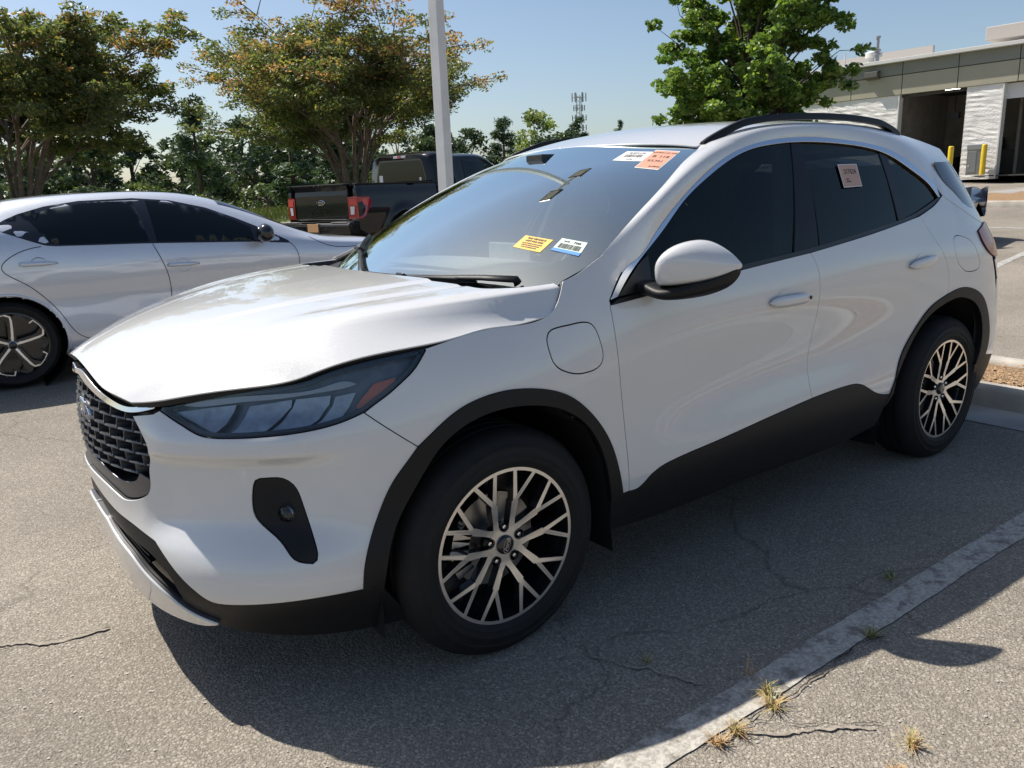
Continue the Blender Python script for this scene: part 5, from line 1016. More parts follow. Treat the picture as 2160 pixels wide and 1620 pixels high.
    MB().box((-.045, 0, 1.405), (.10, 1.46, .03)).build('spoiler_lip', M_CLAD, tgo, bevel=.008)
    bo = empty('badge', (-.024, 0, 1.10)); bo.parent = tgo; oval_solid('badge_rim', .115, .046, -.010, .0, M_CHROME, bo); oval_solid('badge_field', .105, .038, -.013, .0, mat('badge_dark', (.02, .025, .04), .2), bo, dome=.003); RXt = Matrix(((0, 0, -1, -.0165), (-1, 0, 0, 0), (0, 1, 0, 0), (0, 0, 0, 1))); text_mesh('Ford', .066, M_CHROME, bo, RXt, shear=.35)
    RXt2 = Matrix(((0, 0, -1, -.0215), (-1, 0, 0, 0), (0, 1, 0, .93), (0, 0, 0, 1))); text_mesh('F-150', .17, M_GLOSSB, tgo, RXt2, bold=.004, ext=.002, sx=1.5)
    MB().box((-.0205, -.0, .80), (.004, 1.3, .008)).build('trim_line', M_CHROME, tgo)
    bp = MB(); bp.add([(x, y, z) for y in (-.95, .95) for x, z in ((-.22, .54), (-.24, .70), (-.20, .745), (.02, .745), (.02, .54))], [tuple(range(5)), tuple(range(9, 4, -1))]+[(i, i+5, (i+1) % 5+5, (i+1) % 5) for i in range(5)]); bp.build('rear_bumper', P, R0, bevel=.02)
    for y_ in (-.66, .18, .66): MB().box((-.13, y_, .752), (.17, .42 if y_ else .5, .012)).build('step_pad', M_STEEL if abs(y_) > .5 else M_CLAD, R0, bevel=.003)
    MB().box((-.232, 0, .64), (.012, .34, .17)).build('plate_recess', M_BLACK, R0); MB().box((-.245, .02, .655), (.006, .30, .15)).build('number_plate', mat('plate_orange', (.62, .34, .16), .5), R0, bevel=.003)
    # cab greenhouse
    st = [(1.76, [(.90, 1.32), (.87, 1.45), (.80, 1.78), (.74, 1.90), (.60, 1.945), (.3, 1.955), (0, 1.957)]), (1.80, [(.93, 1.32), (.90, 1.45), (.82, 1.80), (.76, 1.92), (.62, 1.965), (.3, 1.975), (0, 1.977)]), (2.3, [(.95, 1.32), (.92, 1.45), (.83, 1.82), (.77, 1.94), (.63, 1.985), (.3, 1.995), (0, 1.997)]), (3.2, [(.95, 1.32), (.92, 1.45), (.83, 1.82), (.77, 1.935), (.63, 1.98), (.3, 1.99), (0, 1.992)]), (3.6, [(.95, 1.31), (.92, 1.42), (.83, 1.74), (.76, 1.87), (.63, 1.92), (.3, 1.93), (0, 1.932)]), (4.1, [(.95, 1.30), (.93, 1.36), (.87, 1.48), (.82, 1.55), (.66, 1.59), (.3, 1.60), (0, 1.602)]), (4.5, [(.94, 1.27), (.93, 1.28), (.88, 1.30), (.80, 1.315), (.6, 1.33), (.3, 1.335), (0, 1.337)])]
    xs = np.linspace(1.76, 4.5, 60); G = hull(st, xs, 36); VV = []; FF = []
    for sg in (-1, 1):
        k0 = len(VV); VV += (np.concatenate([np.repeat(xs[:, None, None], 36, 1), G], 2).reshape(-1, 3)*[1, sg, 1]).tolist(); FF += [[k0+i*36+j, k0+i*36+j+1, k0+(i+1)*36+j+1, k0+(i+1)*36+j] if sg < 0 else [k0+(i+1)*36+j, k0+(i+1)*36+j+1, k0+i*36+j+1, k0+i*36+j] for i in range(59) for j in range(35)]; FF.append([k0+j for j in range(36)] if sg > 0 else [k0+j for j in range(35, -1, -1)])
    cab_ = mesh('cab', VV, FF, P, R0, True); cab_.data.set_sharp_from_angle(angle=math.radians(60)); bv = BVHTree.FromPolygons([Vector(v) for v in VV], FF)
    def patch(nm, pts, sg, m, off=.006):
        L = []
        Pn = np.array(pts, float)
        for a, b in zip(Pn, np.roll(Pn, -1, 0)):
            k = max(1, int(np.hypot(*(b-a))/.06)); L += [a+(b-a)*t/k for t in range(k)]
        Pq, T = cdt(np.array(L), [], .08); W = []
        for p in Pq:
            h = bv.ray_cast(Vector((p[0], sg*1.6, p[1])), Vector((0, -sg, 0))); W.append((h[0] if h[0] else Vector((p[0], sg*.9, p[1])))+Vector((0, sg*off, 0)))
        mesh(nm, W, T.tolist() if sg < 0 else T[:, ::-1].tolist(), m, cab_, True)
    for sg in (-1, 1): patch('side_window', [(1.98, 1.40), (2.02, 1.80), (2.62, 1.83), (2.62, 1.38)], sg, M_CARGLS); patch('side_window', [(2.72, 1.38), (2.72, 1.83), (3.35, 1.80), (3.75, 1.62), (4.05, 1.42), (4.05, 1.36)], sg, M_CARGLS)
    V, F = poly_prism([(-.66, 1.44), (.66, 1.44), (.66, 1.50), (.585, 1.80), (.54, 1.845), (-.54, 1.845), (-.585, 1.80), (-.66, 1.50)], (1.748, 1.77), 'x'); fixn(mesh('rear_window', V, F, M_CARGLS, cab_).data); V, F = poly_prism([(-.70, 1.41), (.70, 1.41), (.70, 1.50), (.61, 1.82), (.56, 1.875), (-.56, 1.875), (-.61, 1.82), (-.70, 1.50)], (1.752, 1.772), 'x'); fixn(mesh('window_surround', V, F, M_GLOSSB, cab_).data)
    hb = MB().box((1.755, 0, 1.925), (.03, .34, .05)).build('stop_lamp_housing', M_CLEARL, cab_, bevel=.008); MB().box((1.742, 0, 1.925), (.012, .10, .045)).build('stop_lamp', M_REDB, hb)
    for y_, w_, h_ in ((.56, .10, .13), (-.55, .05, .06)): MB().box((1.745, y_, 1.455+h_/2), (.004, w_, h_)).build('window_label', mat('label_white', (.75, .75, .75), .5), cab_)
    MB().box((2.9, 0, .62), (5.2, 1.6, .30)).box((.9, 0, .72), (1.7, 1.55, .08)).box((1.73, 0, 1.1), (.05, 1.7, .7)).build('chassis', M_LINER, R0); MB().box((5.3, 0, 1.0), (.9, 1.75, .55)).box((4.9, 0, 1.24), (1.2, 1.7, .10)).build('hood', P, R0, bevel=.06); MB().box((5.72, 0, .85), (.10, 1.7, .62)).build('front_grille', M_CHROME, R0, bevel=.03)
    MB().lathe([(.0, 0), (.035, .002), (.04, .03), (.0, .04)], axis='z', n=16, c=(2.0, -.1, 1.99)).build('antenna', M_BLACK, R0, True)
    # longer bed: everything ahead of the bed wall moves forward
    def kids(o):
        for c in o.children: yield c; yield from kids(c)
    bpy.context.view_layer.update(); seen = set()
    for o in kids(R0):
        if o.location.x > 1.5: o.location.x += .36
        elif o.type == 'MESH' and o.parent.location.x < 1.5 or (o.type == 'MESH' and o.parent is R0):
            if o.data.name in seen or o.location.x > 1.5: continue
            seen.add(o.data.name)
            for v in o.data.vertices: v.co.x += .36*float(sstep(1.30, 1.72, v.co.x)) if o.location.x < .5 else 0
    return R0
pk = math.radians(90-73)
_tr = Vector((4.98, 10.37, 0)); _fw = Vector((math.cos(pk), math.sin(pk), 0)); _lf = Vector((-math.sin(pk), math.cos(pk), 0)); _o = _tr+_lf*.97
pickup('pickup_truck', (_o.x, _o.y, float(gz(_o.x+2, _o.y))-.02), pk, 'black pickup truck parked in the row behind the SUV')
def rc(p):      # rear corner points given by superellipse angle
    q = []
    for s_, z_ in p:
        if s_ > XS1: ph = min(s_-XS1, 1)*math.pi/2; n = float(R_n(z_)); s_ = XS1+(math.atan(math.tan(ph)**(2/n)) if ph < 1.57 else math.pi/2)*2/math.pi
        q.append((s_, z_))
    return q
CAR = empty('suv', (0, 0, 0), 0, 'white SUV with chrome window trim parked in the foreground', 'car')
# hood
HR = SEG['hood_rear'][:-1]+[(.052, .52), (.03, .25), (.025, 0)]
# the hood side is drawn down to the lamp and fender edge so that the shut line stays narrow
_la = body(*[np.array(t) for t in zip(*(SEG['lamp_top'][::-1]+SEG['lamp_top2'][::-1][1:-1]))])+[0, .003, .012]; _fe = body(*[np.array(t) for t in zip(*SEG['fend_hood'][::-1][1:])])+[0, .0015, .001]
HE = np.r_[_la[::2], _fe]; HE = HE[HE[:, 0] < .185]; HT = [tuple(p) for p in _fe if .185 < p[0] < .277]; HE = np.r_[HE, [[.24, .879, 1.036], [.32, .880, 1.042]]]; HE = HE[np.argsort(HE[:, 0])]; HEDGE[:] = [Spl(HE[:, 0], HE[:, 1:])]
_hx0 = np.linspace(-.52, .175, 44); SEG['hood_side'] = [q for q in SEG['hood_lamp'] if q[0] < -.60]+[(float(x_), float(1+(HEDGE[0](x_)[0]-H_ws(x_))/.5)) for x_ in _hx0]+[(float(p[0]), float(1+(p[1]-H_ws(p[0]))/.5)) for p in sorted(HT)]
hood_o = panel('hood', 'hood', ['hood_front', [SEG['hood_front'][-1], SEG['hood_side'][0]], 'hood_side', [SEG['hood_side'][-1], HR[0]], HR, [(.025, 0), (-.958, 0)]], M_PAINT, CAR, mirror='weld', step=.028, depth=.03, lip=.004)
# bumper
GR_IN = ['grille_low', 'grille_corner', 'grille_side', 'grille_shelf', 'grille_tip']
bumper = panel('front_bumper', 'body', GR_IN+['lamp_in', 'lamp_low', '-fend_gap', '-arch_f1', '-bump_low2', '-bump_low', [(-1, .565), (-1, .612)]], M_PAINT, CAR, holes=[['@fog']], mirror='weld', step=.022, depth=.03, lip=.004)
FOGL = ['@fog']
panel('fog_lamp_bezel', 'body', FOGL, M_CLAD, bumper, off=-.004, dish=.028, step=.014, gap=.002, depth=.05)
for sgn in (-1, 1):
    pf = body(np.array([SEG['fog_lamp'][0][0]]), np.array([SEG['fog_lamp'][0][1]]))[0]; c = Vector((pf[0]+.018, sgn*(pf[1]-.012), pf[2])); mb = MB()
    mb.lathe([(.0, -.012), (.018, -.009), (.024, 0), (.026, .012), (.024, .03)], axis='x', n=24, mis=[0, 0, 1, 1])
    o = mb.build('fog_lamp', [M_LENS, M_CHROMES], bumper, True); o.location = c; o.rotation_euler = (0, 0, .55 if sgn < 0 else -.55)
    mb = MB(); mb.lathe([(.0, .02), (.014, .018), (.022, .004)], axis='x', n=24); i = mb.build('reflector', M_CHROME, o, True)
# fender and charge door
CH = ['@charge']
fen = panel('fender', 'body', ['fend_gap', 'lamp_rear', 'lamp_tip', [SEG['lamp_tip'][-1], SEG['fend_hood'][-1]], '-fend_hood', '-fend_ws', '-fend_joint', '-fend_apil', '-door_f', '-fend_low', '-arch_f2'], M_PAINT, CAR, holes=[CH], step=.024, depth=.02)
panel('charge_door', 'body', CH, M_PAINT, fen, gap=.003, step=.02, depth=.014, off=.0005)
FU = ['@fuel']
# doors
df = panel('door', 'body', ['door_f', [SEG['door_f'][-1], SEG['belt_f'][-1]], '-belt_f', '-door_m', '-sill'], M_PAINT, CAR, step=.025, depth=.02)
dr = panel('door', 'body', ['door_m', '-belt_r', '-door_r', '-arch_r1', '-sill2'], M_PAINT, CAR, step=.025, depth=.02)
for o in df: o['label'] = 'front door'
for o in dr: o['label'] = 'rear door'
def closed(n): return ['@'+n]
def straight(pts): return [[a, b] for a, b in zip(pts, pts[1:]+pts[:1])]
def handle(n, cup, doors):
    panel('handle_cup', 'body', [cup, [SEG[cup][-1], (SEG[cup][-1][0], SEG[cup][-1][1]-.03)], [(SEG[cup][-1][0], SEG[cup][-1][1]-.03), (SEG[cup][0][0], SEG[cup][0][1]-.03)], [(SEG[cup][0][0], SEG[cup][0][1]-.03), SEG[cup][0]]], M_PAINT, doors, gap=0, off=.0015, dish=.010, step=.008, depth=.0, bstep=.006)
    c = np.mean(SEG[n], 0); L = max(p[0] for p in SEG[n])-min(p[0] for p in SEG[n])
    A = min(SEG[n], key=lambda p: p[0]); B = max(SEG[n], key=lambda p: p[0])
    for k, sg in enumerate((-1, 1)):
        V = []; F = []; nn = 18; mm = 12
        for i in range(nn+1):
            t = i/nn; x = A[0]+.004+(L-.008)*t; z = A[1]+(B[1]-A[1])*t
            hh = .0205*(1-abs(2*t-1)**5)**.5+.001; th = .020*(1-abs(2*t-1)**6)**.5+.002; st = .030*math.sin(math.pi*min(1, max(0, t)))**.35
            w = float(WS(x, z))
            for j in range(mm):
                a = 2*math.pi*j/mm; V.append((x, sg*(w+.004+st*.55+th*.5*math.cos(a)), z+hh*math.sin(a)))
        for i in range(nn):
            for j in range(mm): F.append((i*mm+j, i*mm+(j+1) % mm, (i+1)*mm+(j+1) % mm, (i+1)*mm+j))
        F += [tuple(range(mm)), tuple(range(nn*mm, nn*mm+mm))]
        o = mesh('door_handle', V, F, M_PAINT, doors[k], True)
        mb = MB(); zc = (A[1]+B[1])/2
        if n == 'handle_f':
            w = float(WS(B[0]-.02, B[1])); mb.lathe([(.0, -.002), (.007, -.002), (.008, .001)], c=(0, 0, 0), n=16); q = mb.build('key_cylinder', M_BLACK, o, True); q.location = (B[0]-.018, sg*(w+.026), B[1]+.002); q.rotation_euler = (0, 0, 0 if sg < 0 else math.pi)
handle('handle_f', 'cup_f', df); handle('handle_r', 'cup_r', dr)
# arches, sills, lower fascia
AI = SEG['arch_fi']; AR = SEG['arch_ri']
FA = AI[1:-1]
panel('arch_cladding', 'body', [SEG['arch_f1'], SEG['arch_f2'], [SEG['arch_f2'][-1], FA[-1]], FA[::-1], [FA[0], SEG['arch_f1'][0]]], M_CLAD, CAR, gap=.0005, off=.006, step=.02, depth=.03, lip=.005, rim=M_CLAD)
RA = AR[1:]
panel('arch_cladding', 'body', ['arch_r1', 'arch_r2', [SEG['arch_r2'][-1], RA[-1]], RA[::-1], [RA[0], SEG['arch_r1'][0]]], M_CLAD, CAR, gap=.0005, off=.006, step=.02, depth=.03, lip=.005, rim=M_CLAD)
# plan rows of the sill: from the front arch to the rear arch
panel('sill_cladding', 'body', ['sill', 'sill2', [SEG['arch_r1'][0], RA[0]], [RA[0], (2.085, .30)], [(2.085, .30), (1.9, .275), (1.2, .268), (.6, .262), (.425, .275)], [(.425, .275), AI[-2]], [FA[-1], SEG['arch_f2'][-1], SEG['fend_low'][-1]]], M_CLAD, CAR, gap=.0008, off=.003, step=.025, depth=.02, lip=.004, rim=M_CLAD)
INT = ['intake_t', [SEG['intake_t'][-1], SEG['intake_b'][0]], 'intake_b', [SEG['intake_b'][-1], (-1, .505)], [(-1, .505), (-1, .515)], [(-1, .515), SEG['intake_t'][0]]]
fascia = panel('lower_fascia', 'body', ['bump_low', 'bump_low2', [SEG['arch_f1'][0], FA[0]], [FA[0], (-.215, .20)], [(-.215, .20), (-.45, .205), (-.58, .235), (-.69, .285), (-.80, .33), (-.9, .36), (-1, .37)], [(-1, .37), (-1, .48)], [(-1, .48), SEG['intake_b'][-1]], ['x'] and '-intake_b', [SEG['intake_b'][0], SEG['intake_t'][-1]], '-intake_t', [SEG['intake_t'][0], (-1, .522)], [(-1, .522), (-1, .565)]], M_CLAD, CAR, gap=.0006, off=-.003, step=.022, depth=.02, lip=.004, rim=M_CLAD, mirror='weld')
panel('intake_backing', 'body', straight([(-1, .25), (-1, .56), (-.85, .54), (-.72, .46), (-.60, .36), (-.60, .25)]), M_BLACK, fascia, off=-.055, depth=0, mirror='weld', gap=0)
skid = panel('skid_plate', 'body', ['skid_t', [SEG['skid_t'][-1], (-.60, .245), (-.66, .24), (-.74, .25), (-.82, .27), (-.9, .285), (-1, .295)], [(-1, .295), (-1, .49)], [(-1, .49), SEG['skid_t'][0]]], M_PAINT, CAR, gap=.001, off=.012, step=.022, depth=.03, lip=.006, rim=M_SATIN, mirror='weld')
for zz in (.0, .022):       # intake slats
    V = []; F = []
    ss = np.linspace(-.97, -.72, 26)
    for i, s_ in enumerate(ss):
        zt = np.interp(s_, [p[0] for p in sorted(SEG['intake_t'])], [p[1] for p in sorted(SEG['intake_t'])]); zb = np.interp(s_, [p[0] for p in sorted(SEG['intake_b'])], [p[1] for p in sorted(SEG['intake_b'])])
        z = zb+(zt-zb)*(.35+zz*14); P = body(np.array([s_]), np.array([z]))[0]; k = P/np.linalg.norm(P[:2])
        d = np.array([P[0]-.3*0, P[1], 0]); d /= np.linalg.norm(d)
        for a, h in ((-.012, .003), (-.012, -.003), (-.04, -.003), (-.04, .003)): V.append((P[0]+d[0]*a, P[1]+d[1]*a, z+h))
    m_ = len(V)//4; F = [(i*4+j, i*4+(j+1) % 4, i*4+4+(j+1) % 4, i*4+4+j) for i in range(m_-1) for j in range(4)]
    for sg in (-1, 1): mesh('intake_slat', [(x, y*sg, z) for x, y, z in V], F, M_CLAD, fascia)
# quarter panel, tail lamp, tailgate, rear bumper
TL = SEG['tail']
TLo = TL[1:]+[]
Q_TOP = [(2.397, 1.2171), (2.54, 1.250), (2.64, 1.282), (2.70, 1.300), SEG['d_low'][0]]
QT2 = SEG['d_low']
qu = panel('quarter_panel', 'body', ['door_r', Q_TOP, QT2, [QT2[-1], TL[1]], TL[1:], [TL[-1]]+rc([(2.955, .80), (2.96, .55)]), [rc([(2.96, .55)])[0], SEG['arch_r2'][-1]], '-arch_r2'], M_PAINT, CAR, holes=[FU], step=.024, depth=.02)
panel('fuel_door', 'body', FU, M_PAINT, qu, gap=.0022, step=.02, depth=.014)
panel('tail_lamp', 'body', [TL[1:], [TL[-1], rc([(3.06, .965)])[0]], [rc([(3.06, .965)])[0], (3.34, 1.02)], [(3.34, 1.02), (3.34, 1.10)], [(3.34, 1.10), rc([(2.965, 1.155)])[0]], [rc([(2.965, 1.155)])[0], TL[1]]], None or mat('tail_lamp_red', (.30, .012, .018), .2, coat=.3, coat_r=.02), CAR, off=.008, step=.02, depth=.03, rim=M_BLACK)
RB = rc([(2.96, .55), (2.958, .80), (2.98, .86)])
panel('rear_bumper', 'body', [[SEG['arch_r2'][-1], RB[0]], RB[:2], RB[1:], [RB[2], (3.75, .86)], [(3.75, .86), (3.75, .45)], [(3.75, .45), (3.2, .42)], [(3.2, .42), SEG['arch_r2'][-1]]], M_PAINT, CAR, step=.04)
panel('rear_valance', 'body', [[AR[-1], SEG['arch_r2'][-1]], [SEG['arch_r2'][-1], (3.2, .416)], [(3.2, .416), (3.75, .446)], [(3.75, .446), (3.75, .26)], [(3.75, .26), (3.1, .25)], [(3.1, .25), (2.93, .27)], [(2.93, .27), AR[-1]]], M_CLAD, CAR, step=.04)
panel('tailgate', 'body', straight([rc([(2.985, .865)])[0], (3.75, .865), (3.75, 1.13), (3.35, 1.12), (3.35, 1.01), rc([(3.06, .955)])[0], rc([(2.962, .965)])[0]]), M_PAINT, CAR, step=.04)
panel('rear_window', 'body', ['-d_rear', [SEG['d_rear'][0], (3.75, 1.47)], [(3.75, 1.47), (3.75, 1.134)], [(3.75, 1.134), (3.34, 1.124)], [(3.34, 1.124), SEG['d_rear'][-1]]], M_FRIT, CAR, step=.04, off=-.006)
# headlamps
LAMP = ['lamp_in', 'lamp_low', 'lamp_rear', 'lamp_tip', 'lamp_top2', 'lamp_top', 'lamp_in2']
M_HOUS = noise_var(mat('lamp_housing', (.13, .145, .17), .35, metal=.2, coat=.5), 25, .3)
M_BOWL = noise_var(mat('lamp_reflector', (.40, .43, .48), .32, metal=.4, coat=.7), 30, .30)
M_DRL = mat('light_guide', (.46, .49, .53), .18, coat=1.0)
M_AMB = mat('amber_reflector', (.62, .11, .02), .28, coat=.8)
lamps = panel('headlamp', 'body', LAMP, M_LENS, CAR, gap=.006, step=.022, depth=.012, rim=M_GLOSSB, off=.001)
panel('lamp_frame', 'body', LAMP, M_GLOSSB, lamps, holes=[LAMP], gap=.0022, hole_gap=-.0135, off=-.002, step=.03, depth=.02, lip=.002, rim=M_GLOSSB)
panel('lamp_housing', 'body', LAMP, M_HOUS, lamps, gap=.004, step=.03, depth=.0, off=-.040)
panel('light_guide', 'body', ['drl', 'drl2'], M_DRL, lamps, gap=.0, step=.02, off=-.010, depth=.022, lip=.004, rim=M_HOUS)
panel('side_reflector', 'body', straight(SEG['amber']), M_AMB, lamps, gap=.0, step=.015, off=-.014, depth=.02, lip=.002, rim=M_HOUS)
for k, q in enumerate(('bowl1', 'bowl2', 'bowl3', 'bowl4')):
    panel('lamp_bowl', 'body', straight(SEG[q]), M_BOWL, lamps, gap=.0015, step=.010, off=-.018, dish=.010, depth=.016, lip=.0015, rim=M_HOUS, bstep=.008)
# black seal between lamp/grille and hood
# ---------------------------------------------------------------- grille
GOUT = GR_IN+['grille_top', [SEG['grille_top'][-1], (-.72, .888), (-.80, .905), (-.90, .928), (-1, .938)], [(-1, .938), (-1, .612)]]
grille = panel('grille', 'body', GOUT, M_BLACK, CAR, gap=.002, off=-.062, step=.04, depth=0, mirror='weld')
# satin frame along the lower edge
fr_in = [(-1, .665), (-.90, .660), (-.84, .642), (-.80, .634), (-.765, .640), (-.742, .655), (-.733, .675)]
panel('grille_frame', 'body', ['grille_low', 'grille_corner', [SEG['grille_corner'][-1], fr_in[-1]], fr_in[::-1], [fr_in[0], (-1, .612)]], M_SATIN, grille, gap=.004, off=-.012, step=.016, depth=.04, lip=.004, mirror='weld', rim=M_BLACK)
panel('chrome_strip', 'body', ['chrome_t', [SEG['chrome_t'][-1], SEG['chrome_b'][0]], 'chrome_b', [SEG['chrome_b'][-1], (-1, .912)], [(-1, .912), (-1, .925)]], M_CHROME, grille, gap=.0, off=.006, step=.016, depth=.03, lip=.005, mirror='weld', rim=M_BLACK)
zc_ = sorted((p for p in SEG['chrome_b']), key=lambda p: p[0])
def grille_lim(z):
    """half width of the opening at height z"""
    pts = [(SEG['grille_corner'][-3], 0)]
    side_ = sorted([(p[1], p[0]) for p in SEG['grille_corner'][2:]+SEG['grille_side']]); zz = [a for a, _ in side_]; ss = [b_ for _, b_ in side_]
    s_ = float(np.interp(z, zz, ss)); return float(body(np.array([s_]), np.array([z]))[0][1])
def gbot(w): return float(np.interp(w, [body(np.array([p[0]]), np.array([p[1]]))[0][1] for p in fr_in], [p[1] for p in fr_in]))
def gtop(w): return float(np.interp(w, [body(np.array([p[0]]), np.array([p[1]]))[0][1] for p in zc_], [p[1] for p in zc_]))-.004
row_z = np.arange(.668, .92, .0305)
for r, z0 in enumerate(row_z):
    cw = .074; offw = (r % 2)*cw/2; lim = grille_lim(min(max(z0, .59), .838))
    # scalloped shelf
    V = []; nseg = int(2*lim/.0092); ww = np.linspace(-lim+.004, lim-.004, nseg)
    run = []; runs = []
    for w in ww:
        if gbot(abs(w)) < z0 < gtop(abs(w)): run.append(w)
        else:
            if len(run) > 2: runs.append(run)
            run = []
    if len(run) > 2: runs.append(run)
    for run in runs:
        V = []
        for w in run:
            ph = ((w-offw)/cw) % 1.0; sc = .010*abs(math.sin(math.pi*ph))**.7; P = front_pt(w, z0)
            for dx, dz in ((.010+.010-sc, .0022+sc*.55), (.008+.010-sc, -.0022+sc*.5), (.052, -.006), (.052, .001)): V.append((P.x+dx, P.y*(1-.02*dx), z0+dz))
        F = [(i*4+j, i*4+(j+1) % 4, i*4+4+(j+1) % 4, i*4+4+j) for i in range(len(run)-1) for j in range(4)]+[(0, 1, 2, 3), tuple(len(V)-4+i for i in (3, 2, 1, 0))]
        mesh('grille_slat', V, F, M_SATIN, grille)
    for k in range(-8, 9):
        w = k*cw+offw
        zt = min(z0+.0305, gtop(abs(w)))
        if abs(w) > lim-.01 or z0 < gbot(abs(w))-.002 or zt < z0+.008: continue
        a = front_pt(w, z0); b_ = front_pt(w, zt); sy = .0022; V = []
        for P, z, wd in ((a, z0, 1.9), ((a+b_)/2, (z0+zt)/2, .8), (b_, zt, 1.9)):
            V += [(P.x+.014, P.y-sy*wd*1.8, z), (P.x+.014, P.y+sy*wd*1.8, z), (P.x+.052, P.y+sy, z), (P.x+.052, P.y-sy, z)]
        F = [(i*4+j, i*4+(j+1) % 4, i*4+4+(j+1) % 4, i*4+4+j) for i in range(2) for j in range(4)]+[(0, 1, 2, 3), (11, 10, 9, 8)]
        mesh('grille_web', V, F, M_SATIN, grille)
# oval badge
M_NAVY = mat('badge_blue', (.006, .012, .045), .15, coat=1.0)
EC = front_pt(0, .79); 
badge = empty('badge', (EC.x+.030, 0, .79)); badge.parent = grille; badge.rotation_euler = (0, math.radians(-4), 0)
oval_solid('badge_surround', .108, .054, -.004, .03, M_SATIN, badge)
oval_solid('badge_rim', .098, .044, -.010, .0, M_CHROME, badge)
oval_solid('badge_field', .093, .040, -.012, .0, M_NAVY, badge, dome=.004)
RX = Matrix(((0, 0, -1, -.0165), (-1, 0, 0, 0), (0, 1, 0, -.002), (0, 0, 0, 1)))
text_mesh('Ford', .062, M_CHROME, badge, RX, shear=.35, sx=1.05)
# ---------------------------------------------------------------- glass house
WN = SEG['ws_near']
WSo = [(0, -.03), (.6, -.03), (1.0, -.02), WN[0]]
panel('windscreen', 'wscreen', [WSo, 'ws_near', [WN[-1], (.9, .999), (.6, 1.0), (0, 1.0)], [(0, 1.0), (0, -.03)]], M_WS, CAR, gap=.001, step=.05, depth=.012, mirror='weld')
WIN = [(0, .085), (.55, .082), (.80, .09), (.925, .13), (.97, .22), (.985, .43), (.975, .66), (.945, .84), (.90, .905), (.78, .925), (.5, .93), (0, .93)]
panel('windscreen_border', 'wscreen', [WSo, 'ws_near', [WN[-1], (.9, .999), (.6, 1.0), (0, 1.0)], [(0, 1.0), (0, .93)], WIN[::-1], [(0, .085), (0, -.03)]], M_FRIT, CAR, gap=.001, off=-.004, step=.03, depth=0, mirror='weld')
def band_edges():
    n = 60
    wv = Spl(np.r_[0, np.cumsum(np.linalg.norm(np.diff(np.array(WN), axis=0), axis=1))], np.array(WN)); L = np.sum(np.linalg.norm(np.diff(np.array(WN), axis=0), axis=1))
    q = np.linspace(0, L, 120); c = wv(q); E1 = wscreen(c[:, 0], c[:, 1])
    E1 = E1[E1[:, 0] > .445]
    xr = np.linspace(1.16, 3.16, 90); E3 = roof(xr, np.ones(90))
    up = np.r_[E1[:-2], E3]
    co = np.array(SEG['chr_out']); d = np.r_[0, np.cumsum(np.linalg.norm(np.diff(co, axis=0), axis=1))]; cs = Spl(d, co)(np.linspace(0, d[-1], 200)); lo = side(cs[:, 0], cs[:, 1]); lo = lo[lo[:, 0] > .515]
    lo = lo+np.array([0, .004, 0])
    dl_ = dens(np.array(SEG['d_low']), .03); ex = body(dl_[:, 0], dl_[:, 1]); lo = np.r_[lo[lo[:, 0] < ex[0, 0]-.03], ex]
    def rs(P, keys):
        d = np.r_[0, np.cumsum(np.linalg.norm(np.diff(P, axis=0), axis=1))]; return P, d
    U, du = rs(up, None); Lw, dl = rs(lo, None)
    # pair by stations so that rulings run roughly square to the band
    ku = [0, .25, .5, .75, 1.0]
    xs_u = np.interp([.447, .80, 1.15, 1.7, 2.3, 2.75, 3.16], U[:, 0], du); xs_l = np.interp([.517, .93, 1.32, 1.72, 2.22, 2.60, 99], np.maximum.accumulate(Lw[:, 0]), dl)
    T = np.linspace(0, 1, 7); t = np.linspace(0, 1, 140)
    a = Spl(T, xs_u)(t); b = Spl(T, xs_l)(t)
    iu = np.stack([np.interp(a, du, U[:, k]) for k in range(3)], 1); il = np.stack([np.interp(b, dl, Lw[:, k]) for k in range(3)], 1)
    return t, iu, il
_t, BU, BL = band_edges()
BUs, BLs = Spl(_t, BU), Spl(_t, BL)
def band(a, q):
    """pillar and cant rail band: a along, q from glass edge (0) to roof edge (1)"""
    a, q = np.broadcast_arrays(np.asarray(a, float), np.asarray(q, float)); t = np.clip(a, 0, 1)
    U = BUs(t); L = BLs(t); P = L+(U-L)*q[..., None]
    k = 4*q*(1-q); amp = (.028-.010*sstep(.75, 1.0, t))*(.25+.75*sstep(0, .12, t))
    n = np.stack([-.25+0*t, .62+0*t, .74+0*t], -1); n /= np.linalg.norm(n, axis=-1, keepdims=True)
    return P+n*(amp*k)[..., None]
SURF['band'] = band; SC['band'] = (3.2, .17)
panel('pillar', 'band', [[(0, 0), (.25, 0), (.5, 0), (.75, 0), (1, 0)], [(1, 0), (1, 1)], [(1, 1), (.75, 1), (.5, 1), (.25, 1), (0, 1)], [(0, 1), (0, 0)]], M_PAINT, CAR, gap=.0012, step=.026, depth=.02)
REAR = [(3.16, 1.0), (3.28, .85), (3.37, .5), (3.40, 0)]
panel('roof', 'roof', [[(1.0, 0), (1.012, .3), (1.05, .65), (1.135, 1.0)], [(1.135, 1.0), (3.16, 1.0)], REAR, [(3.40, 0), (1.0, 0)]], M_PAINT, CAR, gap=.001, step=.045, depth=.03, lip=.006, mirror='weld')
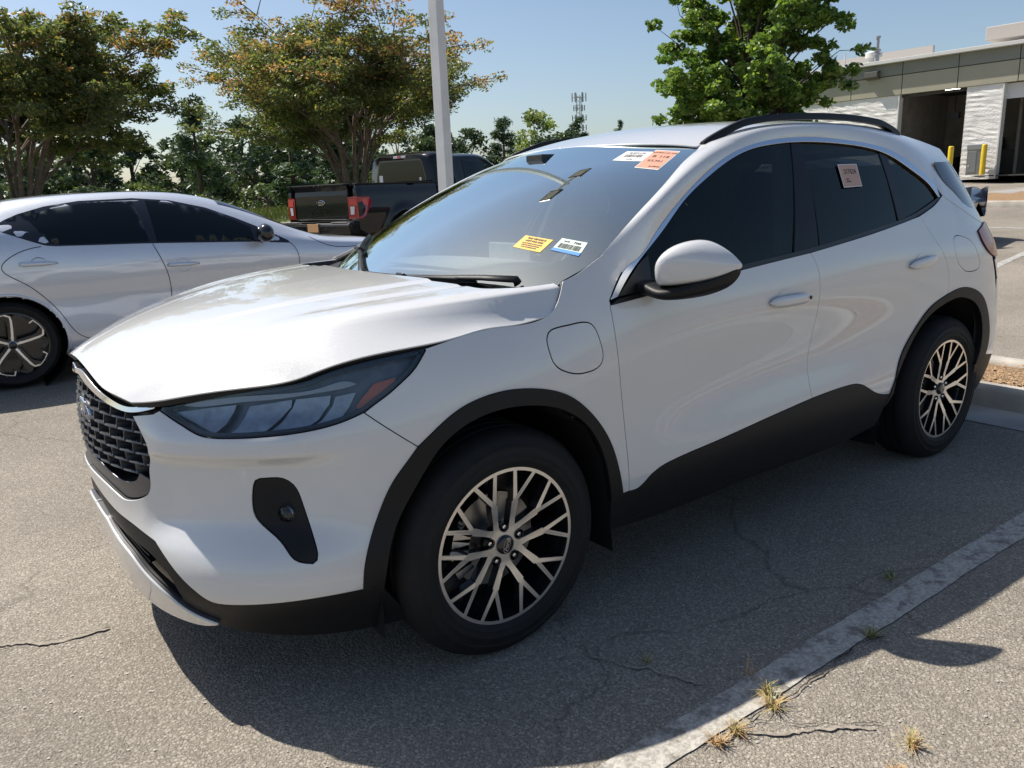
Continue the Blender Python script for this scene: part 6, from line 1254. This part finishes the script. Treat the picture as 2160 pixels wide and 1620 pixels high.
# chrome surround, belt moulding, windows
panel('window_trim', 'side', ['chr_out', 'chr_tip', [SEG['chr_tip'][-1], SEG['chr_in'][-1]], '-chr_in', [SEG['chr_in'][0], SEG['chr_out'][0]]], M_CHROMES, CAR, gap=.0015, off=.006, step=.015, depth=.02, lip=.003, rim=M_GLOSSB)
panel('belt_moulding', 'side', ['gl_belt', [SEG['gl_belt'][-1], SEG['gl_belt2'][-1]], '-gl_belt2', [SEG['gl_belt2'][0], SEG['gl_belt'][0]]], M_BLACK, CAR, gap=.0, off=.010, step=.02, depth=.03, lip=.004, rim=M_BLACK)
def chr_part(x0, x1):
    co = np.array(SEG['chr_in']); d = np.r_[0, np.cumsum(np.linalg.norm(np.diff(co, axis=0), axis=1))]; cs = Spl(d, co)(np.linspace(0, d[-1], 160)); return [tuple(p) for p in cs if x0 < p[0] < x1]
def belt_part(x0, x1):
    co = np.array(SEG['gl_belt']); d = np.r_[0, np.cumsum(np.linalg.norm(np.diff(co, axis=0), axis=1))]; cs = Spl(d, co)(np.linspace(0, d[-1], 160)); return [tuple(p) for p in cs if x0 < p[0] < x1]
def win(name, a0, a1, b0, b1, m, **k):
    """pane between the belt and the trim; a: x limits at the top, b: x limits at the belt"""
    t = chr_part(a0, a1); bl = belt_part(b0, b1); L = t+bl
    return panel(name, 'side', [t, [t[-1], bl[0]], bl, [bl[-1], t[0]]], m, CAR, gap=0, step=.05, depth=.006, lip=.001, bstep=.02, **k)
wf = win('front_window', .47, 1.640, .47, 1.437, M_TINTF, off=-.006)
wr = win('rear_window', 1.714, 2.285, 1.612, 2.255, M_TINT, off=-.006)
wq = win('quarter_window', 2.33, 2.665, 2.305, 2.665, M_TINT, off=-.006)
M_PILB = mat('pillar_applique', (.005, .005, .006), .2, spec=.25)
win('window_pillar', 1.632, 1.722, 1.430, 1.620, M_PILB, off=-.003)
win('window_divider', 2.275, 2.340, 2.245, 2.315, M_PILB, off=-.003)
# roof rails
for sg in (-1, 1):
    xs = np.linspace(1.16, 2.62, 46); P = roof(xs, np.ones(46)); t = np.linspace(0, 1, 46)
    lift = .032*np.clip(np.minimum(t/.16, (1-t)/.13), 0, 1)**.7
    pts = [(x, sg*(p[1]+.006), p[2]+l+.008) for x, p, l in zip(xs, P, lift)]
    mb = MB(); V = []; F = []
    for i, (x, y, z) in enumerate(pts):
        hb = P[i][2]-.012; wd = .015; zl = max(hb, z-.024) if lift[i] > .02 else hb
        for dy, zz in ((-wd, zl), (-wd*.9, z-.006), (-wd*.45, z+.003), (wd*.45, z+.003), (wd*.9, z-.006), (wd, zl)): V.append((x, y+dy, zz))
    for i in range(len(pts)-1):
        for j in range(6): F.append((i*6+j, i*6+(j+1) % 6, i*6+6+(j+1) % 6, i*6+6+j))
    F += [tuple(range(6)), tuple(len(V)-6+i for i in range(6))]
    mesh('roof_rail', V, F, M_CLAD, CAR, True).data.set_sharp_from_angle(angle=math.radians(50))
    # ditch moulding under the rail
    V = []; F = []
    for x, p in zip(xs, P):
        for dy, dz in ((-.014, -.006), (-.010, .004), (.012, .002), (.016, -.010)): V.append((x, sg*(p[1]+dy), p[2]+dz))
    for i in range(45):
        for j in range(3): F.append((i*4+j, i*4+j+1, i*4+5+j, i*4+4+j))
    mesh('roof_moulding', V, F, M_BLACK, CAR, True)
# ---------------------------------------------------------------- wheels
def wheel_face():
    """machined face polygons unioned in the wheel plane (u right, v up)"""
    polys = []; Rr = .2515
    def ring(r0, r1, n=120): return r0, r1
    def strip(p, q, w0, w1):
        p = np.array(p); q = np.array(q); d = q-p; d /= np.linalg.norm(d); n = np.array([-d[1], d[0]])
        polys.append(np.array([p+n*w0/2, p-n*w0/2, q-n*w1/2, q+n*w1/2]))
    pol = lambda r, a: (r*math.cos(a), r*math.sin(a)); D = math.radians
    for k in range(5):
        lug = D(90+72*k)
        for sg in (-1, 1):
            h = pol(.050, lug+sg*D(34)); f0 = pol(.085, lug+sg*D(21.5)); f1 = pol(.142, lug+sg*D(15.8))
            strip(h, f0, .024, .0185); strip(f0, f1, .0185, .024); c = np.array(f0); polys.append(c+.0085*np.array([(math.cos(t), math.sin(t)) for t in np.linspace(0, 2*math.pi, 10, endpoint=False)]))
            strip(f1, pol(.245, lug+sg*D(8.6)), .0145, .0125); strip(f1, pol(.245, lug+sg*D(27.2)), .0145, .0125)
            c = np.array(f1); polys.append(c+.0088*np.array([(math.cos(t), math.sin(t)) for t in np.linspace(0, 2*math.pi, 10, endpoint=False)]))
    circ = lambda r, n: np.array([(r*math.cos(2*math.pi*i/n), r*math.sin(2*math.pi*i/n)) for i in range(n)])
    hub = circ(.060, 60); lugs = [circ(.0145, 16)+np.array(pol(.0575, D(90+72*k))) for k in range(5)]
    slots = []
    for k in range(5):
        a = D(90+72*k); u = np.array([math.cos(a), math.sin(a)]); n = np.array([-u[1], u[0]]); slots.append(np.array([u*.0575+n*.0145, u*.0575-n*.0145, u*.075-n*.017, u*.075+n*.017]))
    V = []; E = []
    def addl(L):
        k = len(V); V.extend([tuple(p) for p in L]); E.extend([(k+i, k+(i+1) % len(L)) for i in range(len(L))])
    ro = circ(Rr, 120); ri = circ(.2385, 120); cap = circ(.0305, 40)
    for L in polys+[hub, ro, ri, cap]+lugs+slots: addl(L)
    r = delaunay_2d_cdt([Vector(v) for v in V], E, [], 0, 1e-6)
    P = np.array([(v.x, v.y) for v in r[0]]); T = np.array(list(r[2])); c = P[T].mean(1); rad = np.hypot(c[:, 0], c[:, 1])
    ok = (rad > .2382) & (rad < Rr)
    for L in polys: ok |= inside(L, c) & (rad < .243)
    ok |= inside(hub, c)
    for L in lugs+slots: ok &= ~inside(L, c)
    ok &= ~inside(cap, c)
    return P, T[ok]
WP, WT = wheel_face()
def wy(r): return .016*(1-sstep(.05, .20, r))-.004*sstep(.20, .2515, r)     # dish of the face
def wheel(name, x, y, z, side_, parent, label=None):
    W = empty(name, (x, y, z)); W.parent = parent
    if side_ > 0: W.rotation_euler = (0, 0, math.pi)
    if label: W['label'] = label
    TR = .364
    mb = MB(); pr = [(.246, .012), (.249, -.004), (.256, -.010), (.266, -.0135), (.268, -.0155), (.270, -.0140), (.284, -.0158), (.286, -.0180), (.290, -.0180), (.292, -.0160), (.312, -.0140), (.314, -.0160), (.317, -.0155), (.319, -.0130), (.338, -.004), (.352, .012), (.3585, .026), (TR, .040), (TR, .058), (TR-.007, .060), (TR-.007, .068), (TR, .070), (TR, .104), (TR-.007, .106), (TR-.007, .114), (TR, .116), (TR, .150), (TR-.007, .152), (TR-.007, .160), (TR, .162), (TR, .18), (.355, .20), (.31, .225), (.246, .205)]
    mb.lathe(pr, n=96); t = mb.build('tyre', M_TYRE, W, True, sharp=40)
    # flatten the contact patch and add shoulder blocks
    for v in t.data.vertices:
        if v.co.z < -.352: v.co.z = -.352-(v.co.z+.352)*-.05
    # face
    V = [(p[0], float(wy(math.hypot(*p))), p[1]) for p in WP]; be = bedges(WT); F = [tuple(t_[::-1]) for t_ in WT]; mi = [0]*len(F); k = len(V); idx = {}
    for a, b in be:
        for i in (a, b):
            if i not in idx: idx[i] = len(V); V.append((WP[i][0]*.992, float(wy(math.hypot(*WP[i])))+.030, WP[i][1]*.992))
        F.append((a, b, idx[b], idx[a])); mi.append(1)
    used = sorted({i for f in F for i in f}); rm = {o: n for n, o in enumerate(used)}
    face = mesh('rim', [V[i] for i in used], [[rm[i] for i in f] for f in F], [M_ALLOY, M_POCKET], W, mi=mi)
    mb = MB(); mb.lathe([(.2505, -.003), (.2515, .0), (.2515, .012), (.247, .02)], n=96, mi=0); mb.build('rim_lip', M_ALLOY, W, True)
    mb = MB(); mb.lathe([(.246, .006), (.238, .03), (.232, .06), (.228, .19), (.0, .19)], n=64); mb.build('rim_barrel', M_POCKET, W, True, sharp=40)
    mb = MB(); mb.lathe([(.06, .06), (.062, .075), (.085, .078), (.150, .078), (.152, .10), (.06, .10)], n=64); mb.build('brake_disc', M_BRAKE, W, True, sharp=30)
    mb = MB()
    for k in range(7):
        a = math.radians(150+k*9); rot = Matrix.Rotation(-a, 3, 'Y'); mb.box(rot @ Vector((.140, .066, 0)), (.062, .034, .030), rot)
    mb.build('brake_caliper', M_STEEL, W)
    for k in range(5):
        a = math.radians(90+72*k); mb = MB(); mb.lathe([(.0, -.004), (.0065, -.003), (.0085, .002), (.0095, .004), (.0098, .022)], n=6+6); o = mb.build('lug_nut', M_CHROME, W, True, sharp=40); o.location = (.0575*math.cos(a), .016, .0575*math.sin(a))
        mb = MB(); mb.lathe([(.0165, .012), (.0150, .014), (.0145, .034), (.0, .034)], n=20); o = mb.build('lug_pocket', M_POCKET, W, True, sharp=40); o.location = (.0575*math.cos(a), .0, .0575*math.sin(a))
    cap = MB().lathe([(.0, .004), (.020, .0045), (.0285, .007), (.0305, .012), (.0308, .03)], n=32).build('centre_cap', M_POCKET, W, True)
    RY = Matrix(((1, 0, 0, 0), (0, 0, -1, .0030), (0, 1, 0, 0), (0, 0, 0, 1)))
    ang = Matrix.Rotation(math.radians(-72), 4, 'Y')
    text_mesh('Ford', .020, M_ALLOY, cap, ang @ RY, shear=.35, ext=.0004)
    V = []; F = []; n = 32
    for i in range(n):
        t_ = 2*math.pi*i/n
        for s_ in (1.0, .93): V.append((.0245*s_*math.cos(t_), .0034, .0115*s_*math.sin(t_)))
    F = [(2*i, 2*((i+1) % n), 2*((i+1) % n)+1, 2*i+1) for i in range(n)]
    o = mesh('cap_oval', [tuple(ang @ Vector(v)) for v in V], F, M_ALLOY, cap)
    V.clear()
    return W
wheel('wheel', 0, -.898, .352, -1, CAR, 'front wheel'); wheel('wheel', 2.71, -.898, .352, -1, CAR, 'rear wheel')
wheel('wheel', 0, .898, .352, 1, CAR); wheel('wheel', 2.71, .898, .352, 1, CAR)
# wheel wells and floor
def well(cx, pts):
    for sg in (-1, 1):
        n = len(pts); V = [(x, sg*w_, z) for x, z, w_ in pts]+[(x+(cx-x)*.02, sg*.50, z) for x, z, w_ in pts]; F = [(i, i+1, n+i+1, n+i) for i in range(n-1)]+[tuple(range(n, 2*n))]
        mesh('wheel_well', V, F, M_LINER, CAR)
fw = [tuple(body(np.array([a]), np.array([b_]))[0]) for a, b_ in FA]; well(0, [(x, z, w-.012) for x, w, z in [(fw[0][0], fw[0][1], .18)]+fw+[(fw[-1][0]+.02, fw[-1][1], .20)]])
rw = [tuple(body(np.array([a]), np.array([b_]))[0]) for a, b_ in RA]; well(2.71, [(x, z, w-.012) for x, w, z in [(rw[0][0]-.02, rw[0][1], .20)]+rw+[(rw[-1][0], rw[-1][1], .24)]])
mb = MB(); mb.box((1.28, 0, .305), (1.66, 1.80, .03)); mb.box((1.36, 0, .235), (1.62, 1.5, .05)); mb.box((-.45, 0, .24), (.60, 1.0, .04)); mb.box((3.1, 0, .30), (.7, 1.3, .04)); mb.box((0, 0, .5), (.85, 1.0, .5)); mb.box((2.71, 0, .5), (.85, 1.0, .5)); mb.build('underbody', M_LINER, CAR)
# ---------------------------------------------------------------- door mirrors
def dense_loft(secs, n=16, m=10):
    """closed sections (same count) -> smooth tube"""
    S = np.array(secs, float); k = S.shape[0]; t = np.arange(k, dtype=float); A = Spl(t, S)(np.linspace(0, k-1, m))
    out = []
    for r in A:
        c = np.r_[r, r[:1]]; q = np.arange(len(c), dtype=float)
        cc = np.r_[r[-2:], r, r[:3]]; qq = np.arange(-2, len(r)+3, dtype=float); out.append(Spl(qq, cc)(np.linspace(0, len(r), n, endpoint=False)))
    return np.array(out)
for sg in (-1, 1):
    near = sg < 0
    mirror = empty('door_mirror', (0, 0, 0)); mirror.parent = df[0 if near else 1]
    # cap: sections from the inner end to the tip; each section is a loop in the (x, z) plane
    secs = []
    for w, xf, xr, zb, zt in ((.952, .602, .655, 1.100, 1.150), (.962, .568, .688, 1.090, 1.188), (.985, .556, .706, 1.086, 1.222), (1.015, .570, .728, 1.088, 1.236), (1.045, .602, .752, 1.094, 1.232), (1.072, .648, .775, 1.103, 1.212), (1.093, .700, .794, 1.115, 1.186), (1.105, .750, .806, 1.128, 1.163), (1.110, .790, .810, 1.138, 1.150)):
        zm = (zb+zt)/2; h = (zt-zb)/2; L = []; xm = xf+(xr-xf)*.72
        for a in np.linspace(0, 2*math.pi, 14, endpoint=False):
            ca, sa = math.cos(a), math.sin(a); ex = abs(ca)**.8*(1 if ca > 0 else -1); ez = abs(sa)**.8 if sa > 0 else -abs(sa)**.42
            L.append((xm+((xr-xm) if ex > 0 else (xm-xf))*ex, w, zm+h*ez*(1 if sa < 0 else (1-.10*(1-ca)))))
        secs.append(L)
    G = dense_loft(secs, 40, 34); V = (G.reshape(-1, 3)*[1, sg, 1]).tolist(); n = 40; F = [(i*n+j, i*n+(j+1) % n, (i+1)*n+(j+1) % n, (i+1)*n+j) for i in range(33) for j in range(n)]+[tuple(range(n)), tuple(33*n+j for j in range(n))]
    mesh('mirror_cap', V, F, M_PAINT, mirror, True)
    secs = []
    for w, xf, xr, zb, zt in ((.89, .565, .625, 1.058, 1.104), (.92, .560, .640, 1.054, 1.100), (.955, .555, .685, 1.048, 1.093), (.99, .556, .712, 1.044, 1.089), (1.03, .578, .742, 1.048, 1.094), (1.062, .628, .768, 1.060, 1.104), (1.088, .690, .790, 1.078, 1.116), (1.103, .748, .804, 1.102, 1.130), (1.108, .785, .808, 1.122, 1.140)):
        zm = (zb+zt)/2; h = (zt-zb)/2; xm = xf+(xr-xf)*.72
        secs.append([(xm+((xr-xm) if math.cos(a) > 0 else (xm-xf))*math.copysign(abs(math.cos(a))**.75, math.cos(a)), w, zm+h*math.copysign(abs(math.sin(a))**.6, math.sin(a))) for a in np.linspace(0, 2*math.pi, 14, endpoint=False)])
    G = dense_loft(secs, 32, 26); V = (G.reshape(-1, 3)*[1, sg, 1]).tolist(); n = 32; F = [(i*n+j, i*n+(j+1) % n, (i+1)*n+(j+1) % n, (i+1)*n+j) for i in range(25) for j in range(n)]+[tuple(range(n)), tuple(25*n+j for j in range(n))]
    mesh('mirror_base', V, F, M_CLAD, mirror, True)
    mgp = [(.972, 1.105), (1.06, 1.115), (1.09, 1.14), (1.07, 1.19), (1.02, 1.215), (.985, 1.20), (.968, 1.15)]
    V = [(.690+(y-.965)*.83+o_, sg*y, z) for o_ in (.006, .010) for y, z in mgp]; mesh('mirror_glass', V, [tuple(range(7)), tuple(range(13, 6, -1))]+[(i, (i+1) % 7, 7+(i+1) % 7, 7+i) for i in range(7)], M_CHROME, mirror)
    # sail panel
    tri = [(.482, 1.062), (.60, 1.150), (.655, 1.180), (.640, 1.070)]
    V = [(x, sg*(float(WC(x, z))+.004+o), z) for o in (0, -.02) for x, z in tri]; F = [(0, 1, 2, 3), (7, 6, 5, 4)]+[(i, 4+i, 4+(i+1) % 4, (i+1) % 4) for i in range(4)]
    mesh('mirror_sail', V, F, M_BLACK, mirror)
# ---------------------------------------------------------------- wipers and cowl
cowl = MB(); V = []
for i, u in enumerate(np.linspace(-1, 1, 41)):
    a = abs(u); b = wscreen(np.array([a]), np.array([-.01]))[0]; h = (.05+.235*a**2, .80*a)
    V += [(b[0]-.06, math.copysign(b[1], u)*1.01, b[2]-.012), (b[0]+.012, math.copysign(b[1], u)*1.0, b[2]+.004)]
mesh('cowl', V, [(2*i, 2*i+1, 2*i+3, 2*i+2) for i in range(40)], M_CLAD, CAR, True)
def wiper(u0, v0, u1, v1, pu, pv):
    """blade from (u0,v0) to (u1,v1) on the glass, arm pivot at (pu,pv)"""
    P = lambda u, v, h: (lambda q: Vector((q[0]-.5*h, math.copysign(q[1], u)*-1 if u else 0.0, q[2]+.85*h)))(wscreen(np.array([abs(u)]), np.array([v]))[0])
    w = empty('wiper', P(pu, pv, 0)); w.parent = CAR; o = -Vector(w.location)
    us = np.linspace(0, 1, 14); pts = [P(u0+(u1-u0)*t, v0+(v1-v0)*t, .012+.006*math.sin(math.pi*t)) for t in us]
    MB().tube([p+o for p in pts], .0055, 6, flat=(1.5, .8)).build('blade', M_CLAD, w, True)
    MB().tube([P(u0+(u1-u0)*t, v0+(v1-v0)*t, .004)+o for t in us], .003, 5).build('rubber', M_RUBBER_GAP, w)
    m = P((u0+u1)/2, (v0+v1)/2, .022)
    a = [P(pu, pv, .012), P(pu, pv, .03), (P(pu, pv, .034)*.72+m*.28), (P(pu, pv, .03)*.35+m*.65), m]
    MB().tube([p+o for p in a], [.014, .013, .011, .008, .006], 8, flat=(1.2, .6)).build('arm', M_CLAD, w, True)
    MB().box(m+o, (.03, .05, .014), Matrix.Rotation(.5, 3, 'Y')).build('clip', M_BLACK, w, bevel=.003)
wiper(-.18, .030, .66, .022, .86, -.005)
wiper(-.92, .20, -.20, .045, -.05, -.01)
# ---------------------------------------------------------------- interior
cab = empty('cabin', (0, 0, 0)); cab.parent = CAR
V = []; F = []; ns = 24
prof = [(.20, 1.04), (.26, 1.090), (.36, 1.112), (.52, 1.128), (.66, 1.128), (.74, 1.10), (.78, 1.02), (.74, .82)]
for i, t in enumerate(np.linspace(-1, 1, ns+1)):
    for x, z in prof: V.append((x+.10*t*t*(1 if x < .4 else .3), .74*t, z-.02*t*t+(.012*math.exp(-((t+.5)/.22)**2) if .35 < x < .62 else 0)))
k = len(prof); F = [(i*k+j, i*k+j+1, (i+1)*k+j+1, (i+1)*k+j) for i in range(ns) for j in range(k-1)]
mesh('dashboard', V, F, M_INT, cab, True, )
MB().box((.36, 0, 1.114), (.03, 1.0, .006)).build('defrost_vent', M_BLACK, cab)
MB().box((.71, 0, 1.145), (.02, .30, .09)).build('centre_screen', M_INT, cab, bevel=.006)
sw = MB(); pts = [(.80+.12*0+.05*math.sin(a), -.37+.185*math.cos(a), 1.02+.17*math.sin(a)) for a in np.linspace(0, 2*math.pi, 33)]
sw.tube(pts, .016, 8, cap=False); sw.box((.78, -.37, 1.0), (.05, .14, .10)); sw.box((.77, -.37, 1.0), (.02, .34, .03)); sw.build('steering_wheel', M_INT, cab, True, sharp=40)
def seat(x, y, h=1.0):
    s = empty('seat', (x, y, .42)); s.parent = cab
    def cush(name, secs):
        G = dense_loft(secs, 24, 14); n = 24; V = G.reshape(-1, 3).tolist(); mesh(name, V, [(i*n+j, i*n+(j+1) % n, (i+1)*n+(j+1) % n, (i+1)*n+j) for i in range(13) for j in range(n)]+[tuple(range(n)), tuple(13*n+j for j in range(n))], M_SEAT, s, True)
    def sec(cx, z, hw, hd, tilt=0): return [(cx+hd*math.copysign(abs(math.cos(a))**.6, math.cos(a)), hw*math.copysign(abs(math.sin(a))**.6, math.sin(a)), z) for a in np.linspace(0, 2*math.pi, 10, endpoint=False)]
    cush('backrest', [sec(.26, .10, .22, .05), sec(.28, .2, .25, .07), sec(.33, .45, .25, .065), sec(.38, .62, .21, .05), sec(.40, .66, .15, .02)])
    cush('headrest', [sec(.405, .70, .08, .03), sec(.41, .74, .13, .045), sec(.425, .82, .13, .05), sec(.435, .87, .10, .035)])
    cush('cushion', [[(x_, y_*1.0, z_) for x_, y_, z_ in [(.0+.25*math.cos(a), .25*math.sin(a), zz) for a in np.linspace(0, 2*math.pi, 10, endpoint=False)]] for zz in (.0, .06, .12, .15)])
for x, y in ((1.05, -.37), (1.05, .37), (1.95, -.37), (1.95, .37), (1.95, 0)): seat(x, y)
mr = MB(); mr.box((.93, 0, 1.45), (.03, .22, .055)); mr.tube([(.93, 0, 1.46), (.90, 0, 1.53)], .012); mr.box((.90, 0, 1.53), (.10, .11, .03)); mr.build('rear_view_mirror', M_BLACK, cab, bevel=.01)
MB().box((1.9, 0, .33), (2.9, 1.5, .06)).box((3.05, 0, .9), (.05, 1.4, .7)).build('cabin_floor', M_LINER, cab)
V = []; xs_ = np.linspace(1.06, 3.1, 14)
for x in xs_:
    for v in np.linspace(-1, 1, 11):
        p = roof(np.array([x]), np.array([abs(v)]))[0]; V.append((x, math.copysign(p[1], v)*.97, p[2]-.035))
mesh('headliner', V, [(i*11+j, i*11+j+1, i*11+12+j, i*11+11+j) for i in range(13) for j in range(10)], mat('headliner_fabric', (.35, .34, .33), .9), cab, True)
for sg in (-1, 1):  # inner door panels and pillar trims
    MB().box((1.30, sg*.80, .74), (1.5, .05, .62)).build('door_lining', M_INT, cab, bevel=.02)
    mesh('pillar_trim', [(x, sg*(w), z) for x, w, z in ((1.46, .80, 1.12), (1.56, .80, 1.12), (1.68, .66, 1.56), (1.60, .66, 1.56), (1.46, .76, 1.12), (1.56, .76, 1.12), (1.68, .63, 1.56), (1.60, .63, 1.56))], [(0, 1, 2, 3), (7, 6, 5, 4), (0, 4, 5, 1), (1, 5, 6, 2), (2, 6, 7, 3), (3, 7, 4, 0)], M_INT, cab)
# firewall closing the engine bay behind the grille
mesh('radiator', [(-.74, -.42, .30), (-.74, .42, .30), (-.74, .42, .88), (-.74, -.42, .88)], [(0, 1, 2, 3)], M_LINER, CAR)
# inner body shell behind the panel joints
panel('inner_structure', 'body', straight([(-.262, .843), (-.17, .74), (-.03, .85), (.09, .842), (.235, .794), (.335, .71), (.418, .585), (.47, .40), (.53, .40), (.6, .42), (.9, .48), (1.52, .53), (1.8, .53), (1.98, .47), (2.14, .43), (2.18, .58), (2.3, .71), (2.43, .805), (2.59, .853), (2.76, .866), (2.83, .80), (2.88, .67), (2.89, .55), (2.97, .54), (2.96, .8), (2.93, .98), (2.84, 1.07), (2.84, 1.12), (2.72, 1.28), (2.4, 1.20), (1.5, 1.11), (.46, 1.03), (.52, 1.135), (.47, 1.185), (.29, 1.12), (.25, 1.07), (.17, 1.02), (.08, 1.012), (-.09, 1.0), (-.145, .985), (-.172, .945), (-.225, .888)]), M_LINER, CAR, gap=.004, off=-.022, step=.05, depth=0)
# ---------------------------------------------------------------- stickers
M_INK = mat('print_ink', (.05, .04, .035), .6)
def sticker(name, surf, n, base, lines, label, far=False, bars=None, band=None, edge=None, off=.0015, inks=None, inner=False):
    q = np.array(SEG[n]); P = SURF[surf](q[:, 0], q[:, 1])*[1, -1, 1]; N = snormal(SURF[surf], q[:, 0], q[:, 1])*[1, -1, 1]
    ref = P-np.array([1.3, 0, .75]); N = np.array([a if a.dot(b) > 0 else -a for a, b in zip(N, ref)])
    P = [Vector(p)+Vector(n_)*off for p, n_ in zip(P, N)]          # order: top-left, top-right, bottom-right, bottom-left
    o = empty(name, (0, 0, 0)); tag(o, label, 'sticker')
    tl, tr, br, bl = P; nrm = (tr-tl).cross(bl-tl).normalized()
    if nrm.dot(Vector(N[0])) < 0: nrm = -nrm
    def at(u, v, h=0): return (tl*(1-u)+tr*u)*(1-v)+(bl*(1-u)+br*u)*v+nrm*h
    def quad(nm, u0, v0, u1, v1, h, m, th=.0006):
        V = [at(u0, v0, h), at(u1, v0, h), at(u1, v1, h), at(u0, v1, h)]; V += [p-nrm*th for p in V]
        return mesh(nm, V, [(0, 3, 2, 1), (4, 5, 6, 7)]+[(i, (i+1) % 4, 4+(i+1) % 4, 4+i) for i in range(4)], m, o)
    quad('paper', 0, 0, 1, 1, 0, edge or base)
    if edge: quad('print_field', .03, .03, .97, .97, .0008, base)
    for t, u, v, sz, al in lines:
        W = (tr-tl).length; H = (bl-tl).length
        c = at(u, v, .0012); ex = ((at(u+.01, v)-at(u-.01, v)).normalized()); ey = -((at(u, v+.01)-at(u, v-.01)).normalized())
        Mx = Matrix(((ex.x, ey.x, nrm.x, c.x), (ex.y, ey.y, nrm.y, c.y), (ex.z, ey.z, nrm.z, c.z), (0, 0, 0, 1)))
        text_mesh(t, sz*H, M_INK, o, Mx, bold=.0004, ext=.0002, align=al, sx=1.0)
    if bars:
        u0, v0, u1, v1, nb = bars; us = np.linspace(u0, u1, nb*2+1); rr = random.Random(3); mbx = MB()
        for i in range(nb):
            a = us[2*i]; b2 = a+(us[1]-us[0])*rr.choice((.6, 1.0, 1.5)); V = [at(a, v0, .0012), at(b2, v0, .0012), at(b2, v1, .0012), at(a, v1, .0012)]; mbx.add(V, [(0, 3, 2, 1)])
        mbx.build('barcode', M_INK, o)['kind'] = 'stuff'
    if band: quad('colour_band', band[0], band[1], band[2], band[3], .001, band[4])
    o.parent = None
    return o
sticker('barcode_sticker', 'wscreen', 'st_white', mat('sticker_white', (.78, .78, .77), .5), [('4N071170', .5, .2, .16, 'CENTER'), ('04/26', .5, .84, .12, 'CENTER')], 'white barcode sticker at the top of the windscreen', bars=(.16, .34, .84, .64, 26))
M_SAL = mat('sticker_salmon', (.62, .30, .20), .55); M_WHT = MATS['sticker_white']
sticker('lot_sticker', 'wscreen', 'st_orange', M_SAL, [('B', .26, .36, .15, 'CENTER'), ('118', .66, .36, .15, 'CENTER'), ('27,731', .5, .60, .13, 'CENTER'), ('AUCTION LOT TAG', .5, .15, .06, 'CENTER'), ('ENTERED', .72, .88, .06, 'CENTER')], 'salmon pink numbered sticker in the upper corner of the windscreen', edge=M_WHT)
M_YEL = mat('sticker_yellow', (.80, .46, .045), .55)
sticker('notice_sticker', 'wscreen', 'st_yellow', M_YEL, [('THIS VEHICLE IS', .5, .17, .17, 'CENTER'), ('NOT FOR SALE', .5, .37, .17, 'CENTER'), ('DO NOT REMOVE THIS NOTICE', .5, .56, .09, 'CENTER'), ('UNTIL THE VEHICLE IS RELEASED', .5, .70, .08, 'CENTER'), ('TO AN AUTHORIZED BUYER', .5, .84, .08, 'CENTER')], 'yellow orange not for sale notice low on the windscreen')
M_MINT = mat('sticker_mint', (.58, .72, .62), .55); M_BLU = mat('sticker_blue', (.02, .20, .62), .5)
sticker('inventory_sticker', 'wscreen', 'st_green', M_MINT, [('CX47', .28, .2, .14, 'CENTER'), ('7105', .68, .2, .22, 'CENTER')], 'pale green barcode sticker with a blue foot on the windscreen', bars=(.1, .36, .9, .72, 24), band=(0, .78, 1, 1, M_BLU))
sticker('vin_plate', 'wscreen', 'st_small', mat('plate_pale', (.50, .56, .58), .4), [], 'small pale number plate at the foot of the windscreen', off=-.006)
M_TAN = mat('sticker_tan', (.52, .33, .25), .55)
sticker('stock_sticker', 'side', 'st_window', M_TAN, [('317624', .52, .34, .30, 'CENTER'), ('27,731', .30, .66, .07, 'CENTER'), ('INVENTORY', .34, .76, .06, 'CENTER')], 'tan stock number sticker on the dark rear door window', edge=M_WHT)
